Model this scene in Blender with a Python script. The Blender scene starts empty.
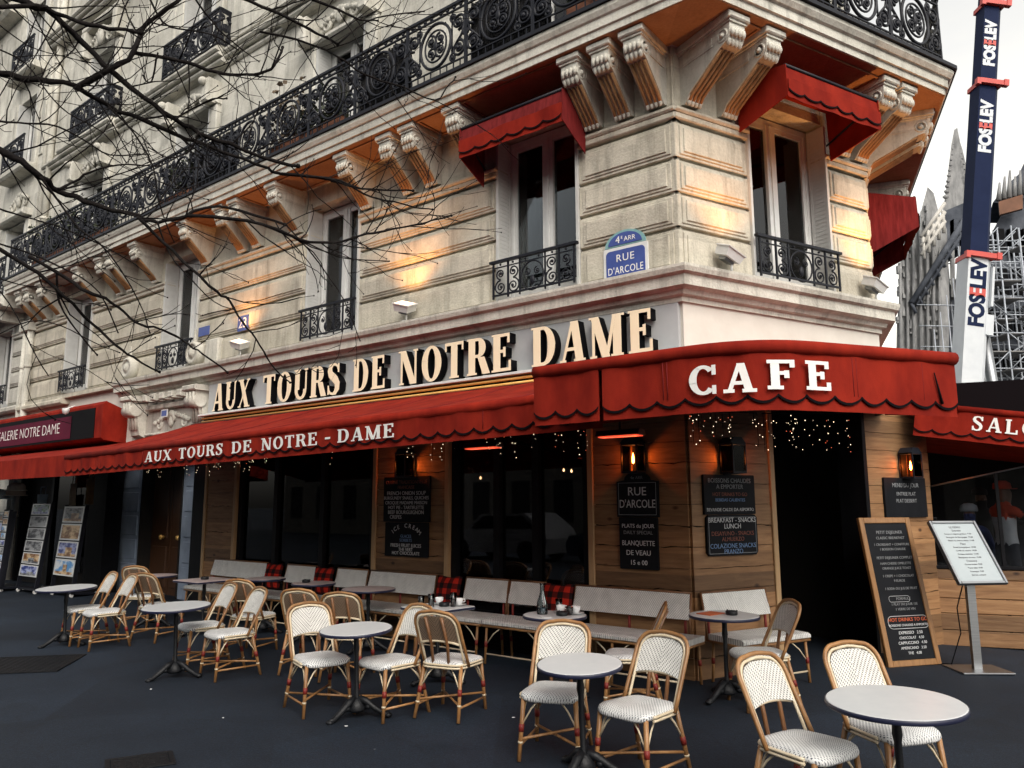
import bpy, bmesh, math, random
from mathutils import Vector, Matrix
random.seed(7)
PI = math.pi
SC = bpy.context.scene
COL = SC.collection
rad = math.radians

# ------------------------------------------------------------------ site frames
# three facade planes meet at the street corner: left street front, cut corner, right street front
TL, TC, TR = rad(52.0), rad(60.5), rad(20.0)
UL = Vector((-math.sin(TL), math.cos(TL))); NL = Vector((-math.cos(TL), -math.sin(TL)))
UC = Vector((math.sin(TC), math.cos(TC)));  NC = Vector((math.cos(TC), -math.sin(TC)))
UR = Vector((math.sin(TR), math.cos(TR)));  NR = Vector((math.cos(TR), -math.sin(TR)))
CW = 3.1                                   # width of the cut corner
C0 = Vector((1.7187, 7.6)); C1 = C0 + CW * UC
RZ = {'L': -(PI/2 - TL), 'C': PI/2 - TC, 'R': PI/2 - TR}
ORG = {'L': C0, 'C': C0, 'R': C1}
NRM = {'L': NL, 'C': NC, 'R': NR}
# local frame: X to the right along the wall as seen from the street, Y into the wall, Z up (left front: X = -s)

def wp(fr, x, o, z=0.0):
    c, s = math.cos(RZ[fr]), math.sin(RZ[fr])
    return Vector((ORG[fr].x + c*x + s*o, ORG[fr].y + s*x - c*o, z))

def dist_wall(x, y):
    p = Vector((x, y))
    return max((p-C0).dot(NL), (p-C0).dot(NC), (p-C1).dot(NR))

def gz(x, y):                              # pavement climbs gently to the doorstep
    d = dist_wall(x, y)
    t = max(0.0, min(2.7, 2.7-d))
    return 0.026*t

# ------------------------------------------------------------------ materials
MATS = {}
def nodes_of(name):
    m = bpy.data.materials.new(name); m.use_nodes = True
    nt = m.node_tree
    return m, nt, nt.nodes['Principled BSDF']

def N(nt, typ, **kw):
    n = nt.nodes.new(typ)
    for k, v in kw.items():
        if k.startswith('i_'):
            key = k[2:]
            n.inputs[int(key) if key.isdigit() else key].default_value = v
        else: setattr(n, k, v)
    return n

def ramp(nt, fac, stops):
    r = nt.nodes.new('ShaderNodeValToRGB')
    e = r.color_ramp.elements
    while len(e) < len(stops): e.new(0.5)
    for i, (p, c) in enumerate(stops):
        e[i].position = p; e[i].color = (*c, 1) if len(c) == 3 else c
    nt.links.new(fac, r.inputs[0])
    return r.outputs[0]

def pmat(name, c1, c2=None, scale=6.0, rough=0.6, metal=0.0, bump=0.0, bscale=None, stretch=(1,1,1), detail=6, rvar=0.0, spec=0.5, lo=0.3, hi=0.7, random_tint=0.0):
    if name in MATS: return MATS[name]
    m, nt, b = nodes_of(name)
    b.inputs['Roughness'].default_value = rough; b.inputs['Metallic'].default_value = metal
    b.inputs['Specular IOR Level'].default_value = spec
    b.inputs['Base Color'].default_value = (*c1, 1)
    tc = N(nt, 'ShaderNodeTexCoord')
    mp = N(nt, 'ShaderNodeMapping'); mp.inputs['Scale'].default_value = stretch
    nt.links.new(tc.outputs['Object'], mp.inputs[0])
    if c2:
        nz = N(nt, 'ShaderNodeTexNoise', i_Scale=scale, i_Detail=detail, i_Roughness=0.62)
        nt.links.new(mp.outputs[0], nz.inputs['Vector'])
        col = ramp(nt, nz.outputs['Fac'], [(lo, c1), (hi, c2)])
        if random_tint:
            oi = N(nt, 'ShaderNodeObjectInfo')
            mr = N(nt, 'ShaderNodeMapRange'); mr.inputs['To Min'].default_value = 1-random_tint; mr.inputs['To Max'].default_value = 1+random_tint
            nt.links.new(oi.outputs['Random'], mr.inputs[0])
            hs = N(nt, 'ShaderNodeHueSaturation'); nt.links.new(mr.outputs[0], hs.inputs['Value']); nt.links.new(col, hs.inputs['Color'])
            col = hs.outputs[0]
        nt.links.new(col, b.inputs['Base Color'])
        if rvar:
            mr = N(nt, 'ShaderNodeMapRange'); mr.inputs['To Min'].default_value = rough-rvar; mr.inputs['To Max'].default_value = rough+rvar
            nt.links.new(nz.outputs['Fac'], mr.inputs[0]); nt.links.new(mr.outputs[0], b.inputs['Roughness'])
    if bump:
        bz = N(nt, 'ShaderNodeTexNoise', i_Scale=bscale or scale*4, i_Detail=8)
        nt.links.new(mp.outputs[0], bz.inputs['Vector'])
        bp = N(nt, 'ShaderNodeBump', i_Strength=bump, i_Distance=0.02)
        nt.links.new(bz.outputs['Fac'], bp.inputs['Height']); nt.links.new(bp.outputs[0], b.inputs['Normal'])
    MATS[name] = m
    return m

def emat(name, c, strength, base=(0.8, 0.8, 0.8)):
    m, nt, b = nodes_of(name)
    b.inputs['Base Color'].default_value = (*base, 1)
    b.inputs['Emission Color'].default_value = (*c, 1); b.inputs['Emission Strength'].default_value = strength
    return m

def math_node(nt, op, a, b=None):
    n = N(nt, 'ShaderNodeMath', operation=op)
    for i, v in enumerate((a, b)):
        if v is None: continue
        if isinstance(v, (int, float)): n.inputs[i].default_value = v
        else: nt.links.new(v, n.inputs[i])
    return n.outputs[0]

def weave_mat(name, base, dot, axes='XY', sp=0.016, base2=None):
    """woven rattan: rows of small dark knots laid in a chevron"""
    m, nt, b = nodes_of(name)
    tc = N(nt, 'ShaderNodeTexCoord'); sx = N(nt, 'ShaderNodeSeparateXYZ'); nt.links.new(tc.outputs['Object'], sx.inputs[0])
    x = sx.outputs['X']; y = sx.outputs['Y' if axes == 'XY' else 'Z']
    if axes == 'BX': x = sx.outputs['X']; y = sx.outputs['Z']
    ax = math_node(nt, 'ABSOLUTE', x)
    if axes == 'BX':      # repeated chevrons on the long benches
        ax = math_node(nt, 'PINGPONG', math_node(nt, 'ADD', x, 40.0), 0.32)
    v = math_node(nt, 'ADD', y, math_node(nt, 'MULTIPLY', ax, 0.8))
    v = math_node(nt, 'DIVIDE', math_node(nt, 'ADD', v, 10.0), sp)
    row = math_node(nt, 'FRACT', v); ri = math_node(nt, 'FLOOR', v)
    u = math_node(nt, 'ADD', math_node(nt, 'DIVIDE', math_node(nt, 'ADD', x, 10.0), sp), math_node(nt, 'MULTIPLY', ri, 0.5))
    colf = math_node(nt, 'FRACT', u)
    dr = math_node(nt, 'LESS_THAN', math_node(nt, 'ABSOLUTE', math_node(nt, 'SUBTRACT', row, 0.5)), 0.22)
    dc = math_node(nt, 'LESS_THAN', math_node(nt, 'ABSOLUTE', math_node(nt, 'SUBTRACT', colf, 0.5)), 0.25)
    f = math_node(nt, 'MULTIPLY', dr, dc)
    nz = N(nt, 'ShaderNodeTexNoise', i_Scale=9.0, i_Detail=5); nt.links.new(tc.outputs['Object'], nz.inputs['Vector'])
    bc = ramp(nt, nz.outputs['Fac'], [(0.3, base2 or tuple(k*0.82 for k in base)), (0.62, base)])
    mx = N(nt, 'ShaderNodeMix', data_type='RGBA'); mx.inputs[7].default_value = (*dot, 1)
    nt.links.new(f, mx.inputs[0]); nt.links.new(bc, mx.inputs[6])
    nt.links.new(mx.outputs[2], b.inputs['Base Color'])
    bp = N(nt, 'ShaderNodeBump', i_Strength=0.5, i_Distance=0.003, invert=True); nt.links.new(f, bp.inputs['Height']); nt.links.new(bp.outputs[0], b.inputs['Normal'])
    b.inputs['Roughness'].default_value = 0.55
    MATS[name] = m
    return m

def stone_mat(name, c1, c2, dirt, streak=1.0):
    m, nt, b = nodes_of(name)
    tc = N(nt, 'ShaderNodeTexCoord')
    n1 = N(nt, 'ShaderNodeTexNoise', i_Scale=2.2, i_Detail=9, i_Roughness=0.68); nt.links.new(tc.outputs['Object'], n1.inputs['Vector'])
    base = ramp(nt, n1.outputs['Fac'], [(0.32, c1), (0.66, c2)])
    mp = N(nt, 'ShaderNodeMapping'); mp.inputs['Scale'].default_value = (5.5, 5.5, 0.7); nt.links.new(tc.outputs['Object'], mp.inputs[0])
    n2 = N(nt, 'ShaderNodeTexNoise', i_Scale=1.0, i_Detail=8, i_Roughness=0.7); nt.links.new(mp.outputs[0], n2.inputs['Vector'])
    st = ramp(nt, n2.outputs['Fac'], [(0.50, (0, 0, 0)), (0.74, (streak, streak, streak))])
    mx = N(nt, 'ShaderNodeMix', data_type='RGBA'); mx.inputs[7].default_value = (*dirt, 1)
    nt.links.new(st, mx.inputs[0]); nt.links.new(base, mx.inputs[6])
    n3 = N(nt, 'ShaderNodeTexNoise', i_Scale=38.0, i_Detail=6); nt.links.new(tc.outputs['Object'], n3.inputs['Vector'])
    ov = N(nt, 'ShaderNodeMix', data_type='RGBA', blend_type='OVERLAY'); ov.inputs[0].default_value = 0.22
    nt.links.new(mx.outputs[2], ov.inputs[6]); nt.links.new(n3.outputs['Fac'], ov.inputs[7])
    # every block came from its own bed: small shifts of tone from block to block
    sx = N(nt, 'ShaderNodeSeparateXYZ'); nt.links.new(tc.outputs['Object'], sx.inputs[0])
    rz_ = math_node(nt, 'FLOOR', math_node(nt, 'DIVIDE', math_node(nt, 'SUBTRACT', sx.outputs['Z'], 4.02), 0.385))
    rx_ = math_node(nt, 'FLOOR', math_node(nt, 'ADD', math_node(nt, 'DIVIDE', sx.outputs['X'], 0.93), math_node(nt, 'MULTIPLY', rz_, 0.37)))
    cb = N(nt, 'ShaderNodeCombineXYZ'); nt.links.new(rx_, cb.inputs[0]); nt.links.new(rz_, cb.inputs[1])
    wn = N(nt, 'ShaderNodeTexWhiteNoise', noise_dimensions='2D'); nt.links.new(cb.outputs[0], wn.inputs['Vector'])
    mr = N(nt, 'ShaderNodeMapRange'); mr.inputs['To Min'].default_value = 0.86; mr.inputs['To Max'].default_value = 1.10; nt.links.new(wn.outputs['Value'], mr.inputs[0])
    hs = N(nt, 'ShaderNodeHueSaturation'); nt.links.new(ov.outputs[2], hs.inputs['Color']); nt.links.new(mr.outputs[0], hs.inputs['Value'])
    nt.links.new(hs.outputs[0], b.inputs['Base Color'])
    bp = N(nt, 'ShaderNodeBump', i_Strength=0.35, i_Distance=0.02); nt.links.new(n3.outputs['Fac'], bp.inputs['Height']); nt.links.new(bp.outputs[0], b.inputs['Normal'])
    b.inputs['Roughness'].default_value = 0.85; b.inputs['Specular IOR Level'].default_value = 0.2
    MATS[name] = m
    return m

def glass_mat(name, tint=(0.55, 0.6, 0.62), refl=1.0):
    m, nt, b = nodes_of(name)
    out = nt.nodes['Material Output']; nt.nodes.remove(b)
    tr = N(nt, 'ShaderNodeBsdfTransparent'); tr.inputs[0].default_value = (*tint, 1)
    gl = N(nt, 'ShaderNodeBsdfGlossy'); gl.inputs['Roughness'].default_value = 0.015; gl.inputs[0].default_value = (refl, refl, refl, 1)
    fr = N(nt, 'ShaderNodeFresnel', i_IOR=1.5)
    mx = N(nt, 'ShaderNodeMixShader')
    nt.links.new(fr.outputs[0], mx.inputs[0]); nt.links.new(tr.outputs[0], mx.inputs[1]); nt.links.new(gl.outputs[0], mx.inputs[2])
    nt.links.new(mx.outputs[0], out.inputs[0])
    MATS[name] = m
    return m

STONE = stone_mat('limestone', (0.42, 0.385, 0.31), (0.60, 0.56, 0.465), (0.18, 0.165, 0.135), 0.75)
STONE_PALE = stone_mat('pale limestone', (0.46, 0.44, 0.38), (0.62, 0.60, 0.53), (0.19, 0.18, 0.155), 0.85)
STONE_GREY = stone_mat('grey limestone', (0.36, 0.335, 0.295), (0.47, 0.44, 0.39), (0.17, 0.16, 0.145), 0.8)
CREAMWALL = pmat('cream render', (0.62, 0.585, 0.52), (0.70, 0.67, 0.60), 3, 0.8, bump=0.1)
SIGNGREY = pmat('grey sign panel', (0.40, 0.42, 0.43), (0.47, 0.49, 0.49), 4, 0.6)
IRON = pmat('black ironwork', (0.004, 0.005, 0.009), (0.008, 0.009, 0.015), 20, 0.5, spec=0.3)
WHITEP = pmat('white joinery paint', (0.62, 0.62, 0.60), (0.72, 0.72, 0.70), 6, 0.5)
SHUT = pmat('grey white shutter paint', (0.48, 0.48, 0.46), (0.58, 0.58, 0.56), 6, 0.55)
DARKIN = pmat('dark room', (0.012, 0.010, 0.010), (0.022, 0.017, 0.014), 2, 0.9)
DARKFRAME = pmat('near black joinery', (0.004, 0.004, 0.005), (0.008, 0.008, 0.010), 8, 0.5, spec=0.12)
CURT = pmat('net curtain', (0.50, 0.47, 0.40), (0.58, 0.55, 0.48), 12, 0.9, stretch=(14, 1, 0.3))
GLASS = glass_mat('window glass', (0.5, 0.54, 0.56))
GLASSC = glass_mat('clear glass', (0.86, 0.89, 0.9))
GLASSD = glass_mat('shopfront glass', (0.60, 0.60, 0.62), 0.75)
FABRIC = pmat('red awning cloth', (0.155, 0.009, 0.005), (0.275, 0.020, 0.009), 1.6, 0.9, bump=0.15, bscale=120, spec=0.12, stretch=(2.2, 2.2, 1.0), detail=9, lo=0.34, hi=0.66)
FABRIC_OLD = pmat('weathered red awning cloth', (0.10, 0.007, 0.007), (0.20, 0.02, 0.02), 7, 0.85, stretch=(3, 3, 0.5), bump=0.1, spec=0.15)
BRAID = pmat('black braid', (0.005, 0.003, 0.004), None, rough=0.9, spec=0.1)
WHITEC = pmat('white lettering', (0.78, 0.76, 0.72), (0.84, 0.82, 0.79), 10, 0.6)
CREAML = pmat('cream letter face', (0.90, 0.74, 0.50), (0.94, 0.80, 0.58), 2.0, 0.45)
BLACKL = pmat('black letter side', (0.004, 0.004, 0.005), None, rough=0.6, spec=0.06)
BRASS = pmat('brass strip', (0.85, 0.44, 0.10), (0.98, 0.68, 0.24), 5, 0.3, metal=0.25, stretch=(0.6, 6, 6))
WOOD = None
TRIM = pmat('pale wood trim', (0.36, 0.22, 0.105), (0.46, 0.30, 0.155), 5, 0.6, stretch=(12, 12, 0.6))
RATTAN = pmat('honey rattan cane', (0.20, 0.09, 0.03), (0.36, 0.19, 0.075), 14, 0.4, stretch=(1, 1, 0.5), random_tint=0.15)
RATTAN_D = pmat('brown rattan cane', (0.115, 0.048, 0.018), (0.20, 0.09, 0.035), 16, 0.42, random_tint=0.15)
CREAMC = pmat('cream cane', (0.56, 0.46, 0.31), (0.66, 0.57, 0.42), 18, 0.45)
REDB = pmat('red binding', (0.15, 0.010, 0.006), (0.20, 0.016, 0.009), 30, 0.6)
STONE_UP = stone_mat('washed limestone', (0.43, 0.415, 0.36), (0.62, 0.60, 0.535), (0.17, 0.165, 0.145), 0.85)
WEAVE = weave_mat('white woven seat', (0.72, 0.725, 0.71), (0.07, 0.08, 0.10), 'XY', 0.013)
WEAVEB = weave_mat('white woven back', (0.68, 0.67, 0.63), (0.05, 0.05, 0.05), 'XZ')
WEAVEBR = weave_mat('woven back rear in shade tone', (0.22, 0.15, 0.10), (0.02, 0.015, 0.012), 'XZ')  # browner copy of the back weave, with the rear's shade in its colour
WEAVEL = weave_mat('white woven bench', (0.82, 0.81, 0.77), (0.14, 0.14, 0.14), 'BX', 0.014)
WEAVES = weave_mat('white woven bench seat', (0.74, 0.735, 0.70), (0.14, 0.14, 0.15), 'XY', 0.014)
TOPW = pmat('cream table top', (0.54, 0.56, 0.565), (0.60, 0.615, 0.615), 9, 0.3)
TOPP = pmat('rosy table top', (0.50, 0.40, 0.385), (0.55, 0.45, 0.43), 9, 0.32)
EDGE = pmat('navy table edge', (0.010, 0.012, 0.035), (0.018, 0.021, 0.05), 9, 0.4)
CASTI = pmat('cast iron', (0.003, 0.0035, 0.005), (0.007, 0.008, 0.010), 18, 0.5, bump=0.2, spec=0.35)
STEEL = pmat('brushed steel', (0.24, 0.25, 0.26), (0.34, 0.35, 0.36), 3, 0.36, metal=1.0, stretch=(1, 1, 30))
SLATE = pmat('black slate board', (0.003, 0.004, 0.006), (0.007, 0.008, 0.011), 5, 0.7, spec=0.2)
CHALK = pmat('white chalk', (0.56, 0.57, 0.58), (0.66, 0.67, 0.68), 20, 0.9)
CHALKG = pmat('dim grey chalk', (0.20, 0.21, 0.22), (0.27, 0.28, 0.29), 20, 0.9)
CHALKR = pmat('orange chalk', (0.55, 0.10, 0.04), (0.62, 0.15, 0.06), 20, 0.9)
CHALKB = pmat('blue chalk', (0.14, 0.24, 0.42), (0.2, 0.3, 0.5), 20, 0.9)
CHALKD = pmat('rust red chalk', (0.20, 0.07, 0.05), (0.26, 0.10, 0.07), 20, 0.9)
OAK = pmat('oak frame', (0.20, 0.095, 0.03), (0.30, 0.15, 0.055), 5, 0.45, stretch=(8, 8, 0.7))
CHINA = pmat('white china', (0.74, 0.75, 0.75), None, rough=0.15)
BLUEP = pmat('blue enamel', (0.035, 0.06, 0.24), (0.05, 0.085, 0.30), 10, 0.3)
GREENP = pmat('green enamel border', (0.16, 0.33, 0.34), (0.24, 0.42, 0.42), 14, 0.4)
LAMPW = pmat('floodlight housing', (0.58, 0.58, 0.56), (0.68, 0.68, 0.66), 12, 0.45)

# ------------------------------------------------------------------ mesh builder
class MB:
    def __init__(s): s.v = []; s.f = []; s.mi = []; s.sm = []
    def face(s, idx, m=0, sm=False): s.f.append(tuple(idx)); s.mi.append(m); s.sm.append(sm)
    def add(s, vs): b = len(s.v); s.v.extend([tuple(p) for p in vs]); return b
    def box(s, x0, x1, y0, y1, z0, z1, m=0, M=None):
        c = [(x0,y0,z0),(x1,y0,z0),(x1,y1,z0),(x0,y1,z0),(x0,y0,z1),(x1,y0,z1),(x1,y1,z1),(x0,y1,z1)]
        if M is not None: c = [tuple(M @ Vector(p)) for p in c]
        b = s.add(c)
        for q in ((3,2,1,0),(4,5,6,7),(0,1,5,4),(1,2,6,5),(2,3,7,6),(3,0,4,7)): s.face([b+i for i in q], m)
        return s
    def cbox(s, x0, x1, y0, y1, z0, z1, c=0.01, m=0):
        """box whose street-facing edges (low y) are bevelled"""
        P = [(x0,y1,z0),(x1,y1,z0),(x1,y1,z1),(x0,y1,z1),(x0,y0+c,z0),(x1,y0+c,z0),(x1,y0+c,z1),(x0,y0+c,z1),
             (x0+c,y0,z0+c),(x1-c,y0,z0+c),(x1-c,y0,z1-c),(x0+c,y0,z1-c)]
        b = s.add(P)
        for q in ((0,1,2,3),(0,4,5,1),(1,5,6,2),(2,6,7,3),(3,7,4,0),(4,8,9,5),(5,9,10,6),(6,10,11,7),(7,11,8,4),(8,11,10,9)): s.face([b+i for i in q], m)
        return s
    def tube(s, pts, r, n=8, m=0, cap=True, closed=False):
        pts = [Vector(p) for p in pts]; k = len(pts)
        rs = r if isinstance(r, (list, tuple)) else [r]*k
        prev = None; rings = []
        for i in range(k):
            if closed: t = pts[(i+1) % k] - pts[i-1]
            else: t = pts[min(i+1, k-1)] - pts[max(i-1, 0)]
            if t.length < 1e-9: t = Vector((0, 0, 1))
            t.normalize()
            if prev is None:
                a = Vector((0, 0, 1)) if abs(t.z) < 0.9 else Vector((1, 0, 0))
                u = t.cross(a).normalized()
            else:
                u = prev - t*prev.dot(t)
                u = u.normalized() if u.length > 1e-6 else t.orthogonal().normalized()
            prev = u; w = t.cross(u)
            rings.append(s.add([pts[i] + (u*math.cos(2*PI*j/n) + w*math.sin(2*PI*j/n))*rs[i] for j in range(n)]))
        for i in range(k if closed else k-1):
            a, b = rings[i], rings[(i+1) % k]
            for j in range(n): s.face((a+j, a+(j+1) % n, b+(j+1) % n, b+j), m, True)
        if cap and not closed:
            s.face([rings[0]+j for j in reversed(range(n))], m); s.face([rings[-1]+j for j in range(n)], m)
        return s
    def lathe(s, prof, n=16, c=(0, 0, 0), m=0, M=None, sm=True):
        rings = []
        for r, z in prof:
            P = [Vector((c[0]+r*math.cos(2*PI*j/n), c[1]+r*math.sin(2*PI*j/n), c[2]+z)) for j in range(n)]
            if M is not None: P = [M @ p for p in P]
            rings.append(s.add(P))
        for i in range(len(prof)-1):
            for j in range(n): s.face((rings[i]+j, rings[i]+(j+1) % n, rings[i+1]+(j+1) % n, rings[i+1]+j), m, sm)
        s.face([rings[0]+j for j in reversed(range(n))], m); s.face([rings[-1]+j for j in range(n)], m)
        return s
    def prism(s, poly, t0, t1, axis='y', m=0, mside=None):
        """polygon (a,b) extruded along an axis: axis y -> (a,t,b); axis x -> (t,a,b); axis z -> (a,b,t)"""
        f = {'y': lambda p, t: (p[0], t, p[1]), 'x': lambda p, t: (t, p[0], p[1]), 'z': lambda p, t: (p[0], p[1], t)}[axis]
        n = len(poly)
        a = s.add([f(p, t0) for p in poly]); b = s.add([f(p, t1) for p in poly])
        s.face([a+i for i in range(n)], m); s.face([b+i for i in reversed(range(n))], m)
        ms = m if mside is None else mside
        for i in range(n): s.face((a+i, b+i, b+(i+1) % n, a+(i+1) % n), ms)
        return s
    def blob(s, c, r, m=0, n=8, k=5, squash=(1, 1, 1), jit=0.0):
        rings = []
        for i in range(k+1):
            th = PI*i/k
            rings.append(s.add([(c[0]+squash[0]*r*math.sin(th)*math.cos(2*PI*j/n)*(1+random.uniform(-jit, jit)), c[1]+squash[1]*r*math.sin(th)*math.sin(2*PI*j/n)*(1+random.uniform(-jit, jit)), c[2]+squash[2]*r*math.cos(th)) for j in range(n)]))
        for i in range(k):
            for j in range(n): s.face((rings[i]+j, rings[i+1]+j, rings[i+1]+(j+1) % n, rings[i]+(j+1) % n), m, True)
        return s
    def grid(s, f, nu, nv, m=0, sm=True):
        b = s.add([f(i/nu, j/nv) for j in range(nv+1) for i in range(nu+1)])
        for j in range(nv):
            for i in range(nu):
                a = b+j*(nu+1)+i
                s.face((a, a+1, a+nu+2, a+nu+1), m, sm)
        return s
    def mesh(s, name, mats):
        me = bpy.data.meshes.new(name)
        me.from_pydata(s.v, [], s.f)
        for mt in (mats if isinstance(mats, (list, tuple)) else [mats]): me.materials.append(mt)
        me.polygons.foreach_set('material_index', s.mi); me.polygons.foreach_set('use_smooth', s.sm)
        bm = bmesh.new(); bm.from_mesh(me); bmesh.ops.recalc_face_normals(bm, faces=bm.faces); bm.to_mesh(me); bm.free()
        me.update()
        return me
    def build(s, name, mats, parent=None, loc=(0, 0, 0), rz=0.0, rot=None):
        o = bpy.data.objects.new(name, s.mesh(name, mats)); COL.objects.link(o)
        o.location = loc; o.rotation_euler = rot or (0, 0, rz)
        if parent is not None: o.parent = parent
        return o

def tag(o, label=None, cat=None, group=None, kind=None):
    if label: o['label'] = label
    if cat: o['category'] = cat
    if group: o['group'] = group
    if kind: o['kind'] = kind
    return o

def thing(name, label, cat, loc=(0, 0, 0), rz=0.0, group=None):
    o = bpy.data.objects.new(name, None); COL.objects.link(o)
    o.empty_display_size = 0.2
    o.location = loc; o.rotation_euler = (0, 0, rz)
    return tag(o, label, cat, group)

KIDS = {}
def copy_tree(o, parent=None):
    c = o.copy(); COL.objects.link(c)
    if parent is not None: c.parent = parent
    for ch in [k for k in ALLOBJ() if k.parent == o]: copy_tree(ch, c)
    return c
def ALLOBJ():
    return list(bpy.data.objects)
def dup(root, kids, loc, rz, label=None, group=None):
    """a copy of a thing with copies of its parts and their sub-parts (kids: list of (part, [sub-parts]))"""
    r = root.copy(); COL.objects.link(r); r.location = loc; r.rotation_euler = (0, 0, rz)
    if label: r['label'] = label
    if group: r['group'] = group
    for p, subs in kids:
        c = p.copy(); COL.objects.link(c); c.parent = r
        for q in subs:
            d = q.copy(); COL.objects.link(d); d.parent = c
    return r
def kids_of(root):
    al = ALLOBJ()
    return [(p, [q for q in al if q.parent == p]) for p in al if p.parent == root]

def text(name, body, size, mat, parent, x, y, z, align='CENTER', rx=PI/2, ry=0.0, sx=1.0, extr=0.001, bold=0.0, shear=0.0, sp=1.0):
    cu = bpy.data.curves.new(name, 'FONT'); cu.body = body; cu.size = size; cu.extrude = extr; cu.offset = bold; cu.shear = shear
    cu.align_x = align; cu.align_y = 'CENTER'; cu.space_character = sp
    cu.resolution_u = 3
    cu.materials.append(mat)
    o = bpy.data.objects.new(name, cu); COL.objects.link(o)
    o.location = (x, y, z); o.rotation_euler = (rx, ry, 0); o.scale = (sx, 1, 1)
    if parent is not None: o.parent = parent
    return o

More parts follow.
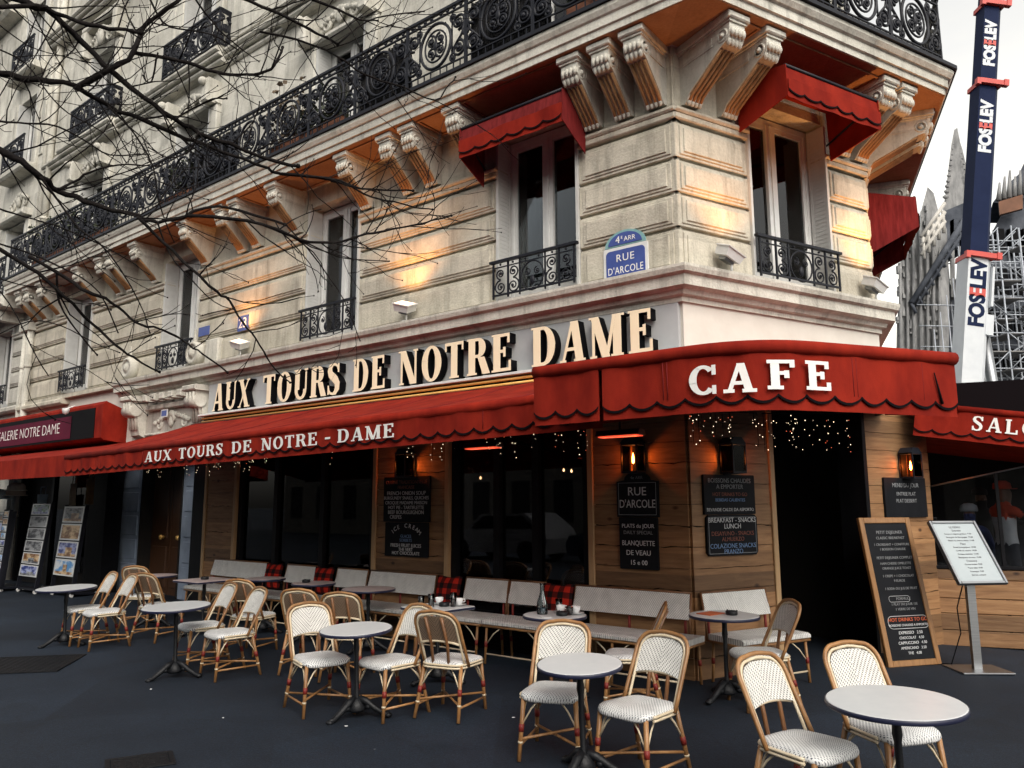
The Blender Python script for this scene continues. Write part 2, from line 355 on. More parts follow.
# ------------------------------------------------------------------ serif letters built stroke by stroke
def glyph(ch, T=0.19, t=0.075, sh=0.06, so=0.075):
    """returns (width, [polygons]) for a capital of height 1"""
    P = []
    R = lambda x0, y0, x1, y1: P.append([(x0, y0), (x1, y0), (x1, y1), (x0, y1)])
    def serif(xa, xb, top=False, l=True, r=True):
        a, b = xa-(so if l else 0), xb+(so if r else 0)
        if top: R(a, 1-sh, b, 1)
        else: R(a, 0, b, sh)
    def stem(x, w=T, y0=0.0, y1=1.0, bs=(True, True), ts=(True, True)):
        R(x, y0, x+w, y1)
        if bs: serif(x, x+w, False, *bs)
        if ts: serif(x, x+w, True, *ts)
    def diag(xb, xt, w, y0=0.0, y1=1.0): P.append([(xb, y0), (xb+w, y0), (xt+w, y1), (xt, y1)])
    def arc(cx, cy, rx, ry, a0, a1, n=14, Tx=T, Ty=t):
        for i in range(n):
            q = []
            for a, inn in ((a0+(a1-a0)*i/n, 0), (a0+(a1-a0)*(i+1)/n, 0), (a0+(a1-a0)*(i+1)/n, 1), (a0+(a1-a0)*i/n, 1)):
                A = rad(a); q.append((cx+(rx-Tx*inn)*math.cos(A), cy+(ry-Ty*inn)*math.sin(A)))
            P.append(q)
    if ch == 'A':
        w = 0.86; diag(0.08, 0.40-t*0.2, t); diag(w-0.08-T, 0.36, T); R(0.22, 0.27, 0.60, 0.27+t); serif(0.08, 0.08+t); serif(w-0.08-T, w-0.08)
    elif ch == 'U':
        w = 0.80; stem(0.08, T, 0.32, 1, None); stem(w-0.08-t, t, 0.32, 1, None); arc(w/2, 0.33, w/2-0.08, 0.345, 180, 360, 16, (T+t)/2, t*1.2)
    elif ch == 'X':
        w = 0.86; diag(w-0.08-T, 0.08, T); diag(0.10, w-0.10-t, t); serif(w-0.08-T, w-0.08); serif(0.08, 0.08+T, True); serif(0.10, 0.10+t); serif(w-0.10-t, w-0.10, True)
    elif ch == 'T':
        w = 0.76; R(w/2-T/2, 0, w/2+T/2, 1); serif(w/2-T/2, w/2+T/2); R(0.02, 1-t, w-0.02, 1); R(0.02, 0.76, 0.02+t*0.8, 1); R(w-0.02-t*0.8, 0.76, w-0.02, 1)
    elif ch == 'R':
        w = 0.82; stem(0.08, T, ts=(True, False)); R(0.08+T, 1-t, 0.44, 1); R(0.08+T, 0.46, 0.44, 0.46+t); arc(0.44, 0.73, 0.28, 0.27, -90, 90, 12)
        P.append([(0.60, 0), (0.60+T*1.1, 0), (0.42+T, 0.47), (0.42, 0.47)]); R(0.62, 0, w+0.02, sh)
    elif ch == 'O':
        w = 0.86; arc(w/2, 0.5, w/2-0.03, 0.515, 0, 360, 30)
    elif ch == 'S':
        w = 0.64; pts = [(0.54, 0.80), (0.50, 0.90), (0.40, 0.96), (0.29, 0.965), (0.17, 0.91), (0.13, 0.78), (0.17, 0.66), (0.30, 0.56), (0.43, 0.46), (0.51, 0.34), (0.50, 0.18), (0.41, 0.06), (0.29, 0.03), (0.17, 0.06), (0.09, 0.15), (0.06, 0.26)]
        ths = [t, t, t, t, T*0.75, T*0.95, T, T*1.05, T*1.05, T, T*0.9, T*0.6, t, t, t, t]
        L, Rr = [], []
        for i, p in enumerate(pts):
            a = Vector(pts[max(i-1, 0)]); b = Vector(pts[min(i+1, len(pts)-1)]); d = (b-a).normalized(); n = Vector((-d.y, d.x))*ths[i]/2
            L.append((p[0]+n.x, p[1]+n.y)); Rr.append((p[0]-n.x, p[1]-n.y))
        for i in range(len(pts)-1): P.append([L[i], L[i+1], Rr[i+1], Rr[i]])
        R(0.52, 0.70, 0.52+t*0.9, 0.99); R(0.03, 0.02, 0.03+t*0.9, 0.31)
    elif ch == 'D':
        w = 0.86; stem(0.08, T, bs=(True, False), ts=(True, False)); R(0.08+T, 0, 0.42, t); R(0.08+T, 1-t, 0.42, 1); arc(0.42, 0.5, 0.40, 0.5, -90, 90, 18)
    elif ch in 'EF':
        w = 0.74; stem(0.08, T, bs=(True, ch == 'F'), ts=(True, False)); R(0.08+T, 1-t, 0.66, 1); R(0.66-t, 0.74, 0.66, 1)
        R(0.08+T, 0.49, 0.52, 0.49+t); R(0.52-t, 0.38, 0.52, 0.64)
        if ch == 'E': R(0.08+T, 0, 0.70, t); R(0.70-t, 0, 0.70, 0.28)
    elif ch == 'L':
        w = 0.72; stem(0.08, T, bs=(True, False)); R(0.08+T, 0, 0.68, t); R(0.68-t, 0, 0.68, 0.30)
    elif ch == 'N':
        w = 0.88; stem(0.10, t, ts=None); stem(w-0.10-t, t, bs=None); diag(w-0.10-T*1.05, 0.06, T*1.05); R(0.0, 1-sh, 0.10, 1)
    elif ch == 'M':
        w = 1.06; stem(0.09, t, ts=None); stem(w-0.09-T, T, ts=None); diag(w/2-T/2-0.02, 0.05, T); diag(w/2-t/2, w-0.09-T, t*1.2); R(0.0, 1-sh, 0.10, 1); R(w-0.11-T, 1-sh, w, 1)
    elif ch == 'C':
        w = 0.80; arc(0.43, 0.5, 0.40, 0.515, 42, 318, 26); R(0.70-t*0.2, 0.66, 0.70+t*0.7, 1.0); R(0.70-t*0.2, 0.0, 0.70+t*0.7, 0.30)
    elif ch == 'V':
        w = 0.86; diag(w/2-T*0.6, 0.06, T); diag(w/2-t*0.4, w-0.10-t, t); serif(0.06, 0.06+T, True); serif(w-0.10-t, w-0.10, True)
    elif ch == '-':
        w = 0.5; R(0.06, 0.36, 0.44, 0.36+T*0.8)
    elif ch == ' ':
        w = 0.4
    else: raise ValueError(ch)
    return w, P

def letters(word, x0, x1, z0, h, y_front, depth, mats, parent, name='letter', track=0.10, **kw):
    """one mesh per letter, fitted between x0 and x1; front faces use mats[0], sides mats[1]"""
    gs = [glyph(c, **kw) for c in word]
    nat = sum(g[0] for g in gs) + track*(len(gs)-1)
    k = (x1-x0)/nat; x = x0; out = []
    for (w, polys), ch in zip(gs, word):
        if polys:
            mb = MB()
            for i, pl in enumerate(polys):
                mb.prism([(p[0]*k, p[1]*h) for p in pl], -depth-0.0004*(i % 7), 0, 'y', 0, 1 if len(mats) > 1 else 0)
            out.append(mb.build(name, mats, parent, (x, y_front, z0)))
        x += (w+track)*k
    return out
# ------------------------------------------------------------------ wood cladding material
def wood_mat():
    m, nt, b = nodes_of('rough pine planks')
    tc = N(nt, 'ShaderNodeTexCoord'); sx = N(nt, 'ShaderNodeSeparateXYZ'); nt.links.new(tc.outputs['Object'], sx.inputs[0])
    pid = math_node(nt, 'FLOOR', math_node(nt, 'DIVIDE', sx.outputs['Z'], 0.205))
    wn = N(nt, 'ShaderNodeTexWhiteNoise', noise_dimensions='1D'); nt.links.new(pid, wn.inputs['W'])
    cb = N(nt, 'ShaderNodeCombineXYZ'); nt.links.new(math_node(nt, 'ADD', math_node(nt, 'MULTIPLY', sx.outputs['X'], 1.1), math_node(nt, 'MULTIPLY', pid, 7.3)), cb.inputs[0])
    nt.links.new(math_node(nt, 'MULTIPLY', sx.outputs['Z'], 11.0), cb.inputs[2])
    nz = N(nt, 'ShaderNodeTexNoise', i_Scale=2.2, i_Detail=10, i_Roughness=0.6, i_Distortion=0.5); nt.links.new(cb.outputs[0], nz.inputs['Vector'])
    col = ramp(nt, nz.outputs['Fac'], [(0.18, (0.10, 0.046, 0.019)), (0.42, (0.195, 0.098, 0.041)), (0.72, (0.285, 0.158, 0.072))])
    vo = N(nt, 'ShaderNodeTexVoronoi', i_Scale=1.0)
    cb2 = N(nt, 'ShaderNodeCombineXYZ'); nt.links.new(math_node(nt, 'MULTIPLY', sx.outputs['X'], 2.6), cb2.inputs[0]); nt.links.new(math_node(nt, 'MULTIPLY', sx.outputs['Z'], 4.4), cb2.inputs[2])
    nt.links.new(cb2.outputs[0], vo.inputs['Vector'])
    kn = ramp(nt, vo.outputs['Distance'], [(0.02, (0.06, 0.04, 0.03)), (0.07, (0.45, 0.36, 0.30)), (0.12, (1, 1, 1))])
    mx = N(nt, 'ShaderNodeMix', data_type='RGBA', blend_type='MULTIPLY'); mx.inputs[0].default_value = 1.0
    nt.links.new(col, mx.inputs[6]); nt.links.new(kn, mx.inputs[7])
    hs = N(nt, 'ShaderNodeHueSaturation'); nt.links.new(mx.outputs[2], hs.inputs['Color'])
    mr = N(nt, 'ShaderNodeMapRange'); mr.inputs['To Min'].default_value = 0.60; mr.inputs['To Max'].default_value = 1.45; nt.links.new(wn.outputs['Value'], mr.inputs[0]); nt.links.new(mr.outputs[0], hs.inputs['Value'])
    nt.links.new(hs.outputs[0], b.inputs['Base Color'])
    bp = N(nt, 'ShaderNodeBump', i_Strength=0.4, i_Distance=0.01); nt.links.new(nz.outputs['Fac'], bp.inputs['Height']); nt.links.new(bp.outputs[0], b.inputs['Normal'])
    b.inputs['Roughness'].default_value = 0.6
    return m
WOOD = wood_mat()

def fpart(name, mb, mats, parent, fr, x=0.0, o=0.0, z=0.0):
    """part built in the local frame of a facade"""
    return mb.build(name, mats, parent, wp(fr, x, o, z), RZ[fr])

def corner(oL, oC, P, n1, n2):
    A = Matrix(((n1.x, n1.y), (n2.x, n2.y)))
    return P + A.inverted() @ Vector((oL, oC))

def path(o, k, sL=16.6, sR=12.0, sL0=None):
    oL, oC, oR = o*k[0] if o > 0 else o, o*k[1] if o > 0 else o, o*k[2] if o > 0 else o
    a = wp('L', -sL, oL).to_2d(); d = wp('R', sR, oR).to_2d()
    return [a, corner(oL, oC, C0, NL, NC), corner(oC, oR, C1, NC, NR), d]

def sweep(profile, k=(1, 1, 1), sL=16.6, sR=12.0, m=0, mb=None):
    mb = mb or MB(); n = len(profile)
    P = [path(o, k, sL, sR) for o, z in profile]
    idx = [mb.add([(p.x, p.y, profile[i][1]) for p in P[i]]) for i in range(n)]
    for i in range(n):
        j = (i+1) % n
        for q in range(3): mb.face((idx[i]+q, idx[i]+q+1, idx[j]+q+1, idx[j]+q), m)
    mb.face([idx[i] for i in range(n)], m); mb.face([idx[i]+3 for i in reversed(range(n))], m)
    return mb

# ------------------------------------------------------------------ wrought iron
def spiral(mb, cx, cz, r, turns, a0, sgn, th=0.014, y=0.0, sx=1.0):
    n = int(14*turns)+2; pts = []
    for i in range(n+1):
        t = i/n; a = a0+sgn*2*PI*turns*t; rr = r*(1-0.86*t)
        pts.append((cx+sx*rr*math.cos(a), y, cz+rr*math.sin(a)))
    mb.tube(pts, [th*(1.05-0.25*i/n) for i in range(n+1)], 5)
    mb.blob(pts[-1], th*2.0, n=6, k=4)

def rail_panel(W, H, th=0.0165):
    mb = MB()
    mb.box(0, W, -0.022, 0.022, H-0.035, H); mb.box(0, W, -0.012, 0.012, H*0.885, H*0.885+0.018); mb.box(0, W, -0.014, 0.014, 0.03, 0.055)
    mb.box(0, W, -0.010, 0.010, H*0.15, H*0.15+0.015)
    for x in (0.012, W-0.012): mb.box(x-0.011, x+0.011, -0.011, 0.011, 0, H)
    cx, cz = W/2, H*0.51; R = min(H*0.36, W*0.30)
    mb.tube([(cx+R*0.86*math.cos(2*PI*i/28), 0, cz+R*math.sin(2*PI*i/28)) for i in range(28)], th*1.25, 5, closed=True)
    mb.tube([(cx+R*0.60*math.cos(2*PI*i/22), 0, cz+R*0.70*math.sin(2*PI*i/22)) for i in range(22)], th*0.8, 5, closed=True)
    for sg in (-1, 1):
        spiral(mb, cx+sg*R*0.24, cz+R*0.26, R*0.28, 1.6, PI/2, sg, th*0.9)
        spiral(mb, cx+sg*R*0.24, cz-R*0.26, R*0.28, 1.6, -PI/2, -sg, th*0.9)
        ex = W/2-R*0.86; sxp = cx+sg*(R*0.86+ex*0.50)
        r1 = min(ex*0.46, H*0.19)
        spiral(mb, sxp, H*0.70, r1, 1.9, -PI/2, sg, th*1.1)
        spiral(mb, sxp, H*0.32, r1, 1.9, PI/2, -sg, th*1.1)
        mb.tube([(sxp+sg*r1, 0, H*0.70), (sxp+sg*r1*0.5, 0, H*0.51), (sxp-sg*r1, 0, H*0.32)], th, 5)
        for q in range(4):
            bx = cx+sg*W*(0.08+0.11*q)
            mb.box(bx-0.006, bx+0.006, -0.006, 0.006, 0.055, H*0.15)
            spiral(mb, bx, H*0.935, H*0.028, 1.0, 0, sg, th*0.6)
            mb.box(bx-0.005, bx+0.005, -0.005, 0.005, H*0.885, H)
        for q in (0.30, 0.51, 0.72):   # cast leaves
            mb.blob((cx+sg*W*0.465, 0, H*q), 0.028, n=6, k=4, squash=(0.7, 0.5, 1.5))
    for sg in (-1, 1):
        spiral(mb, cx+sg*R*0.98, H*0.80, H*0.065, 1.3, -PI/2, -sg, th*0.8); spiral(mb, cx+sg*R*0.98, H*0.22, H*0.065, 1.3, PI/2, sg, th*0.8)
        mb.box(cx+sg*(R*0.90+0.004)-0.007, cx+sg*(R*0.90+0.004)+0.007, -0.008, 0.008, H*0.15, H*0.885)
    for q in range(9):
        a = 2*PI*q/9; mb.blob((cx+R*0.40*math.cos(a), 0, cz+R*0.46*math.sin(a)), 0.02, n=6, k=3, squash=(1, 0.6, 1.3))
    mb.blob((cx, 0, cz), 0.05, n=8, k=5, squash=(0.8, 0.5, 1.4))
    return mb

def guard_panel(W, H):
    mb = MB(); th = 0.010
    mb.box(-0.04, W+0.04, -0.025, 0.025, H-0.03, H); mb.box(0, W, -0.012, 0.012, 0.03, 0.05); mb.box(0, W, -0.008, 0.008, H*0.80, H*0.80+0.012)
    for x in (0.0, W*0.19, W*0.81, W-0.02): mb.box(x, x+0.02, -0.01, 0.01, 0, H)
    for x in (W*0.345, W*0.655): mb.box(x-0.008, x+0.008, -0.008, 0.008, 0, H)
    for sg in (-1, 1):
        c = W/2+sg*W*0.40
        spiral(mb, c, H*0.28, H*0.19, 1.8, PI/2, -sg, th); spiral(mb, c, H*0.63, H*0.14, 1.6, -PI/2, sg, th)
        c = W/2+sg*W*0.235
        spiral(mb, c, H*0.27, H*0.20, 1.8, PI/2, sg, th); spiral(mb, c, H*0.64, H*0.16, 1.6, -PI/2, -sg, th)
        spiral(mb, W/2+sg*W*0.06, H*0.52, H*0.10, 1.4, PI/2, sg, th*0.8)
    mb.tube([(W/2+W*0.135*math.cos(2*PI*i/24), 0, H*0.42+H*0.37*math.sin(2*PI*i/24)) for i in range(24)], th, 5, closed=True)
    mb.blob((W/2, 0, H*0.30), 0.04, n=7, k=4, squash=(0.9, 0.5, 1.6))
    for q in range(6): mb.blob((W*(0.1+0.16*q), 0, H*0.88), 0.016, n=5, k=3)
    return mb

# ------------------------------------------------------------------ stone pieces
def pier_courses(mb, x0, x1, m=0):
    for z0, z1 in ((4.07, 4.50), (4.54, 4.88), (4.92, 5.26), (5.30, 5.68)):
        mb.cbox(x0, x1, 0.0, 0.10, z0, z1, 0.005, m)
        if x1-x0 > 0.4:
            mb.cbox(x0+0.055, x1-0.055, -0.014, 0.0, z0+0.032, z1-0.027, 0.004, m)
            mb.cbox(x0+0.10, x1-0.10, -0.030, -0.014, z0+0.062, z1-0.057, 0.005, m)
    mb.box(x0, x1, 0.045, 0.38, 4.05, 5.74, m)
    mb.cbox(x0-0.015, x1+0.015, -0.03, 0.38, 5.72, 5.79, 0.012, m); mb.cbox(x0-0.03, x1+0.03, -0.055, 0.38, 5.79, 5.85, 0.02, m)

FLOODGLOW = stone_mat('limestone with painted flood glow', (0.30, 0.15, 0.065), (0.40, 0.22, 0.10), (0.14, 0.07, 0.035), 0.8)  # warm floodlight glow painted into the corbel ribs
SOFF = stone_mat('soffit with flood glow colour', (0.29, 0.145, 0.075), (0.37, 0.195, 0.105), (0.20, 0.09, 0.04), 0.5)  # orange cast of the floodlights put into the soffit colour
def corbel_mesh(D, w=0.21):
    mb = MB(); h = w/2
    poly = [(0.02, 5.90), (-0.05, 5.885), (-0.09, 5.92), (-0.12, 5.97), (-D*0.80, 6.235), (-D*0.86, 6.25), (-D*0.95, 6.27), (-D, 6.34), (-D, 6.45), (0.02, 6.45)]
    mb.prism(poly, -h, h, 'x')
    for x in (-h*0.72, -h*0.24, h*0.24, h*0.72):
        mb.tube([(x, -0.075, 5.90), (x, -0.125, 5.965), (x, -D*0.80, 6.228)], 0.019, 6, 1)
        mb.blob((x, -0.075, 5.905), 0.03, n=6, k=4, squash=(0.8, 1, 1.5))
        mb.blob((x, -D*0.93, 6.275), 0.034, n=6, k=4, squash=(0.85, 1, 1.6)); mb.blob((x, -D*1.01, 6.35), 0.03, n=6, k=4, squash=(0.9, 0.9, 1.7))
    for sg in (-1, 1):
        mb.lathe([(0.075, -0.012), (0.075, 0.0), (0.055, 0.012), (0.055, 0.0), (0.03, 0.0), (0.025, 0.02), (0.0, 0.024)], 14, (0, 0, 0), M=Matrix.Translation((sg*h, -D*0.86, 6.345)) @ Matrix.Rotation(sg*PI/2, 4, 'Y'))
        mb.box(sg*h-0.008, sg*h+0.008, -D*0.66, -0.03, 6.30, 6.40)
    mb.box(-h-0.015, h+0.015, -D-0.02, 0.02, 6.45, 6.475); mb.cbox(-h-0.04, h+0.04, -D-0.05, 0.02, 6.475, 6.545, 0.012)
    return mb.mesh('corbel', [STONE_PALE, FLOODGLOW])

def cartouche(mb, cx, cz, y, w, h, m=0):
    """carved ornament: scrolls, shell and leaves in relief"""
    for sg in (-1, 1):
        pts = []
        for i in range(20):
            a = PI/2+sg*2*PI*1.5*i/19; r = h*0.30*(1-0.8*i/19)
            pts.append((cx+sg*w*0.33+r*math.cos(a), y, cz-h*0.08+r*math.sin(a)))
        mb.tube(pts, [0.035-0.001*i for i in range(20)], 6, m)
        for q in range(5): mb.blob((cx+sg*w*(0.10+0.085*q), y-0.015, cz+h*(0.34-0.085*q)), 0.055, m, 6, 4, (1.3, 0.7, 0.9), 0.2)
    for q in range(7):
        a = PI*(0.12+0.76*q/6); mb.blob((cx+h*0.30*math.cos(a), y-0.02, cz+h*0.05+h*0.34*math.sin(a)), 0.05, m, 6, 4, (0.8, 0.8, 1.5), 0.1)
    mb.blob((cx, y-0.02, cz), h*0.26, m, 9, 6, (0.85, 0.45, 1.15))

def window_set(B, fr, xc, z0, w, h, guard=True, curtain='left', deep=0.24, o=0.0):
    """window part of a building with panes, shutters and curtain as sub-parts"""
    f = MB(); t = 0.07
    f.box(-w/2, w/2, deep, deep+0.08, h-t, h); f.box(-w/2, w/2, deep, deep+0.08, 0, 0.09)
    for x in (-w/2, w/2-t): f.box(x, x+t, deep, deep+0.08, 0.09, h-t)
    f.box(-0.075, 0.075, deep-0.012, deep+0.07, 0.09, h-t)
    f.box(-0.02, 0.02, deep-0.03, deep-0.012, 0.1, h-t-0.01)
    for sg in (-1, 1):                                    # sash stiles
        a, b = sorted((sg*0.075, sg*(w/2-t)))
        f.box(a, b, deep+0.005, deep+0.06, h-t-0.06, h-t); f.box(a, b, deep+0.005, deep+0.06, 0.09, 0.20)
        e = sg*(w/2-t); f.box(min(e, e-sg*0.05), max(e, e-sg*0.05), deep+0.008, deep+0.062, 0.2, h-t-0.06)
    W = fpart('window', f, WHITEP, B, fr, xc, o, z0)
    g = MB()
    for sg in (-1, 1):
        a, b = sorted((sg*0.075, sg*(w/2-t-0.05))); g.box(a, b, deep+0.03, deep+0.036, 0.2, h-t-0.06)
    g.build('pane', GLASS, W)
    for sg in (-1, 1):
        s = MB(); D = deep-0.02
        x = sg*(w/2-0.018)
        s.box(x-0.016, x+0.016, -0.03, D, 0.02, 0.10); s.box(x-0.016, x+0.016, -0.03, D, h-0.12, h-0.03)
        for ya, yb in ((-0.03, 0.01), (D-0.04, D)): s.box(x-0.016, x+0.016, ya, yb, 0.1, h-0.12)
        k = int((h-0.22)/0.05)
        for i in range(k):
            zz = 0.10+i*(h-0.22)/k
            s.box(x-0.014, x+0.014, 0.01, D-0.04, zz+0.004, zz+0.034)
        s.box(x-0.006*sg-0.004, x-0.006*sg+0.004, 0.01, D-0.04, 0.10, h-0.12)
        s.build('shutter', SHUT, W)
    c = MB()
    if curtain:
        xs = {'left': [(-w/2+0.05, -w*0.16)], 'both': [(-w/2+0.05, -w*0.2), (w*0.2, w/2-0.05)], 'full': [(-w/2+0.05, w/2-0.05)]}[curtain]
        for a, b in xs:
            def cf(u, v, a=a, b=b):
                squeeze = 1-0.35*v*(1-v)*2.2
                return (a+(b-a)*u*squeeze, deep+0.20+0.03*math.sin(u*(b-a)*60), 0.1+v*(h-0.2))
            c.grid(cf, 40, 10)
        c.build('curtain', CURT, W)
    if guard:
        G = guard_panel(w-0.02, 0.47)
        fpart('window_guard', G, IRON, B, fr, xc-w/2+0.01, 0.10, z0+0.02)
    return W

def plank_wall(B, fr, x0, x1, z0, z1, seed=1, trim=True, name='plank_pier'):
    rnd = random.Random(seed); mb = MB(); z = z0
    k = 0
    def seam(i, zz, ph, am): return zz+am*(0.55*math.sin(ph+i*0.9)+0.45*math.sin(ph*2+i*2.3))
    n = 16; sm = [(0.0, 0.0)]+[(rnd.uniform(0, 6), rnd.choice((0.0015, 0.002, 0.004, 0.011))) for _ in range(20)]
    while z < z1-0.02:
        h = min(0.205, z1-z); y0 = -0.030-rnd.uniform(0, 0.005)
        X = [x0+(x1-x0)*i/n for i in range(n+1)]
        lo = [seam(i, z, *sm[k])+0.0025 for i in range(n+1)]; hi = [seam(i, z+h, *sm[k+1])-0.0025-0.4*sm[k+1][1]*(1+math.sin(i*1.7+k)) for i in range(n+1)]
        a = mb.add([(X[i], y0, lo[i]) for i in range(n+1)]); b = mb.add([(X[i], y0, hi[i]) for i in range(n+1)])
        c = mb.add([(X[i], 0.0, lo[i]) for i in range(n+1)]); d = mb.add([(X[i], 0.0, hi[i]) for i in range(n+1)])
        for i in range(n):
            mb.face((a+i, a+i+1, b+i+1, b+i)); mb.face((c+i, c+i+1, a+i+1, a+i)); mb.face((b+i, b+i+1, d+i+1, d+i))
        mb.face((a, b, d, c)); mb.face((a+n, c+n, d+n, b+n))
        z += h; k += 1
    mb.box(x0, x1, 0.0, 0.30, z0-0.02, z1, 1)
    o = fpart(name, mb, [WOOD, DARKFRAME], B, fr)
    if trim:
        for x in (x0, x1):
            t = MB(); t.cbox(x-0.035, x+0.035, -0.055, 0.03, z0, z1, 0.006); fpart('trim_board', t, TRIM, B, fr)
    return o

def shopfront(B, fr, x0, x1, mull, z0=0.08, z1=2.95, kick=0.42):
    f = MB()
    f.box(x0, x1, 0.02, 0.12, z0, z0+kick); f.box(x0, x1, 0.02, 0.12, z1-0.12, z1)
    f.cbox(x0+0.1, x1-0.1, 0.0, 0.02, z0+0.06, z0+kick-0.06, 0.008)
    for x in [x0+0.04]+list(mull)+[x1-0.04]: f.box(x-0.045, x+0.045, 0.0, 0.11, z0+kick, z1-0.12)
    f.box(x0+0.08, x1-0.08, 0.03, 0.09, z0+kick, z0+kick+0.07)
    W = fpart('shop_window', f, DARKFRAME, B, fr)
    g = MB(); g.box(x0+0.05, x1-0.05, 0.06, 0.068, z0+kick, z1-0.12); g.build('pane', GLASSD, W)
    return W

# ================================================================== the corner building
B = thing('corner_building', 'tall cream stone corner building with red awnings, carved corbels and a long black iron balcony', 'building', (0, 0, 0))
WIN = [1.80, 5.53, 9.80, 13.95]; WH = 0.60
edges = [0.0]
for w in WIN: edges += [w-WH, w+WH]
edges.append(16.6)
piers = [(edges[i], edges[i+1]) for i in range(0, len(edges), 2)]

wall = MB()
for a, b in piers: pier_courses(wall, -b, -a)
for w in WIN:
    wall.box(-w-WH, -w+WH, 0.03, 0.38, 6.25, 6.60)
    for z0, z1 in ((4.05, 4.10),): wall.box(-w-WH, -w+WH, 0.0, 0.38, z0, z1)
wall.box(-16.6, 0, 0.02, 0.38, 5.85, 6.25); 
for w in WIN: pass
# the frieze is cut at the windows: rebuild it as pieces
wall.v = wall.v[:-8]; wall.f = wall.f[:-6]; wall.mi = wall.mi[:-6]; wall.sm = wall.sm[:-6]
for a, b in piers: wall.box(-b, -a, 0.02, 0.38, 5.85, 6.60)
fpart('wall', wall, STONE, B, 'L')
cw = MB(); CX, CWH = 1.70, 0.66
for a, b in ((0, CX-CWH), (CX+CWH, CW)): pier_courses(cw, a, b); cw.box(a, b, 0.02, 0.38, 5.85, 6.60)
cw.box(CX-CWH, CX+CWH, 0.03, 0.38, 6.25, 6.60); cw.box(CX-CWH, CX+CWH, 0.0, 0.38, 4.05, 4.10)
fpart('wall', cw, STONE, B, 'C')
rw = MB()
pier_courses(rw, 0, 0.9); pier_courses(rw, 2.1, 12); rw.box(0, 0.9, 0.02, 0.38, 5.85, 6.6); rw.box(2.1, 12, 0.02, 0.38, 5.85, 6.6); rw.box(0.9, 2.1, 0.03, 0.38, 6.25, 6.6)
rw.box(0, 12, 0.01, 0.38, 2.95, 4.05); rw.box(0, 12, 0.0, 0.3, 0.05, 2.95)
fpart('wall', rw, STONE, B, 'R')
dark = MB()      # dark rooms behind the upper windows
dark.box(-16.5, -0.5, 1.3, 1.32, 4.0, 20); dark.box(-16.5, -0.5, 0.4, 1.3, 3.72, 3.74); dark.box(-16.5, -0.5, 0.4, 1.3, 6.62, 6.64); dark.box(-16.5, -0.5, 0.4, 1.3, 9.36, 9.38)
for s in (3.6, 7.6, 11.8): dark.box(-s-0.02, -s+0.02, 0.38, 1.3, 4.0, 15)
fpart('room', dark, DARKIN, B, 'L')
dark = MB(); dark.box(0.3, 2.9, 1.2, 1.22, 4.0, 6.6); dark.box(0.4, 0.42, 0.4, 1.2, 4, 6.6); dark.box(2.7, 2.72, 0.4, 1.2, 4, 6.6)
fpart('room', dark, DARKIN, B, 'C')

cur = ['left', 'left', 'both', 'full']
for w, c in zip(WIN, cur): window_set(B, 'L', -w, 4.11, 2*WH, 2.12, True, c)
window_set(B, 'C', CX, 4.11, 2*CWH, 2.12, True, None)
window_set(B, 'R', 1.5, 4.11, 1.2, 2.12, True, None)

# main cornice under the first windows and the sign band below it
corn = sweep([(-0.05, 3.72), (0.05, 3.72), (0.05, 3.77), (0.10, 3.785), (0.12, 3.83), (0.20, 3.85), (0.20, 3.955), (0.245, 3.975), (0.26, 4.02), (0.26, 4.05), (0.03, 4.085), (-0.05, 4.085)], (1, 1, 1), 11.75)
corn.build('cornice', STONE_PALE, B)
led = MB(); led.box(-16.6, -11.76, -0.10, 0.3, 3.98, 4.06); led.cbox(-16.6, -14.2, -0.16, 0.3, 3.86, 3.98, 0.03); fpart('sill_ledge', led, STONE, B, 'L')
bw = MB(); bw.box(-16.6, -11.3, 0.02, 0.3, 2.9, 3.98); fpart('wall', bw, CREAMWALL, B, 'L')
bw = MB(); bw.box(-11.3, -8.62, 0.05, 0.3, 2.6, 3.72); bw.box(-8.62, 0, 0.03, 0.3, 2.9, 3.72); fpart('wall', bw, STONE_GREY, B, 'L')
bw = MB(); bw.box(0.0, CW, -0.02, 0.3, 2.9, 3.72); fpart('wall', bw, CREAMWALL, B, 'C')

# balcony slab with its moulded edge, ceiling panels and corbels
KS = (0.66, 0.88, 1.0)
slab = sweep([(-0.05, 6.555), (0.93, 6.555), (0.93, 6.63), (0.965, 6.64), (0.965, 6.735), (1.0, 6.75), (1.035, 6.80), (1.035, 6.845), (-0.05, 6.86)], KS)
slab.build('balcony_slab', STONE_PALE, B)
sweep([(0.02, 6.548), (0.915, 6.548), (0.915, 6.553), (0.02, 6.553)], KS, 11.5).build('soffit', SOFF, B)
edge = sweep([(0.90, 6.862), (1.075, 6.85), (1.075, 6.895), (0.90, 6.905)], KS); edge.build('balcony_edge', IRON, B)
def soffit_frame(mb, x0, x1, y0, y1, z):
    t = 0.028
    for a in ((x0, x1, y0, y0+t), (x0, x1, y1-t, y1), (x0, x0+t, y0+t, y1-t), (x1-t, x1, y0+t, y1-t)): mb.box(a[0], a[1], a[2], a[3], z-0.018, z+0.004)
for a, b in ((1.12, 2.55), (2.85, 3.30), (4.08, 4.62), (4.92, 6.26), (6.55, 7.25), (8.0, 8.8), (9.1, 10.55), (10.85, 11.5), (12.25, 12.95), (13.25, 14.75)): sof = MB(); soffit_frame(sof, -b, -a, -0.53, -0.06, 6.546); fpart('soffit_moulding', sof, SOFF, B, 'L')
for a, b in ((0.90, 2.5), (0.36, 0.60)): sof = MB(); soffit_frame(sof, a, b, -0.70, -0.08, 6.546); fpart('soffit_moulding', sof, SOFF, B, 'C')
cme = {'L': corbel_mesh(0.52), 'C': corbel_mesh(0.72), 'R': corbel_mesh(0.80)}
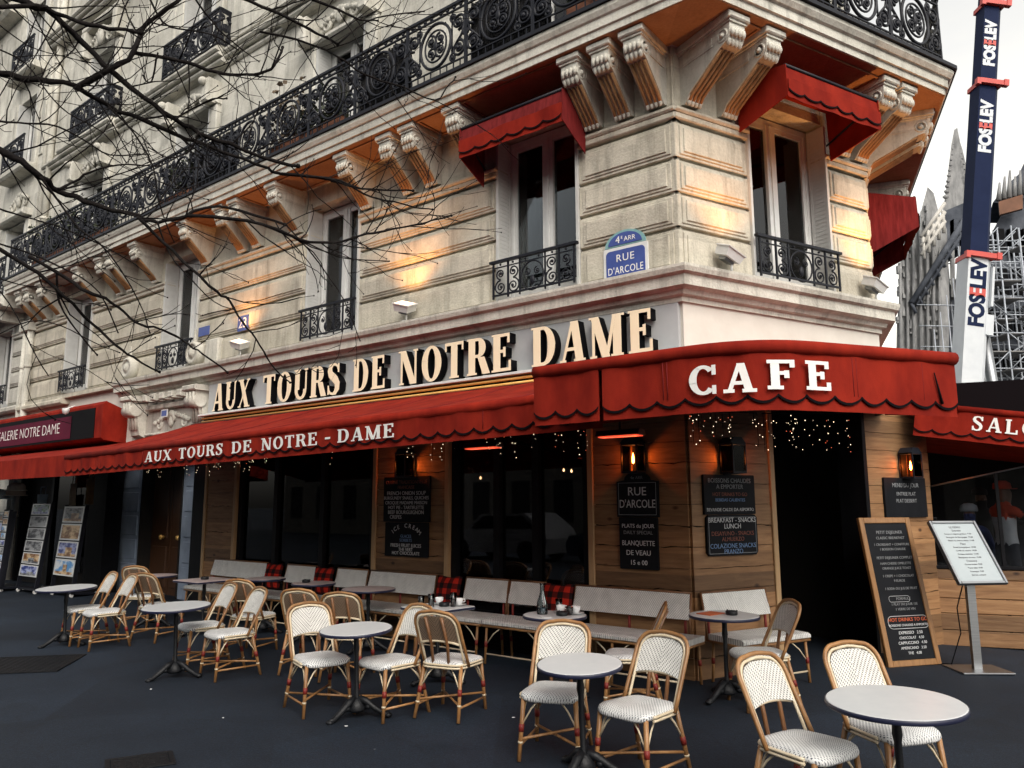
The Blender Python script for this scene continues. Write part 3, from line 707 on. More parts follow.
def put(name, me, fr, x, o=0.0, z=0.0):
    ob = bpy.data.objects.new(name, me); COL.objects.link(ob); ob.location = wp(fr, x, o, z); ob.rotation_euler = (0, 0, RZ[fr]); ob.parent = B
    return ob
for s in (0.19, 0.58, 0.97, 2.70, 3.48, 3.90, 4.77, 6.40, 7.42, 7.84, 8.95, 10.70, 11.68, 12.10, 13.10, 14.90, 15.60, 16.05): put('corbel', cme['L'], 'L', -s)
for s in (0.22, 0.74, 2.63, 2.96): put('corbel', cme['C'], 'C', s)
for s in (0.25, 0.62, 2.5, 2.9, 3.5): put('corbel', cme['R'], 'R', s)

# long balcony railing
rp = rail_panel(1.0, 0.93).mesh('railing_panel', IRON)
pts = path(0.93, KS, 16.5, 8.0)
for a, b in zip(pts[:-1], pts[1:]):
    d = b-a; n = max(1, round(d.length/1.02)); w = d.length/n; ang = math.atan2(d.y, d.x)
    for i in range(n):
        ob = bpy.data.objects.new('railing_panel', rp); COL.objects.link(ob)
        q = a+d*(i/n); ob.location = (q.x, q.y, 6.905); ob.rotation_euler = (0, 0, ang); ob.scale = (w, 1, 1); ob.parent = B

# upper storeys of the left front
up = MB()
W2 = 0.58
ed2 = [0.0]
for w in WIN: ed2 += [w-W2, w+W2]
ed2.append(16.6)
for i in range(0, len(ed2), 2):
    a, b = ed2[i], ed2[i+1]
    up.box(-b, -a, 0.30, 0.65, 6.85, 20.0)
    if b-a > 0.7:
        up.cbox(-b+0.30, -a-0.30, 0.275, 0.30, 7.15, 8.75, 0.012); up.cbox(-b+0.36, -a-0.36, 0.262, 0.275, 7.22, 8.68, 0.010)
        up.cbox(-b+0.34, -a-0.34, 0.275, 0.30, 10.1, 12.2, 0.012); up.cbox(-b+0.40, -a-0.40, 0.262, 0.275, 10.17, 12.13, 0.010)
for w in WIN:
    for z0, z1 in ((8.98, 9.92), (12.0, 13.2), (15.4, 20.0)): up.box(-w-W2, -w+W2, 0.30, 0.65, z0, z1)
    for sg in (-1, 1):      # moulded surround
        x = -w+sg*(W2+0.14)
        up.cbox(x-0.13, x+0.13, 0.22, 0.32, 6.88, 8.95, 0.02); up.cbox(x-0.12, x+0.12, 0.22, 0.32, 9.76, 11.95, 0.02)
        up.cbox(x-0.10, x+0.10, 0.02, 0.32, 8.95, 9.40, 0.03); up.blob((x, 0.0, 9.32), 0.09, 0, 8, 5, (1, 1, 0.9)); up.blob((x, 0.12, 9.02), 0.07, 0, 8, 5)
    up.cbox(-w-W2-0.3, -w+W2+0.3, 0.18, 0.32, 8.95, 9.06, 0.03); up.cbox(-w-W2-0.34, -w+W2+0.34, 0.10, 0.32, 12.62, 12.78, 0.04)
    cartouche(up, -w, 9.22, 0.24, 1.0, 0.34); cartouche(up, -w, 12.25, 0.20, 1.2, 0.62)
    for sg in (-1, 1): up.cbox(-w+sg*0.78-0.1, -w+sg*0.78+0.1, 0.08, 0.32, 12.0, 12.62, 0.03)
USH = 0.25
up.v = [(x, y-USH, z) for x, y, z in up.v]
fpart('wall', up, STONE_UP, B, 'L')
st = MB()
def band(mb, x0, x1, y, z):
    mb.cbox(x0, x1, y+0.12, 0.32, z, z+0.10, 0.03); mb.cbox(x0, x1, y+0.05, 0.32, z+0.10, z+0.17, 0.02); mb.cbox(x0, x1, y, 0.32, z+0.17, z+0.27, 0.03)
band(st, -16.6, 0.0, 0.12, 9.62); band(st, -16.6, 0.0, -0.05, 12.95); band(st, -16.6, 0.0, -0.35, 16.0)
for w in WIN: band(st, -w-1.5, -w+1.1, 0.0, 9.64)
st.v = [(x, y-USH, z) for x, y, z in st.v]
fpart('string_course', st, STONE_UP, B, 'L')
gp = rail_panel(1.0, 0.74).mesh('balconette_panel', IRON)
sp_ = rail_panel(0.22, 0.74).mesh('balconette_side', IRON)
for w in WIN:
    for i in range(2):
        ob = put('balconette_panel', gp, 'L', -w-0.9+1.0*i, 0.21, 9.92)
    for sg in (-1, 1):
        ob = put('balconette_side', sp_, 'L', -w+0.1+sg*0.99, 0.20, 9.92); ob.rotation_euler = (0, 0, RZ['L']+PI/2)
    window_set(B, 'L', -w, 6.92, 2*W2, 2.06, False, 'both', 0.26, -0.02); window_set(B, 'L', -w, 9.92, 2*W2, 2.08, False, 'left', 0.26, -0.02)
cu = MB(); cu.box(0.0, CW, 0.05, 0.7, 6.85, 20); cu.cbox(0.3, CW-0.3, 0.03, 0.05, 7.2, 15.5, 0.02); fpart('wall', cu, STONE_PALE, B, 'C')
ru = MB(); ru.box(0.15, 12, 0.05, 0.7, 6.85, 20); fpart('wall', ru, STONE_PALE, B, 'R')
# drain pipes at the party wall
dp = MB()
for x, r in ((-16.32, 0.075), (-16.62, 0.06)):
    dp.tube([(x, -0.09, 0.1), (x, -0.09, 5.9)], r, 12); dp.tube([(x, -0.04, 6.9), (x, -0.04, 16)], r, 12)
    for z in (1.5, 3.2, 4.9, 8.5, 10.5, 12.5): dp.lathe([(r*1.2, -0.03), (r*1.2, 0.03)], 12, (x, -0.04 if z > 6 else -0.09, z))
dp.box(-16.75, -16.2, -0.2, 0.1, 5.75, 5.98)
fpart('drain_pipe', dp, STONE_PALE, B, 'L')

# carved doorway of the house: consoles, dentils, volutes
dw = MB()
for s in (8.85, 11.05):
    x = -s
    dw.prism([(0.05, 2.95), (-0.06, 3.0), (-0.10, 3.2), (-0.12, 3.34), (-0.20, 3.42), (-0.24, 3.55), (-0.24, 3.62), (0.05, 3.62)], x-0.16, x+0.16, 'x')
    dw.lathe([(0.11, -0.18), (0.11, 0.18)], 14, M=Matrix.Translation((x, -0.16, 3.45)) @ Matrix.Rotation(PI/2, 4, 'Y'))
    for q in (-0.1, 0, 0.1): dw.tube([(x+q, -0.245, 3.6), (x+q, -0.25, 3.45), (x+q, -0.13, 3.33), (x+q, -0.10, 3.1)], 0.03, 6)
    dw.cbox(x-0.22, x+0.22, -0.30, 0.05, 3.62, 3.715, 0.02)
for i in range(6): dw.cbox(-10.62+i*0.30, -10.46+i*0.30, -0.20, 0.0, 3.58, 3.70, 0.015)
dw.cbox(-10.8, -9.1, -0.04, 0.05, 3.44, 3.53, 0.015)
cartouche(dw, -9.95, 3.20, 0.055, 1.3, 0.36)
dw.cbox(-10.85, -9.05, 0.0, 0.06, 2.98, 3.02, 0.01)
for s, sg in ((11.35, -1), (9.02, 1)):      # volutes standing on the cornice
    x = -s
    dw.cbox(x-0.16 if sg < 0 else x-0.5, x+0.5 if sg < 0 else x+0.16, -0.02, 0.05, 4.085, 4.42, 0.03)
    dw.lathe([(0.20, -0.10), (0.20, 0.10), (0.15, 0.12), (0.15, 0.09), (0.09, 0.09), (0.07, 0.13), (0.0, 0.14)], 18, M=Matrix.Translation((x, -0.08, 4.30)) @ Matrix.Rotation(PI/2, 4, 'X') )
    for q in range(6): dw.blob((x-sg*0.02, -0.12, 4.5+0.04*q), 0.05-0.005*q, 0, 6, 4, (1, 0.8, 1.2), 0.2)
dw.cbox(-8.75, -8.35, -0.10, 0.05, 4.085, 4.50, 0.02)
fpart('carved_doorway', dw, STONE_PALE, B, 'L')

# ground floor of the left front
plank_wall(B, 'L', -1.10, -0.0, 0.06, 2.95, 3, False)
for x in (-1.10,):
    t = MB(); t.cbox(x-0.035, x+0.035, -0.055, 0.03, 0.06, 2.95, 0.006); fpart('trim_board', t, TRIM, B, 'L')
plank_wall(B, 'L', -4.46, -3.16, 0.06, 2.95, 5)
plank_wall(B, 'L', -8.55, -7.70, 0.06, 2.95, 8)
shopfront(B, 'L', -3.12, -1.14, (-2.42, -1.86))
shopfront(B, 'L', -7.66, -4.50, (-6.7, -5.6))
BLUEG = pmat('blue grey sky reflection tone', (0.30, 0.37, 0.48), (0.42, 0.50, 0.62), 4, 0.5)  # sky reflection in the side glass put into the panel colour
DOORB = pmat('brown door varnish', (0.06, 0.028, 0.014), (0.10, 0.045, 0.022), 5, 0.4, stretch=(10, 10, 0.8))
jb = MB(); jb.box(-9.0, -8.56, -0.01, 0.3, 0.06, 2.9); jb.box(-12.75, -12.1, -0.02, 0.3, 0.06, 2.9); jb.box(-12.1, -9.0, 0.30, 0.7, 2.55, 2.9); fpart('door_jamb', jb, DARKFRAME, B, 'L')
for a, b in ((-12.6, -11.57), (-10.10, -9.4)):
    sp = MB(); sp.box(a, b, 0.42, 0.48, 0.06, 2.56)
    for i in range(5): sp.cbox(a+0.12, b-0.12, 0.405, 0.42, 0.25+i*0.45, 0.62+i*0.45, 0.01)
    fpart('side_panel', sp, BLUEG, B, 'L')
do = MB()
for a, b in ((-11.56, -10.85), (-10.83, -10.11)):
    do.box(a, b, 0.64, 0.70, 0.06, 2.56); do.box(a-0.02 if a < -11 else a, b if a < -11 else b+0.02, 0.70, 0.74, 0.06, 2.56)
    for z0, z1 in ((0.2, 0.95), (1.1, 2.4)): do.cbox(a+0.1, b-0.1, 0.62, 0.64, z0, z1, 0.012)
dob = fpart('door', do, DOORB, B, 'L')
bk0 = MB(); bk0.box(-12.8, -8.6, 0.80, 0.86, 0.05, 2.9); bk0.box(-11.585, -11.55, 0.40, 0.80, 0.06, 2.56); bk0.box(-10.12, -10.085, 0.40, 0.80, 0.06, 2.56); fpart('porch_wall', bk0, DARKIN, B, 'L')
for x in (-11.05, -10.45):
    k = MB(); k.lathe([(0.03, 0), (0.03, 0.03), (0.05, 0.05), (0.04, 0.08), (0, 0.09)], 12, M=Matrix.Translation((x, 0.62, 1.12)) @ Matrix.Rotation(PI/2, 4, 'X')); k.build('door_knob', BRASS, dob)
# ground floor of the cut corner
plank_wall(B, 'C', 0.0, 1.08, 0.06, 2.95, 11, False)
plank_wall(B, 'C', 2.66, 3.84, 0.06, 2.95, 12, False)
t = MB(); t.cbox(1.08, 1.15, -0.055, 0.3, 0.06, 2.95, 0.006); fpart('trim_board', t, TRIM, B, 'C')
t = MB(); t.cbox(2.60, 2.66, -0.055, 0.3, 0.06, 2.95, 0.006); fpart('trim_board', t, DARKFRAME, B, 'C')
# the dark room of the bar behind windows and door
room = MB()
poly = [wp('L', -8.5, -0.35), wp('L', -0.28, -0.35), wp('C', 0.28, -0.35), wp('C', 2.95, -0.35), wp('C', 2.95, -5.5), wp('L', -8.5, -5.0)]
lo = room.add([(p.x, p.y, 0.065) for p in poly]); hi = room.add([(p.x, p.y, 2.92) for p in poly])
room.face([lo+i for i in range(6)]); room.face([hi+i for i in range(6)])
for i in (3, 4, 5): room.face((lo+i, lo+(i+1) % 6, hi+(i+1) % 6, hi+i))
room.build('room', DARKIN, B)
# ================================================================== neighbour house on the left
NB = thing('neighbour_house', 'pale stone house beyond the drain pipes at far left, half hidden by branches', 'building', (0, 0, 0))
nb = MB(); NW = [18.2, 21.9, 25.6]
ed = [16.75]
for w in NW: ed += [w-0.6, w+0.6]
ed.append(31.0)
for i in range(0, len(ed), 2):
    a, b = ed[i], ed[i+1]
    pier_courses(nb, -b, -a); nb.box(-b, -a, 0.02, 0.38, 5.85, 6.3); nb.box(-b, -a, 0.05, 0.4, 6.3, 20.0)
    if b-a > 0.8: nb.cbox(-b+0.3, -a-0.3, 0.02, 0.05, 6.9, 9.4, 0.012); nb.cbox(-b+0.3, -a-0.3, 0.02, 0.05, 10.4, 12.4, 0.012)
for w in NW:
    for z0, z1 in ((8.8, 10.22), (12.3, 12.95), (15.0, 20.0)): nb.box(-w-0.6, -w+0.6, 0.05, 0.4, z0, z1)
    for sg in (-1, 1): nb.cbox(-w+sg*0.74-0.12, -w+sg*0.74+0.12, -0.02, 0.06, 6.4, 8.8, 0.02); nb.cbox(-w+sg*0.74-0.12, -w+sg*0.74+0.12, -0.02, 0.06, 10.22, 12.3, 0.02); nb.cbox(-w+sg*0.74-0.12, -w+sg*0.74+0.12, -0.02, 0.06, 12.95, 15.0, 0.02)
    nb.cbox(-w-0.9, -w+0.9, -0.2, 0.1, 8.85, 9.02, 0.04); cartouche(nb, -w, 9.4, 0.03, 1.2, 0.5); nb.cbox(-w-0.85, -w+0.85, -0.30, 0.1, 10.02, 10.22, 0.05); nb.cbox(-w-0.85, -w+0.85, -0.30, 0.1, 12.78, 12.95, 0.05)
    nb.box(-w-0.6, -w+0.6, 0.02, 0.38, 6.0, 6.3)
nb.box(-31, -16.75, 0.05, 0.4, 2.9, 4.05); nb.cbox(-31, -16.75, -0.12, 0.3, 3.9, 4.05, 0.04)
nb.cbox(-31, -16.75, -0.62, 0.3, 6.32, 6.60, 0.06); nb.box(-31, -16.75, 0.9, 1.0, 3, 20); nb.cbox(-31, -19.3, -0.55, 0.1, 15.4, 15.7, 0.06); nb.cbox(-31, -19.3, -0.35, 0.1, 15.1, 15.4, 0.08)
for i in range(24): nb.cbox(-31+i*0.48, -30.8+i*0.48, -0.48, 0.1, 15.22, 15.4, 0.02)
nb.box(-31, -18.0, 0.5, 0.6, 0.05, 2.9)
for w in NW:
    for q in (-0.95, 0.95): nb.cbox(-w+q-0.1, -w+q+0.1, -0.5, 0.05, 6.05, 6.32, 0.06)
fpart('wall', nb, STONE_UP, NB, 'L')
for w in NW:
    window_set(NB, 'L', -w, 4.11, 1.2, 2.0, True, 'both'); window_set(NB, 'L', -w, 6.62, 1.2, 2.1, False, 'full', 0.26, -0.02); window_set(NB, 'L', -w, 10.24, 1.2, 2.06, False, 'left', 0.26, -0.02); window_set(NB, 'L', -w, 12.97, 1.2, 2.03, False, 'both', 0.26, -0.02)
    for z in (10.24, 12.97):
        ob = put('balconette_panel', gp, 'L', -w-0.7, 0.24, z); ob.scale = (1.4, 1, 1); ob.parent = NB
for i in range(13):
    ob = put('railing_panel', rp, 'L', -30.2+i*1.03, 0.58, 6.62); ob.parent = NB

# ================================================================== awnings
def lerp(a, b, t): return a+(b-a)*t
def valance_path(mb, fn, zb, h, n, m=(0, 1), amp=0.045, lip=0.05):
    """scalloped flap hung along a curved front; fn(t) gives the point and the outward normal"""
    K = n*10; fr, bk, br = [], [], []
    for i in range(K+1):
        t = i/K; p, out = fn(t); w = 0.006*math.sin(t*n*2.2+1.3)+0.004*math.sin(t*n*5.1)
        zs = zb+lip+amp*(1-abs(math.sin(PI*((t*n) % 1.0)))**0.75)
        a = p+out*(0.012+w); q = p+out*w; c = p+out*(0.015+w)
        fr.append(((a.x, a.y, zb+h), (a.x, a.y, zs))); bk.append(((q.x, q.y, zb+h), (q.x, q.y, zb))); br.append(((c.x, c.y, zs+0.008), (c.x, c.y, zs-0.009)))
    for L_, mm in ((bk, m[0]), (fr, m[0]), (br, m[1])):
        b0 = mb.add([p for pr in L_ for p in pr])
        for i in range(K): mb.face((b0+2*i, b0+2*i+1, b0+2*i+3, b0+2*i+2), mm, True)
    return mb
def valance(mb, P0, P1, zb0, zb1, h, n, out, m=(0, 1), amp=0.045, lip=0.05):
    """scalloped front flap (with braid) over a straight longer flap; P0,P1 2D ends, out = outward 2D normal"""
    P0, P1, out = Vector(P0), Vector(P1), Vector(out); K = n*10
    fr, bk, br, brb = [], [], [], []
    for i in range(K+1):
        t = i/K; p = P0.lerp(P1, t); zb = lerp(zb0, zb1, t)
        w = 0.006*math.sin(t*n*2.2+1.3)+0.004*math.sin(t*n*5.1)
        e = abs(math.sin(PI*((t*n) % 1.0)))**0.75
        zs = zb+lip+amp*(1-e)
        a = p+out*(0.012+w); q = p+out*w; c = p+out*(0.015+w)
        fr.append(((a.x, a.y, zb+h), (a.x, a.y, zs))); bk.append(((q.x, q.y, zb+h), (q.x, q.y, zb)))
        br.append(((c.x, c.y, zs+0.008), (c.x, c.y, zs-0.009)))
    for L_, mm in ((bk, m[0]), (fr, m[0]), (br, m[1])):
        b0 = mb.add([p for pr in L_ for p in pr])
        for i in range(K): mb.face((b0+2*i, b0+2*i+1, b0+2*i+3, b0+2*i+2), mm)
    # thickness of the hanging cloth: inner sheet
    b0 = mb.add([(p[0]-out.x*0.006, p[1]-out.y*0.006, p[2]) for pr in bk for p in pr])
    for i in range(K): mb.face((b0+2*i, b0+2*i+2, b0+2*i+3, b0+2*i+1), m[0])
    return mb

# long awning of the left front
O2 = 2.08
A = thing('long_awning', 'long red cloth awning with scalloped white lettered valance stretched along the left street front', 'awning', wp('L', 0, 0), RZ['L'])
zt = lambda x: 2.265+0.0145*x          # bottom of the flap along local x (-8.9 .. 0.3)
xa, xb = -8.92, 0.30
c = MB()
def canopy(u, v):
    x = xa+(xb-xa)*u; y = lerp(-0.12, -O2, v); z = lerp(3.07, zt(x)+0.30, v)-0.03*math.sin(PI*v)
    return (x, y, z+0.004*math.sin(u*90))
c.grid(canopy, 60, 8)
c.grid(lambda u, v: (canopy(u, v)[0], canopy(u, v)[1], canopy(u, v)[2]-0.006), 60, 8)
c.build('canopy', FABRIC, A)
sm_ = MB()      # stitched seams between the cloth widths
for i in range(1, 8):
    u0 = i/8
    for du in (-0.0011, 0.0011):
        P = [canopy(u0+du, k/10) for k in range(11)]; sm_.tube([(p[0], p[1], p[2]+0.002) for p in P], 0.0035, 4)
    x = xa+(xb-xa)*u0; sm_.tube([(x, -O2-0.02, zt(x)+0.25), (x, -O2-0.022, zt(x)+0.08)], 0.0035, 4)
sm_.build('seam', FABRIC_OLD, A)
r = MB(); r.tube([(xa, -O2, zt(xa)+0.275), (xb, -O2, zt(xb)+0.275)], 0.042, 12); r.build('front_bar', FABRIC, A)
v = MB(); valance(v, (xa, -O2-0.005), (xb, -O2-0.005), zt(xa), zt(xb), 0.255, 44, (0, -1)); v.build('valance', [FABRIC, BRAID], A)
for x in (xa, xb-0.02):
    s = MB(); s.prism([(-0.12, 3.05), (-O2, zt(x)+0.28), (-O2, zt(x)+0.03), (-0.3, 2.55)], x, x+0.012, 'x'); s.build('side_flap', FABRIC, A)
fr_ = MB()
for x in (-8.6, -5.8, -3.0, -0.4):
    fr_.tube([(x, -0.1, 2.75), (x, -1.1, 2.52), (x, -O2+0.05, zt(x)+0.22)], 0.018, 8)
fr_.box(xa, xb, -0.17, -0.04, 2.98, 3.06); fr_.build('folding_arm', IRON, A)
slope = 0.0145
for w_, s0, s1 in (('AUX', 6.53, 5.87), ('TOURS', 5.70, 4.74), ('DE', 4.56, 4.17), ('NOTRE', 3.99, 3.03), ('-', 2.92, 2.82), ('DAME', 2.72, 1.91)):
    for l in letters(w_, -s0, -s1, 0, 0.13, -O2-0.032, 0.003, [WHITEC], A, 'valance_letter', 0.13, T=0.19, t=0.09, sh=0.09, so=0.06):
        l.location.z = zt(l.location.x)+0.085; l.rotation_euler = (0, -slope*0.9, 0)

# corner awning
cor = Vector((1.497, 4.66)); dR = Vector((math.sin(rad(70.8)), math.cos(rad(70.8)))); nRt = Vector((math.cos(rad(70.8)), -math.sin(rad(70.8))))
pA = cor+1.68*UL; pB = cor; pC = cor+1.61*dR
base = wp('L', 0, 0)
A = thing('corner_awning', 'big red corner awning with the word café across its fold, hung over the corner door', 'awning', base, 0)
rel = lambda p: (p[0]-base.x, p[1]-base.y)
ZB, ZT = 2.275, 2.675
c = MB()
BL = 0.44                                  # the fold is eased round over this length on both sides
def front_pt(x):                           # x: distance along the front from the fold (-1.68 .. 1.61)
    if x <= -BL: p, d = pB+UL*(-x), -UL
    elif x >= BL: p, d = pB+dR*x, dR
    else:
        t = (x+BL)/(2*BL); a, c2 = pB+UL*BL, pB+dR*BL
        p = a*(1-t)**2+pB*2*t*(1-t)+c2*t*t; d = ((pB-a)*(1-t)+(c2-pB)*t).normalized()
    n = Vector((d.y, -d.x)); return p+n*0.0, d, n
front = [pA, pB, pC]; back = [wp('L', -0.04, 0.10).to_2d(), wp('L', 0, 0.10).to_2d(), wp('C', 2.98, 0.10).to_2d()]
for i in range(2):
    for off in (0, -0.006):
        c.grid(lambda u, v: (*rel(back[i].lerp(back[i+1], u).lerp(front_pt((-1.68+1.68*u) if i == 0 else 1.61*u)[0], v)), lerp(3.12, ZT+0.02, v)-0.025*math.sin(PI*v)+off), 16, 8)
c.build('canopy', FABRIC, A)
r = MB(); r.tube([(*rel(front_pt(-1.68+3.29*k/40)[0]), ZT) for k in range(41)], 0.046, 12); r.build('front_bar', FABRIC, A)
v = MB()
g1 = pA.lerp(pB, 0.333); g2 = pA.lerp(pB, 0.352)
for xa_, xb_, n_ in ((-1.68, -1.12, 3), (-1.09, 1.61, 13)):
    def fn(t, xa_=xa_, xb_=xb_): p, d, n = front_pt(lerp(xa_, xb_, t)); return Vector(rel(p)), n
    valance_path(v, fn, ZB, ZT-ZB, n_)
v.build('valance', [FABRIC, BRAID], A)
s = MB()
for a, b in ((pA, back[0]), (pC, back[2])):
    q = [(*rel(a), ZT), (*rel(a), ZB+0.02), (*rel(b), 2.72), (*rel(b), 3.1)]; i0 = s.add(q); s.face((i0, i0+1, i0+2, i0+3))
s.build('side_flap', FABRIC, A)
f = MB(); p = cor+1.40*dR+nRt*0.024
f.tube([(*rel(p), ZB+0.29), (*rel(p+dR*0.05), ZB+0.08)], [0.004, 0.009], 6); f.build('seam_opening', BRAID, A)
sm_ = MB()
for xq in (-0.62, -0.59, 0.72, 0.75, 1.3):
    p, d, n = front_pt(xq); q2 = p+n*0.02; sm_.tube([(*rel(q2), ZT-0.05), (*rel(q2), ZB+0.10)], 0.003, 4)
sm_.build('seam', FABRIC_OLD, A)
for a in (pA.lerp(pB, 0.2), pB.lerp(pC, 0.12), pB.lerp(pC, 0.9)):
    f = MB(); b = back[0].lerp(back[2], 0.1 if (a-pA).length < 1 else 0.55 if (a-pC).length > 1 else 0.95)
    a = a.lerp(b, 0.12); f.tube([(*rel(b), 2.72), (*rel(a.lerp(b, 0.5)), 2.58), (*rel(a), ZT-0.10)], 0.018, 8); f.build('folding_arm', IRON, A)
def on_seg(org, d, nrm, word, x0, x1, z0, h, par, mats, nm, **kw):
    ang = math.atan2(d.y, d.x)
    for l in letters(word, x0, x1, z0, h, 0, 0.003, mats, par, nm, 0.22, **kw):
        w_ = max(v_.co.x for v_ in l.data.vertices); p, d, n = front_pt(l.location.x+w_/2); q = p+n*0.036-d*w_/2; l.location = (*rel(q), l.location.z); l.rotation_euler = (0, 0, math.atan2(d.y, d.x))
slab_kw = dict(T=0.21, t=0.12, sh=0.12, so=0.085)
on_seg(cor, -UL, NL, 'CA', -0.435, 0.02-0.02, 2.385, 0.185, A, [WHITEC], 'valance_letter', **slab_kw)
on_seg(cor, dR, nRt, 'FE', 0.085, 0.535, 2.40, 0.185, A, [WHITEC], 'valance_letter', **slab_kw)

# right awning over the side street terrace
RZS = -TR
A = thing('side_awning', 'red awning over the side street terrace at right, lettered on its near end flap', 'awning', (C1.x-0.386*NR.x, C1.y-0.386*NR.y, 0.09), RZS)
A.rotation_euler = (0, 0.155, RZS)
v = MB(); zb = 2.475; valance(v, (0.30, 0), (3.6, 0), zb, zb, 0.34, 17, (0, -1), amp=0.04, lip=0.05); v.build('valance', [FABRIC, BRAID], A)
r = MB(); r.tube([(0.30, 0, zb+0.36), (3.6, 0, zb+0.36)], 0.04, 10); r.build('edge_bar', FABRIC, A)
c = MB(); c.grid(lambda u, v: (0.05+3.55*v, 0.02+7*u, zb+0.385-0.01*math.sin(PI*v)), 20, 8); c.grid(lambda u, v: (0.05+3.55*v, 0.02+7*u, zb+0.378-0.01*math.sin(PI*v)), 20, 8); c.build('canopy', FABRIC, A)
v = MB(); valance(v, (3.6, 0.05), (3.6, 7.0), zb, zb, 0.34, 36, (1, 0), amp=0.04, lip=0.05); v.build('valance', [FABRIC, BRAID], A)
h = MB(); h.prism([(0.62, zb+0.41), (3.6, zb+0.41), (3.6, zb+1.15), (0.62, zb+0.66)], 0.10, 0.16, 'y'); h.build('end_hood', BRAID, A)
for w_, x0, x1 in (('SALON', 0.885, 1.72), ('DE', 1.90, 2.20), ('T', 2.38, 2.55), ('E', 2.78, 2.93)):
    letters(w_, x0, x1, zb+0.13, 0.165, -0.02, 0.003, [WHITEC], A, 'valance_letter', 0.16, T=0.19, t=0.10, sh=0.10, so=0.07)
hb = MB()
for a in ((2.585, 2.625, 0, 0.165), (2.69, 2.73, 0, 0.165), (2.625, 2.69, 0.07, 0.095)): hb.box(a[0], a[1], -0.023, -0.019, zb+0.13+a[2], zb+0.13+a[3])
hb.build('valance_letter', WHITEC, A)

# souvenir shop awning and fascia at far left
A = thing('shop_awning', 'plain dark red awning of the souvenir shop at far left', 'awning', wp('L', 0, 0), RZ['L'])
c = MB(); c.grid(lambda u, v: (-18+8.35*u, lerp(-0.1, -1.75, v), lerp(2.88, 2.50, v)), 20, 4); c.build('canopy', FABRIC, A)
v = MB(); v.box(-18, -9.65, -1.765, -1.745, 2.17, 2.50); v.build('valance', FABRIC, A)
v = MB(); v.prism([(-0.1, 2.88), (-1.74, 2.5), (-1.74, 2.19), (-0.1, 2.45)], -9.665, -9.65, 'x'); v.build('side_flap', FABRIC, A)
SG = thing('shop_fascia', 'red shop fascia box with a dark lettered panel above the souvenir shop', 'shop sign', wp('L', 0, 0), RZ['L'])
PURP = pmat('plum panel', (0.075, 0.006, 0.022), (0.11, 0.010, 0.03), 2, 0.6, spec=0.08)
c = MB(); c.prism([(0.02, 2.88), (-0.40, 2.93), (-0.45, 2.97), (-0.45, 3.60), (-0.40, 3.66), (0.02, 3.50)], -17.5, -11.55, 'x'); c.build('fascia_box', FABRIC, SG)
c = MB(); c.box(-17.3, -11.85, -0.462, -0.45, 2.98, 3.55); c.build('dark_panel', BLACKL, SG)
c = MB(); c.box(-17.3, -12.85, -0.470, -0.462, 3.02, 3.46); c.build('plum_panel', PURP, SG)
text('fascia_letter', 'GALERIE NOTRE DAME', 0.31, WHITEC, SG, -14.98, -0.475, 3.24, sx=1.04, bold=-0.004)
c = MB(); c.lathe([(0.0, 0), (0.05, 0.02), (0.07, 0.10), (0.06, 0.12)], 10, (-12.75, -0.62, 3.47)); c.tube([(-12.75, -0.62, 3.58), (-12.75, -0.45, 3.66)], 0.015, 6); c.build('spot_lamp', LAMPW, SG)

# little red awnings over the first floor windows
def window_awning(fr, x0, x1, d, zt_, zv, zb_, zw, label, mat):
    A = thing('window_awning', label, 'awning', wp(fr, 0, 0), RZ[fr], 'small red awnings over the first floor windows')
    c = MB(); c.grid(lambda u, v: (x0+(x1-x0)*u, lerp(-0.03, -d, v), lerp(zt_+0.16, zt_, v)), 10, 3)
    c.grid(lambda u, v: (x0+(x1-x0)*u, -d+0.0*v-0.02*v, lerp(zt_, zv, v)), 10, 2); c.build('canopy', mat, A)
    v = MB(); valance(v, (x0, -d-0.025), (x1, -d-0.025), zb_, zb_, zv-zb_, 6, (0, -1), amp=0.04, lip=0.045); v.build('valance', [FABRIC, BRAID], A)
    for x in (x0, x1):
        s = MB(); s.prism([(-0.03, zt_+0.16), (-d-0.02, zt_), (-d-0.03, zb_+0.02), (-0.05, zw)], x-0.006, x+0.006, 'x'); s.build('side_flap', mat, A)
    s = MB(); s.tube([(x0, -d, zt_), (x1, -d, zt_)], 0.02, 8)
    for x in (x0+0.02, x1-0.02): s.tube([(x, -0.02, zw+0.2), (x, -d, zt_-0.02)], 0.012, 6)
    s.build('frame', IRON, A)
window_awning('L', -2.58, -1.08, 0.48, 6.22, 6.05, 5.83, 5.62, 'faded red awning streaked with bird droppings above the window left of the blue street plaque', FABRIC_OLD)
window_awning('C', 0.90, 2.40, 0.70, 6.22, 6.06, 5.85, 5.76, 'clean red scalloped awning above the window on the cut corner', FABRIC)
window_awning('R', 0.75, 2.2, 0.64, 5.66, 5.46, 5.24, 4.95, 'dark red awning seen side on beyond the right edge of the corner', FABRIC_OLD)

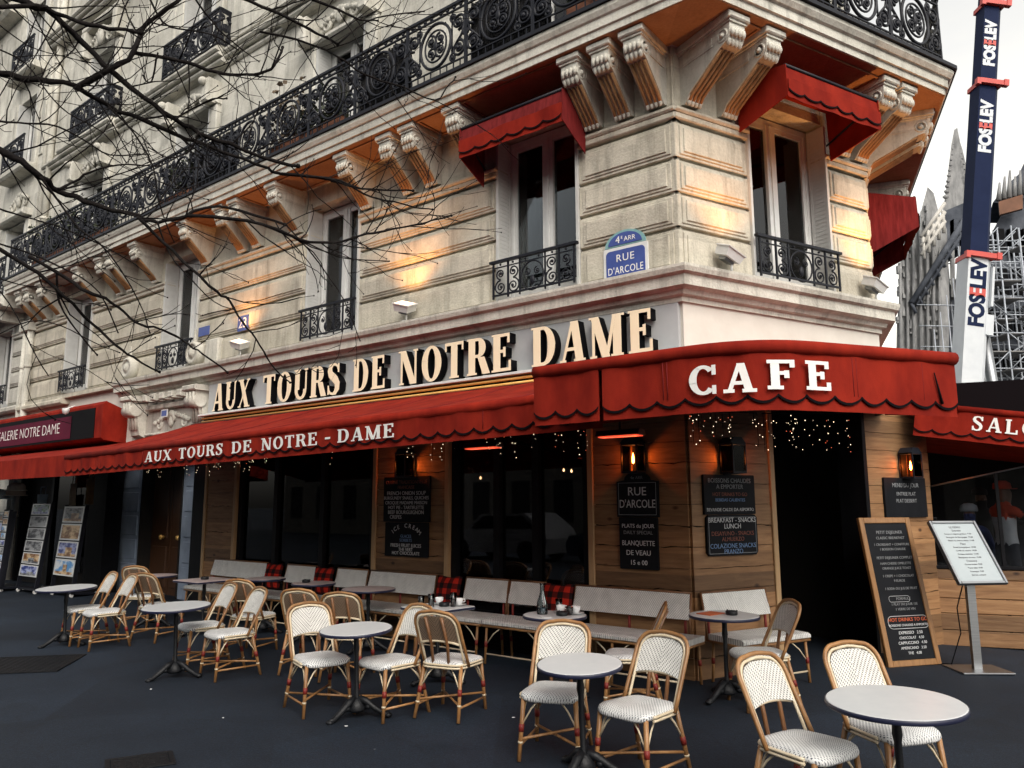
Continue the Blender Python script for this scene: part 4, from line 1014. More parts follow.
# ================================================================== signs
S = thing('house_sign', 'long cafe name sign in big cream raised letters above the red awning', 'sign', wp('L', 0, 0), RZ['L'])
b = MB(); b.box(-8.62, -0.02, -0.05, 0.03, 3.20, 3.715); b.build('backboard', SIGNGREY, S)
b = MB(); b.cbox(-8.66, 0.02, -0.21, 0.0, 3.165, 3.20, 0.006); b.cbox(-8.66, 0.02, -0.18, 0.0, 2.96, 2.99, 0.006); b.build('white_ledge', WHITEP, S)
b = MB(); b.box(-8.64, 0.0, -0.10, 0.0, 2.99, 3.165); b.build('trough', BLACKL, S)
b = MB()
for z in (3.02, 3.075, 3.13): b.tube([(-8.6, -0.155, z), (-0.05, -0.155, z)], 0.017, 8)
b.build('brass_strip', BRASS, S)
for w_, s0, s1 in (('AUX', 8.27, 7.20), ('TOURS', 6.88, 5.06), ('DE', 4.80, 4.14), ('NOTRE', 3.90, 2.03), ('DAME', 1.76, 0.22)):
    letters(w_, -s0, -s1, 3.225, 0.445, -0.075, 0.115, [CREAML, BLACKL], S, 'letter', 0.09, T=0.25, t=0.085, sh=0.055, so=0.06)

def rounded(w, h, r, n=5):
    P = []
    for cx, cy, a in ((w/2-r, h/2-r, 0), (-w/2+r, h/2-r, 90), (-w/2+r, -h/2+r, 180), (w/2-r, -h/2+r, 270)):
        for i in range(n+1): A_ = rad(a+90*i/n); P.append((cx+r*math.cos(A_), cy+r*math.sin(A_)))
    return P
# blue enamel street plaque
S = thing('street_plaque', 'blue enamel street name plaque with green arched top on the stone pier', 'sign', wp('L', -0.605, 0.03, 4.24), RZ['L'])
b = MB(); b.prism([(p[0], p[1]) for p in rounded(0.54, 0.40, 0.02)], -0.012, 0.0, 'y'); b.build('white_plate', WHITEP, S, (0, 0, 0))
b = MB(); b.prism(rounded(0.47, 0.33, 0.045), -0.018, -0.012, 'y'); b.build('blue_plate', BLUEP, S)
arch = [(-0.25, 0.205)]+[(0.25*math.cos(PI-PI*i/16), 0.205+0.175*math.sin(PI-PI*i/16)) for i in range(17)]
b = MB(); b.prism(arch[1:], -0.012, 0.0, 'y'); b.build('green_arch', GREENP, S)
b = MB(); b.prism([(0.205*math.cos(PI-PI*i/16), 0.222+0.132*math.sin(PI-PI*i/16)) for i in range(17)], -0.018, -0.012, 'y'); b.build('blue_arch', BLUEP, S)
text('lettering', 'RUE', 0.115, WHITEC, S, 0.0, -0.020, 0.07, sp=1.15); text('lettering', "D'ARCOLE", 0.112, WHITEC, S, 0, -0.020, -0.065, sx=0.76, sp=1.1)
text('lettering', '4', 0.11, WHITEC, S, -0.085, -0.020, 0.275); text('lettering', 'E', 0.045, WHITEC, S, -0.035, -0.020, 0.295); text('lettering', 'ARR', 0.075, WHITEC, S, 0.06, -0.020, 0.272)
# house number and small plates
S = thing('number_plaque', 'square blue house number plaque, white 23, on the stone front', 'sign', wp('L', -7.74, 0.03, 4.655), RZ['L'])
b = MB(); b.prism(rounded(0.30, 0.25, 0.01), -0.01, 0, 'y'); b.build('plate', BLUEP, S); text('lettering', '23', 0.24, WHITEC, S, 0, -0.013, -0.003)
S = tag(MB().prism(rounded(0.34, 0.16, 0.01), -0.01, 0, 'y').build('small_plaque', BLUEP, None, wp('L', -8.92, 0.03, 4.69), RZ['L']), 'small plain blue plate on the wall left of the house number', 'sign')
S = thing('utility_plaque', 'tiny white framed blue plate on the carved doorway', 'sign', wp('L', -10.02, 0.06, 3.34), RZ['L'])
b = MB(); b.prism(rounded(0.22, 0.14, 0.005), -0.012, 0, 'y'); b.build('plate', WHITEP, S); b = MB(); b.prism(rounded(0.17, 0.10, 0.005), -0.016, -0.012, 'y'); b.build('blue_field', BLUEP, S)

def board(name, label, fr, x0, x1, z0, z1, lines, shape='rect', border=False, o=0.045):
    w, h = x1-x0, z1-z0
    S = thing(name, label, 'sign', wp(fr, (x0+x1)/2, o, (z0+z1)/2), RZ[fr])
    b = MB()
    if shape == 'arch':
        k = h*0.22
        poly = [(-w/2, -h/2), (w/2, -h/2), (w/2, h/2-k)]+[(w/2*0.62*math.cos(PI*i/10), h/2-k*0.85+k*0.85*math.sin(PI*i/10)) for i in range(11)]+[(-w/2, h/2-k)]
    elif shape == 'notch': poly = [(-w/2+.03, -h/2), (w/2-.03, -h/2), (w/2, -h/2+.03), (w/2, h/2-.03), (w/2-.03, h/2), (-w/2+.03, h/2), (-w/2, h/2-.03), (-w/2, -h/2+.03)]
    else: poly = rounded(w, h, 0.012, 3)
    b.prism(poly, -0.018, 0.02, 'y'); b.build('panel', SLATE, S)
    if border:
        bb = MB(); t = 0.005; a, c_ = w/2-0.02, h/2-0.02; top = c_ if shape != 'arch' else h/2-h*0.22-0.01
        for q in ((-a, a, -c_, -c_+t), (-a, a, top-t, top), (-a, -a+t, -c_, top), (a-t, a, -c_, top)): bb.box(q[0], q[1], -0.0205, -0.0185, q[2], q[3])
        bb.build('border', CHALKG, S)
    for txt, sz, zz, mt, *r in lines:
        text('lettering', txt, sz, mt, S, r[0] if r else 0, -0.020, zz, sx=r[1] if len(r) > 1 else 1.0)
    return S
board('street_name_board', 'black board lettered rue d\'arcole under the lantern on the plank pier', 'L', -0.77, -0.30, 1.575, 2.03,
      [('4e ARR', 0.045, 0.165, CHALKG), ('RUE', 0.12, 0.025, CHALK), ("D'ARCOLE", 0.115, -0.10, CHALK, 0, 0.76)], 'arch', True)
board('daily_special_board', 'black board with the dish of the day below the rue d\'arcole board', 'L', -0.75, -0.32, 1.06, 1.57,
      [('PLATS du JOUR', 0.055, 0.17, CHALK), ('DAILY SPECIAL', 0.05, 0.105, CHALKG), ('BLANQUETTE', 0.07, 0.0, CHALK, 0, 0.85), ('DE VEAU', 0.07, -0.095, CHALK), ('15 e 00', 0.065, -0.19, CHALK)])
board('drinks_board', 'upper black menu board for hot drinks under the lantern right of the plank corner', 'C', 0.14, 0.83, 1.60, 1.99,
      [('BOISSONS CHAUDES', 0.062, 0.135, CHALKG), ('A EMPORTER', 0.062, 0.075, CHALKG), ('HOT DRINKS TO GO', 0.05, 0.0, CHALKD), ('BEBIDAS CALIENTES', 0.045, -0.055, CHALKB), ('BEVANDE CALDE DA ASPORTO', 0.045, -0.15, CHALK)])
board('breakfast_board', 'black bordered breakfast and lunch board below the hot drinks board', 'C', 0.16, 0.84, 1.20, 1.595,
      [('BREAKFAST - SNACKS', 0.066, 0.145, CHALK), ('LUNCH', 0.068, 0.085, CHALK), ('DESAYUNO - SNACKS', 0.058, 0.015, CHALKD), ('ALMUERZO', 0.058, -0.04, CHALKD), ('COLAZIONE SNACKS', 0.064, -0.105, CHALKB), ('PRANZO', 0.064, -0.16, CHALKB)], 'notch', True)
board('dish_board', 'upper black menu board listing onion soup and crepes left of the middle window', 'L', -4.26, -3.44, 1.49, 2.06,
      [('CUISINE TRADITIONNELLE', 0.062, 0.215, CHALKD), ('FRANCAISE', 0.06, 0.15, CHALKD), ('FRENCH ONION SOUP', 0.068, 0.075, CHALK), ('BURGUNDY SNAILS, QUICHES', 0.060, 0.015, CHALK), ('CROQUE MADAME MAISON', 0.060, -0.045, CHALK), ('HOT PIE - TARTIFLETTE', 0.062, -0.105, CHALK), ('BEEF BOURGUIGNON', 0.066, -0.165, CHALK), ('CREPES', 0.066, -0.225, CHALK, -0.18)])
bd = board('juice_board', 'lower black board for ice cream and fresh fruit juices below the dish board', 'L', -4.22, -3.46, 1.06, 1.485,
      [('GLACES', 0.055, 0.04, CHALKB), ('SORBETS', 0.055, -0.01, CHALKB), ('FRESH FRUIT JUICES', 0.062, -0.075, CHALK), ('THE VERT', 0.058, -0.125, CHALK), ('HOT CHOCOLATE', 0.058, -0.17, CHALK)])
for i, ch in enumerate('ICE CREAM'):
    a = PI*(0.84-0.68*i/8); t_ = text('lettering', ch, 0.075, CHALK, bd, 0.27*math.cos(a), -0.020, 0.02+0.15*math.sin(a), ry=-(a-PI/2)*0.7)
board('side_board', 'dim black menu board on the planks beside the door, behind the easel', 'C', 2.92, 3.70, 1.54, 2.0,
      [('MENU DU JOUR', 0.07, 0.14, CHALKG), ('ENTREE PLAT', 0.06, 0.04, CHALKG), ('PLAT DESSERT', 0.06, -0.04, CHALKG)])

# ================================================================== lamps
FIL = emat('lamp filament', (1.0, 0.46, 0.13), 60.0)
AMBER = glass_mat('amber lantern glass', (1.0, 0.72, 0.5), 0.2)
def point_light(name, loc, power, col, size=0.03, par=None):
    L_ = bpy.data.lights.new(name, 'POINT'); L_.energy = power; L_.color = col; L_.shadow_soft_size = size
    o = bpy.data.objects.new(name, L_); COL.objects.link(o); o.location = loc
    if par is not None: o.parent = par
    return o
def lantern(fr, x, z, label):
    T_ = thing('wall_lantern', label, 'lantern', wp(fr, x, 0.03, z), RZ[fr], 'square lanterns on the plank piers')
    b = MB(); b.box(-0.05, 0.05, -0.02, 0.02, -0.16, 0.16); b.box(-0.09, 0.09, -0.19, -0.01, 0.13, 0.15); b.prism([(-0.11, 0.15), (0.11, 0.15), (0.05, 0.21), (-0.05, 0.21)], -0.18, -0.02, 'y'); b.box(-0.09, 0.09, -0.19, -0.01, -0.15, -0.13)
    for sx in (-1, 1):
        for y in (-0.185, -0.015): b.box(sx*0.085-0.007, sx*0.085+0.007, y-0.007, y+0.007, -0.13, 0.13)
    b.build('cage', IRON, T_)
    g = MB()
    for q in ((-0.083, -0.081, -0.18, -0.02), (0.081, 0.083, -0.18, -0.02), (-0.08, 0.08, -0.183, -0.181)): g.box(q[0], q[1], q[2], q[3], -0.128, 0.128)
    g.build('glass', AMBER, T_)
    f = MB(); f.lathe([(0.0, -0.055), (0.011, -0.04), (0.013, -0.01), (0.007, 0.03), (0.0, 0.06)], 8, (0, -0.10, 0.0)); f.build('bulb', FIL, T_)
    point_light('lantern_light', (0, -0.10, 0.0), 5.0, (1.0, 0.30, 0.08), 0.03, T_)
lantern('L', -3.81, 2.20, 'square amber lantern above the dish board on the left plank pier')
lantern('L', -0.53, 2.16, 'square amber lantern above the rue d\'arcole board')
lantern('C', 0.48, 2.15, 'square amber lantern above the hot drinks board')
lantern('C', 3.34, 2.14, 'square amber lantern above the dim menu board by the easel')

def floodlight(fr, x, label, power=55, col=(1.0, 0.42, 0.12)):
    T_ = thing('floodlight', label, 'floodlight', wp(fr, x, 0.17, 4.06), RZ[fr], 'small white floodlights standing on the cornice')
    b = MB(); b.box(-0.04, 0.04, -0.02, 0.05, 0.0, 0.02); b.tube([(0.03, 0.0, 0.02), (0.03, 0.0, 0.12)], 0.012, 8); b.build('bracket', LAMPW, T_)
    b = MB(); M = Matrix.Translation((0, 0, 0.19)) @ Matrix.Rotation(rad(22), 4, 'X') @ Matrix.Rotation(rad(18), 4, 'Y')
    b.prism([(-0.11, -0.04), (0.11, -0.04), (0.13, 0.05), (-0.13, 0.05)], -0.09, 0.09, 'y'); b.v = [tuple(M @ Vector(p)) for p in b.v]
    b.box(-0.14, 0.14, -0.10, 0.10, 0.05, 0.062, M=M)
    b.build('housing', LAMPW, T_)
    b = MB(); b.box(-0.07, 0.07, -0.05, 0.05, -0.075, -0.04, M=M); b.build('driver_box', STEEL, T_)
    b = MB(); b.box(-0.11, 0.11, -0.075, 0.075, 0.063, 0.067, M=M); b.build('lens', emat('warm floodlight lens', (1.0, 0.55, 0.22), 3.0), T_)
    L_ = bpy.data.lights.new('floodlight_beam', 'SPOT'); L_.energy = power; L_.color = col; L_.spot_size = rad(125); L_.spot_blend = 0.9; L_.shadow_soft_size = 0.07
    o = bpy.data.objects.new('floodlight_beam', L_); COL.objects.link(o); o.location = (0.02, -0.17, 0.28); o.rotation_euler = (rad(180), 0, 0); o.parent = T_
floodlight('L', -3.82, 'white floodlight on the cornice above the letters of the name sign', 85)
floodlight('L', -7.59, 'white floodlight on the cornice below the blue number plaque', 70)
floodlight('C', 0.52, 'white floodlight on the cornice left of the cut corner window', 50)
floodlight('C', 2.86, 'white floodlight on the cornice at the right end of the cut corner', 120)

HEATM = emat('glowing heater tube', (1.0, 0.06, 0.015), 0.85)
def heater(fr, x, o, z, label, par=None):
    T_ = thing('patio_heater', label, 'heater', wp(fr, x, o, z), RZ[fr], 'infrared heaters under the awnings')
    T_.rotation_euler = (0, 0, RZ[fr])
    b = MB(); b.prism([(-0.07, 0.0), (0.07, 0.0), (0.05, 0.05), (-0.05, 0.05)], -0.22, 0.22, 'x'); b.tube([(0, 0, 0.05), (0, 0, 0.32)], 0.012, 6); b.build('reflector', IRON, T_)
    b = MB(); b.box(-0.20, 0.20, -0.055, 0.055, -0.012, -0.003); b.build('heating_element', HEATM, T_)
    L_ = bpy.data.lights.new('heater_glow', 'AREA'); L_.shape = 'RECTANGLE'; L_.size = 0.4; L_.size_y = 0.1; L_.energy = 2.2; L_.color = (1.0, 0.12, 0.04)
    q = bpy.data.objects.new('heater_glow', L_); COL.objects.link(q); q.location = (0, 0, -0.02); q.rotation_euler = (rad(-35), 0, 0); q.parent = T_
heater('L', -0.17, 1.0, 2.31, 'red glowing heater under the corner awning')
heater('L', -1.78, 1.0, 2.28, 'red glowing heater under the long awning by the middle window')

BULBG = emat('fairy light glow', (1.0, 0.76, 0.50), 3.5); BULBR = emat('red fairy light glow', (1.0, 0.14, 0.05), 2.0)
def fairy(label, pts, n, drop, seed, rmin=0.0014, rmax=0.0031):
    rnd = random.Random(seed); base = pts[0]
    T_ = thing('fairy_lights', label, 'fairy lights', base, 0, 'strings of fairy lights under the awnings')
    w = MB(); L_ = [p-base for p in pts]; w.tube(L_, 0.004, 5)
    tot = sum((b-a).length for a, b in zip(L_[:-1], L_[1:])); meshes = []
    for r_ in (rmin, (rmin+rmax)/2, rmax):
        mm = MB(); mm.lathe([(0, -r_*1.3), (r_, -r_*0.3), (r_*0.8, r_*0.7), (0, r_*1.2)], 6); meshes.append(mm)
    mesh = [m_.mesh('light_bulb', BULBG) for m_ in meshes]+[meshes[1].mesh('light_bulb', BULBR)]
    k = 0
    while k < n:
        d = rnd.uniform(0, tot); a = 0
        for p, q in zip(L_[:-1], L_[1:]):
            l = (q-p).length
            if a+l >= d: pos = p.lerp(q, (d-a)/l); break
            a += l
        m_ = rnd.choice((2, 3, 4, 5)); dz = rnd.uniform(0.3, 1)*drop
        w.tube([pos, pos+Vector((0, 0, -dz))], 0.0016, 4)
        for j in range(m_):
            if k >= n: break
            ob = bpy.data.objects.new('light_bulb', mesh[rnd.choice((0, 0, 1, 1, 2, 3))]); COL.objects.link(ob); ob.parent = T_
            ob.location = pos+Vector((rnd.uniform(-.02, .02), rnd.uniform(-.02, .02), -dz*(j+0.6)/m_-rnd.uniform(0, .03))); k += 1
    w.build('cord', BLACKL, T_)
fairy('fairy lights dripping in front of the dark corner doorway', [wp('C', -0.85, 1.75, 2.36), wp('C', 0.15, 1.75, 2.42)], 64, 0.42, 1)
fairy('short string of fairy lights left of the corner doorway', [wp('C', -1.75, 1.75, 2.33), wp('C', -0.9, 1.75, 2.36)], 42, 0.25, 2)
fairy('fairy lights hung in front of the middle window under the long awning', [wp('L', -2.7, 1.75, 2.30), wp('L', 0.1, 1.75, 2.34)], 55, 0.28, 3)
fairy('fairy lights along the left end of the long awning', [wp('L', -7.2, 1.75, 2.22), wp('L', -2.8, 1.75, 2.30)], 60, 0.18, 4)

PEND = emat('pendant bulb glow', (1.0, 0.55, 0.24), 8.0)
for x, o, z in ((-3.51, -1.0, 2.06), (-2.03, -1.0, 2.11), (-2.35, -1.3, 2.14), (-1.3, -1.5, 2.2), (-5.4, -1.2, 1.75), (1.05, -2.6, 2.12)):
    T_ = thing('pendant_lamp', 'small bare bulb hanging inside the dark bar behind the shop windows', 'lamp', wp('L', x, o, z), 0, 'bare bulbs hanging inside the bar')
    b = MB(); b.lathe([(0, -0.018), (0.013, -0.009), (0.014, 0.006), (0.008, 0.018), (0, 0.03)], 10); b.build('bulb', PEND, T_)
    b = MB(); b.tube([(0, 0, 0.03), (0, 0, 2.9-z)], 0.004, 5); b.build('flex', BLACKL, T_)
# ================================================================== terrace furniture
def arch_path(wb, wt, z0, z1, y0, y1, n=9, r=0.10):
    """back frame: up one side, over a rounded top, down the other side"""
    P = []
    def yy(z): return lerp(y0, y1, (z-z0)/(z1-z0))
    for i in range(5): z = lerp(z0, z1-r, i/4); P.append((-lerp(wb, wt, (z-z0)/(z1-z0)), yy(z), z))
    for i in range(1, n+1): a = PI-PI/2*i/n; z = z1-r+r*math.sin(a); P.append((-(wt-r)+r*math.cos(a), yy(z), z))
    Q = [(-x, y, z) for x, y, z in reversed(P)]
    mid = [(lerp(-(wt-r), wt-r, i/4), yy(z1), z1+0.012*math.sin(PI*i/4)) for i in range(1, 4)]
    return P+mid+Q

def make_chair(label):
    T_ = thing('bistro_chair', label, 'chair')
    # seat: rounded trapezoid, gently domed, rolled front
    mb = MB(); n = 40; rings = []
    def outline(a, k):
        c, s = math.cos(a), math.sin(a); e = 0.42
        x = math.copysign(abs(c)**e, c); y = math.copysign(abs(s)**e, s)
        w = lerp(0.178, 0.212, (y+1)/2)
        return x*w*k, y*0.205*k
    for k, z in ((1.0, 0.400), (1.03, 0.415), (1.0, 0.432), (0.94, 0.441), (0.75, 0.447), (0.45, 0.444), (0.15, 0.441)):
        R_ = []
        for j in range(n):
            x, y = outline(2*PI*j/n, k); roll = -0.022*max(0, (y-0.12)/0.09)**2
            R_.append((x, y, z+roll))
        rings.append(mb.add(R_))
    for a, b in zip(rings[:-1], rings[1:]):
        for j in range(n): mb.face((a+j, a+(j+1) % n, b+(j+1) % n, b+j), 0, True)
    mb.face([rings[-1]+j for j in range(n)]); mb.face([rings[0]+j for j in reversed(range(n))])
    mb.build('seat', WEAVE, T_)
    f = MB(); pts = [(*outline(2*PI*j/n, 1.045), 0.414-0.022*max(0, (outline(2*PI*j/n, 1)[1]-0.12)/0.09)**2) for j in range(n)]
    rear = [p for p in pts if p[1] < 0.14]
    i0 = next(i for i in range(n) if pts[i][1] >= 0.14 and pts[i-1][1] < 0.14)
    order = [pts[(i0+k) % n] for k in range(n)]; side = [p for p in order if p[1] < 0.15]
    f.tube(side, 0.009, 6); f.tube([(x*1.0, y, z-0.022) for x, y, z in side], 0.009, 6)
    f.build('seat_rim', CREAMC, T_)
    # back: outer arch brown, inner arch cream
    b = MB(); outer = arch_path(0.205, 0.200, 0.40, 0.835, -0.10, -0.315)
    b.tube(outer, 0.0135, 8, 0)
    inner = arch_path(0.180, 0.176, 0.40, 0.812, -0.115, -0.305, r=0.09); b.tube([(x, y-0.004, z) for x, y, z in inner], 0.010, 7, 1)
    b.build('back_frame', [RATTAN, CREAMC], T_)
    # woven panel
    yb = lambda z: lerp(-0.115, -0.305, (z-0.40)/0.412)
    def half(z, wt=0.168, r=0.09, z1=0.806):
        if z < z1-r: return wt
        q = (z-(z1-r))/r
        return wt-r+r*math.sqrt(max(0, 1-q*q))
    for off, mt, nm in ((0.004, WEAVEB, 'back_panel'), (-0.010, WEAVEBR, 'back_panel_rear')):
        p = MB()
        def pf(u, v, off=off):
            z = 0.585+0.022*(1-(2*u-1)**2)*(1-v)+(0.806-0.585)*v if v < 1 else 0.806
            z = min(z, 0.806)
            x = (2*u-1)*half(z)
            return (x, yb(z)+off-0.012*(1-(2*u-1)**2), z)
        p.grid(pf, 12, 12); p.build(nm, mt, T_)
    rl = MB(); rl.tube([((2*u-1)*0.176, yb(0.585)-0.016-0.012*(1-(2*u-1)**2), 0.580+0.022*(1-(2*u-1)**2)) for u in [i/8 for i in range(9)]], 0.010, 7); rl.build('lower_rail', CREAMC, T_)
    for sx in (-1, 1):
        s = MB(); s.tube([(sx*0.072, -0.185, 0.38), (sx*0.074, yb(0.58)-0.026, 0.58), (sx*0.074, yb(0.80)-0.026, 0.795)], 0.0135, 7); s.build('back_slat', RATTAN_D, T_)
        q = MB(); q.tube([(sx*0.072, -0.185, 0.545), (sx*0.074, yb(0.58)-0.022, 0.575)], 0.017, 8)
        q.v = [(x, lerp(y, yb(z)-0.024, 1) if False else y, z) for x, y, z in q.v]
    ft = {}
    for sx in (-1, 1):
        for sy, top, bot, nm in ((1, (0.178, 0.165, 0.405), (0.205, 0.200, 0.0), 'f'), (-1, (0.168, -0.165, 0.41), (0.200, -0.262, 0.0), 'r')):
            a = Vector((sx*top[0], top[1], top[2])); c = Vector((sx*bot[0], bot[1], bot[2])); ft[(sx, sy)] = (a, c)
            l = MB(); l.tube([a, a.lerp(c, 0.5), c], [0.0165, 0.0155, 0.0145], 8, 0)
            p, q = a.lerp(c, 0.42), a.lerp(c, 0.54); l.tube([p, q], 0.0185, 8, 1)
            p, q = a.lerp(c, 0.69), a.lerp(c, 0.72); l.tube([p, q], 0.0175, 8, 2)
            l.build('leg', [RATTAN, REDB, CREAMC], T_)
    st = MB()
    A_ = lambda k: ft[k][0].lerp(ft[k][1], 0.70)
    st.tube([A_((-1, 1)), A_((1, -1))], 0.0095, 7); st.tube([A_((1, 1))+Vector((0, 0, 0.018)), A_((-1, -1))+Vector((0, 0, 0.018))], 0.0095, 7)
    for sx in (-1, 1): st.tube([A_((sx, 1))-Vector((0, 0, 0.02)), A_((sx, -1))-Vector((0, 0, 0.02))], 0.0095, 7)
    st.build('stretcher', RATTAN, T_)
    for (sx, sy), (a, c) in ft.items():
        br = MB(); p = a.lerp(c, 0.45)
        for e in (Vector((sx*0.06, a.y*0.98, 0.405)), Vector((a.x*0.98, a.y*0.35, 0.405))):
            br.tube([p, p.lerp(e, 0.5)+Vector((0, 0, 0.02)), e], 0.0065, 6)
        br.build('brace', CREAMC, T_)
    return T_

CH = []
chairs = [  # x, y, facing vector, label
 (-5.42, 10.10, (-0.72, -0.70), 'white woven bistro chair behind another at the leftmost round table'),
 (-5.00, 9.76, (-0.72, -0.70), 'white woven bistro chair, nearer of the pair at the leftmost round table'),
 (-5.20, 11.25, (0.10, 1.0), 'brown backed bistro chair at the farthest table on the left'),
 (-4.52, 10.22, (0.35, 0.95), 'brown backed bistro chair turned away beyond the second round table from the left'),
 (-3.36, 8.62, (-0.75, -0.66), 'white woven bistro chair behind another right of the second round table from left'),
 (-2.88, 8.14, (-0.75, -0.66), 'white woven bistro chair, nearer of the pair right of the second round table from left'),
 (-3.02, 9.28, (0.28, 0.96), 'brown backed bistro chair turned away behind the pair right of the second table from left'),
 (-1.64, 6.84, (0.58, -0.81), 'white woven bistro chair left of the third round table, facing the street'),
 (-1.02, 6.68, (-0.72, -0.69), 'white woven bistro chair right of the third round table, facing left'),
 (-2.10, 8.30, (0.20, 0.98), 'brown backed bistro chair seen from behind, left of two beyond the third round table'),
 (-1.63, 7.98, (0.12, 0.99), 'brown backed bistro chair seen from behind, right of two beyond the third round table'),
 (-0.50, 6.68, (0.42, 0.91), 'bistro chair with brown cane back towards the street, facing the cup laden square table'),
 (0.29, 5.62, (-0.28, -0.96), 'white woven bistro chair at the left of the middle front table, facing the street'),
 (0.80, 5.18, (-0.72, -0.69), 'white woven bistro chair at the right of the middle front table, turned to it'),
 (0.97, 6.72, (-0.98, 0.18), 'bistro chair seen edge on at the right of the round table with carafe and cups'),
 (1.58, 4.40, (0.56, -0.83), 'white woven bistro chair left of the rightmost round table, nearest to the camera'),
 (2.18, 4.72, (0.30, -0.95), 'white woven bistro chair behind the rightmost round table, in front of the easel'),
 (2.06, 6.74, (-0.97, -0.10), 'bistro chair seen from the side right of the table with the orange menu'),
]
proto = make_chair(chairs[0][3])
kk = kids_of(proto)
for i, (x, y, f, lb) in enumerate(chairs):
    rz = math.atan2(-f[0], f[1])
    if i == 0: o = proto; o.location = (x, y, gz(x, y)); o.rotation_euler = (0, 0, rz)
    else: o = dup(proto, kk, (x, y, gz(x, y)), rz, lb)
    o['group'] = 'rattan bistro chairs on the terrace'
for i, (x, o_) in enumerate(((-1.45, -0.75), (-1.95, -0.8), (-2.65, -0.75), (-5.1, -0.8), (-5.9, -0.75), (-6.8, -0.8))):
    p = wp('L', x, o_, 0.065)
    dup(proto, kk, p, RZ['L']+PI+0.25*math.sin(i*2.1), 'bistro chair standing inside the dark bar behind the shop window glass', 'chairs inside the bar')

def make_table(label, R_=0.30, top=TOPW, round_=True, h=0.70):
    T_ = thing('bistro_table', label, 'table')
    t = MB()
    if round_:
        t.lathe([(R_-0.012, h-0.028), (R_-0.004, h-0.022), (R_-0.004, h-0.004), (R_-0.010, h)], 48)
        t.build('table_top', top, T_)
        e = MB(); e.lathe([(R_-0.003, h-0.027), (R_, h-0.025), (R_, h-0.004), (R_-0.003, h-0.002)], 48)
        e.f = e.f[:-2]; e.mi = e.mi[:-2]; e.sm = e.sm[:-2]
        e.build('edge_band', EDGE, T_)
    else:
        P = rounded(2*R_, 2*R_, 0.03, 4); t.prism(P, h-0.028, h, 'z'); t.build('table_top', top, T_)
        e = MB(); P2 = rounded(2*R_+0.008, 2*R_+0.008, 0.034, 4); e.prism(P2, h-0.025, h-0.006, 'z'); e.build('edge_band', EDGE, T_)
    p = MB(); p.lathe([(0.045, 0.06), (0.035, 0.09), (0.024, 0.12), (0.028, 0.15), (0.019, 0.18), (0.019, 0.50), (0.026, 0.54), (0.022, 0.58), (0.022, h-0.06), (0.05, h-0.05), (0.05, h-0.029)], 14); p.build('column', CASTI, T_)
    c = MB()
    for k in range(3):      # cast three-footed base with curled toes
        a = 2*PI*k/3+0.4; d = Vector((math.cos(a), math.sin(a), 0))
        c.tube([d*0.02+Vector((0, 0, 0.15)), d*0.08+Vector((0, 0, 0.125)), d*0.16+Vector((0, 0, 0.07)), d*0.235+Vector((0, 0, 0.028)), d*0.27+Vector((0, 0, 0.022))], [0.026, 0.03, 0.026, 0.022, 0.026], 8)
        c.blob(tuple(d*0.10+Vector((0, 0, 0.085))), 0.032, 0, 7, 5, (1, 1, 0.8)); c.blob(tuple(d*0.265+Vector((0, 0, 0.022))), 0.028, 0, 8, 5, (1.2, 1.2, 0.75))
    c.lathe([(0.07, 0.05), (0.085, 0.07), (0.06, 0.11), (0.04, 0.15)], 14); c.build('base', CASTI, T_)
    x = MB(); x.box(-R_*0.6, R_*0.6, -0.015, 0.015, h-0.045, h-0.0285); x.box(-0.015, 0.015, -R_*0.6, R_*0.6, h-0.045, h-0.0285); x.build('cross_bracket', CASTI, T_)
    return T_
def S2(s, o): p = wp('L', -s, o); return p.x, p.y
tabs = [
 (-5.56, 9.94, 0.34, TOPW, True, 'leftmost round cream table on the pavement, near the postcard racks'),
 (-3.40, 8.12, 0.33, TOPW, True, 'second round cream table from the left in the front row'),
 (-1.27, 6.62, 0.295, TOPW, True, 'third round cream table from the left in the front row'),
 (0.45, 5.20, 0.275, TOPW, True, 'round cream table in the middle foreground of the front row'),
 (1.97, 4.18, 0.335, TOPW, True, 'rightmost round cream table in the front row, nearest to the camera'),
 (1.83, 6.92, 0.30, TOPW, True, 'round table with an orange menu and ashtray by the corner bench'),
 (*S2(0.74, 1.24), 0.285, TOPW, True, 'round table with a carafe and used coffee cups in front of the bench'),
 (*S2(1.99, 1.42), 0.26, TOPW, False, 'square table crowded with cups and glasses in front of the bench'),
 (*S2(3.66, 0.82), 0.31, TOPP, True, 'empty rosy round table by the bench left of the left plaid cushions\' window'),
 (*S2(4.72, 0.78), 0.27, TOPP, True, 'rosy round table with a black ashtray behind the brown backed chairs'),
 (*S2(5.75, 0.78), 0.27, TOPP, True, 'far rosy round table by the leftmost plaid cushions'),
 (*S2(6.36, 1.28), 0.29, TOPP, False, 'square dark topped table with an ashtray in front of the leftmost bench'),
 (*S2(7.55, 1.30), 0.27, TOPP, True, 'farthest round table on the left, beyond the brown backed chairs'),
]
tabs[8] = (*tabs[8][:5], 'empty rosy round table by the bench under the dish board')
TB = []
for x, y, R_, tp, rd, lb in tabs:
    t = make_table(lb, R_, tp, rd); t.location = (x, y, gz(x, y)); t.rotation_euler = (rad((2.0, 2.5, 3.0, 4.0, 2.0)[len(TB)]) if len(TB) < 5 else 0, 0, RZ['L']+0.12*math.sin(x*3)); t['group'] = 'cafe tables on the terrace'; TB.append(t)
ttop = lambda i: TB[i].location.z+0.701

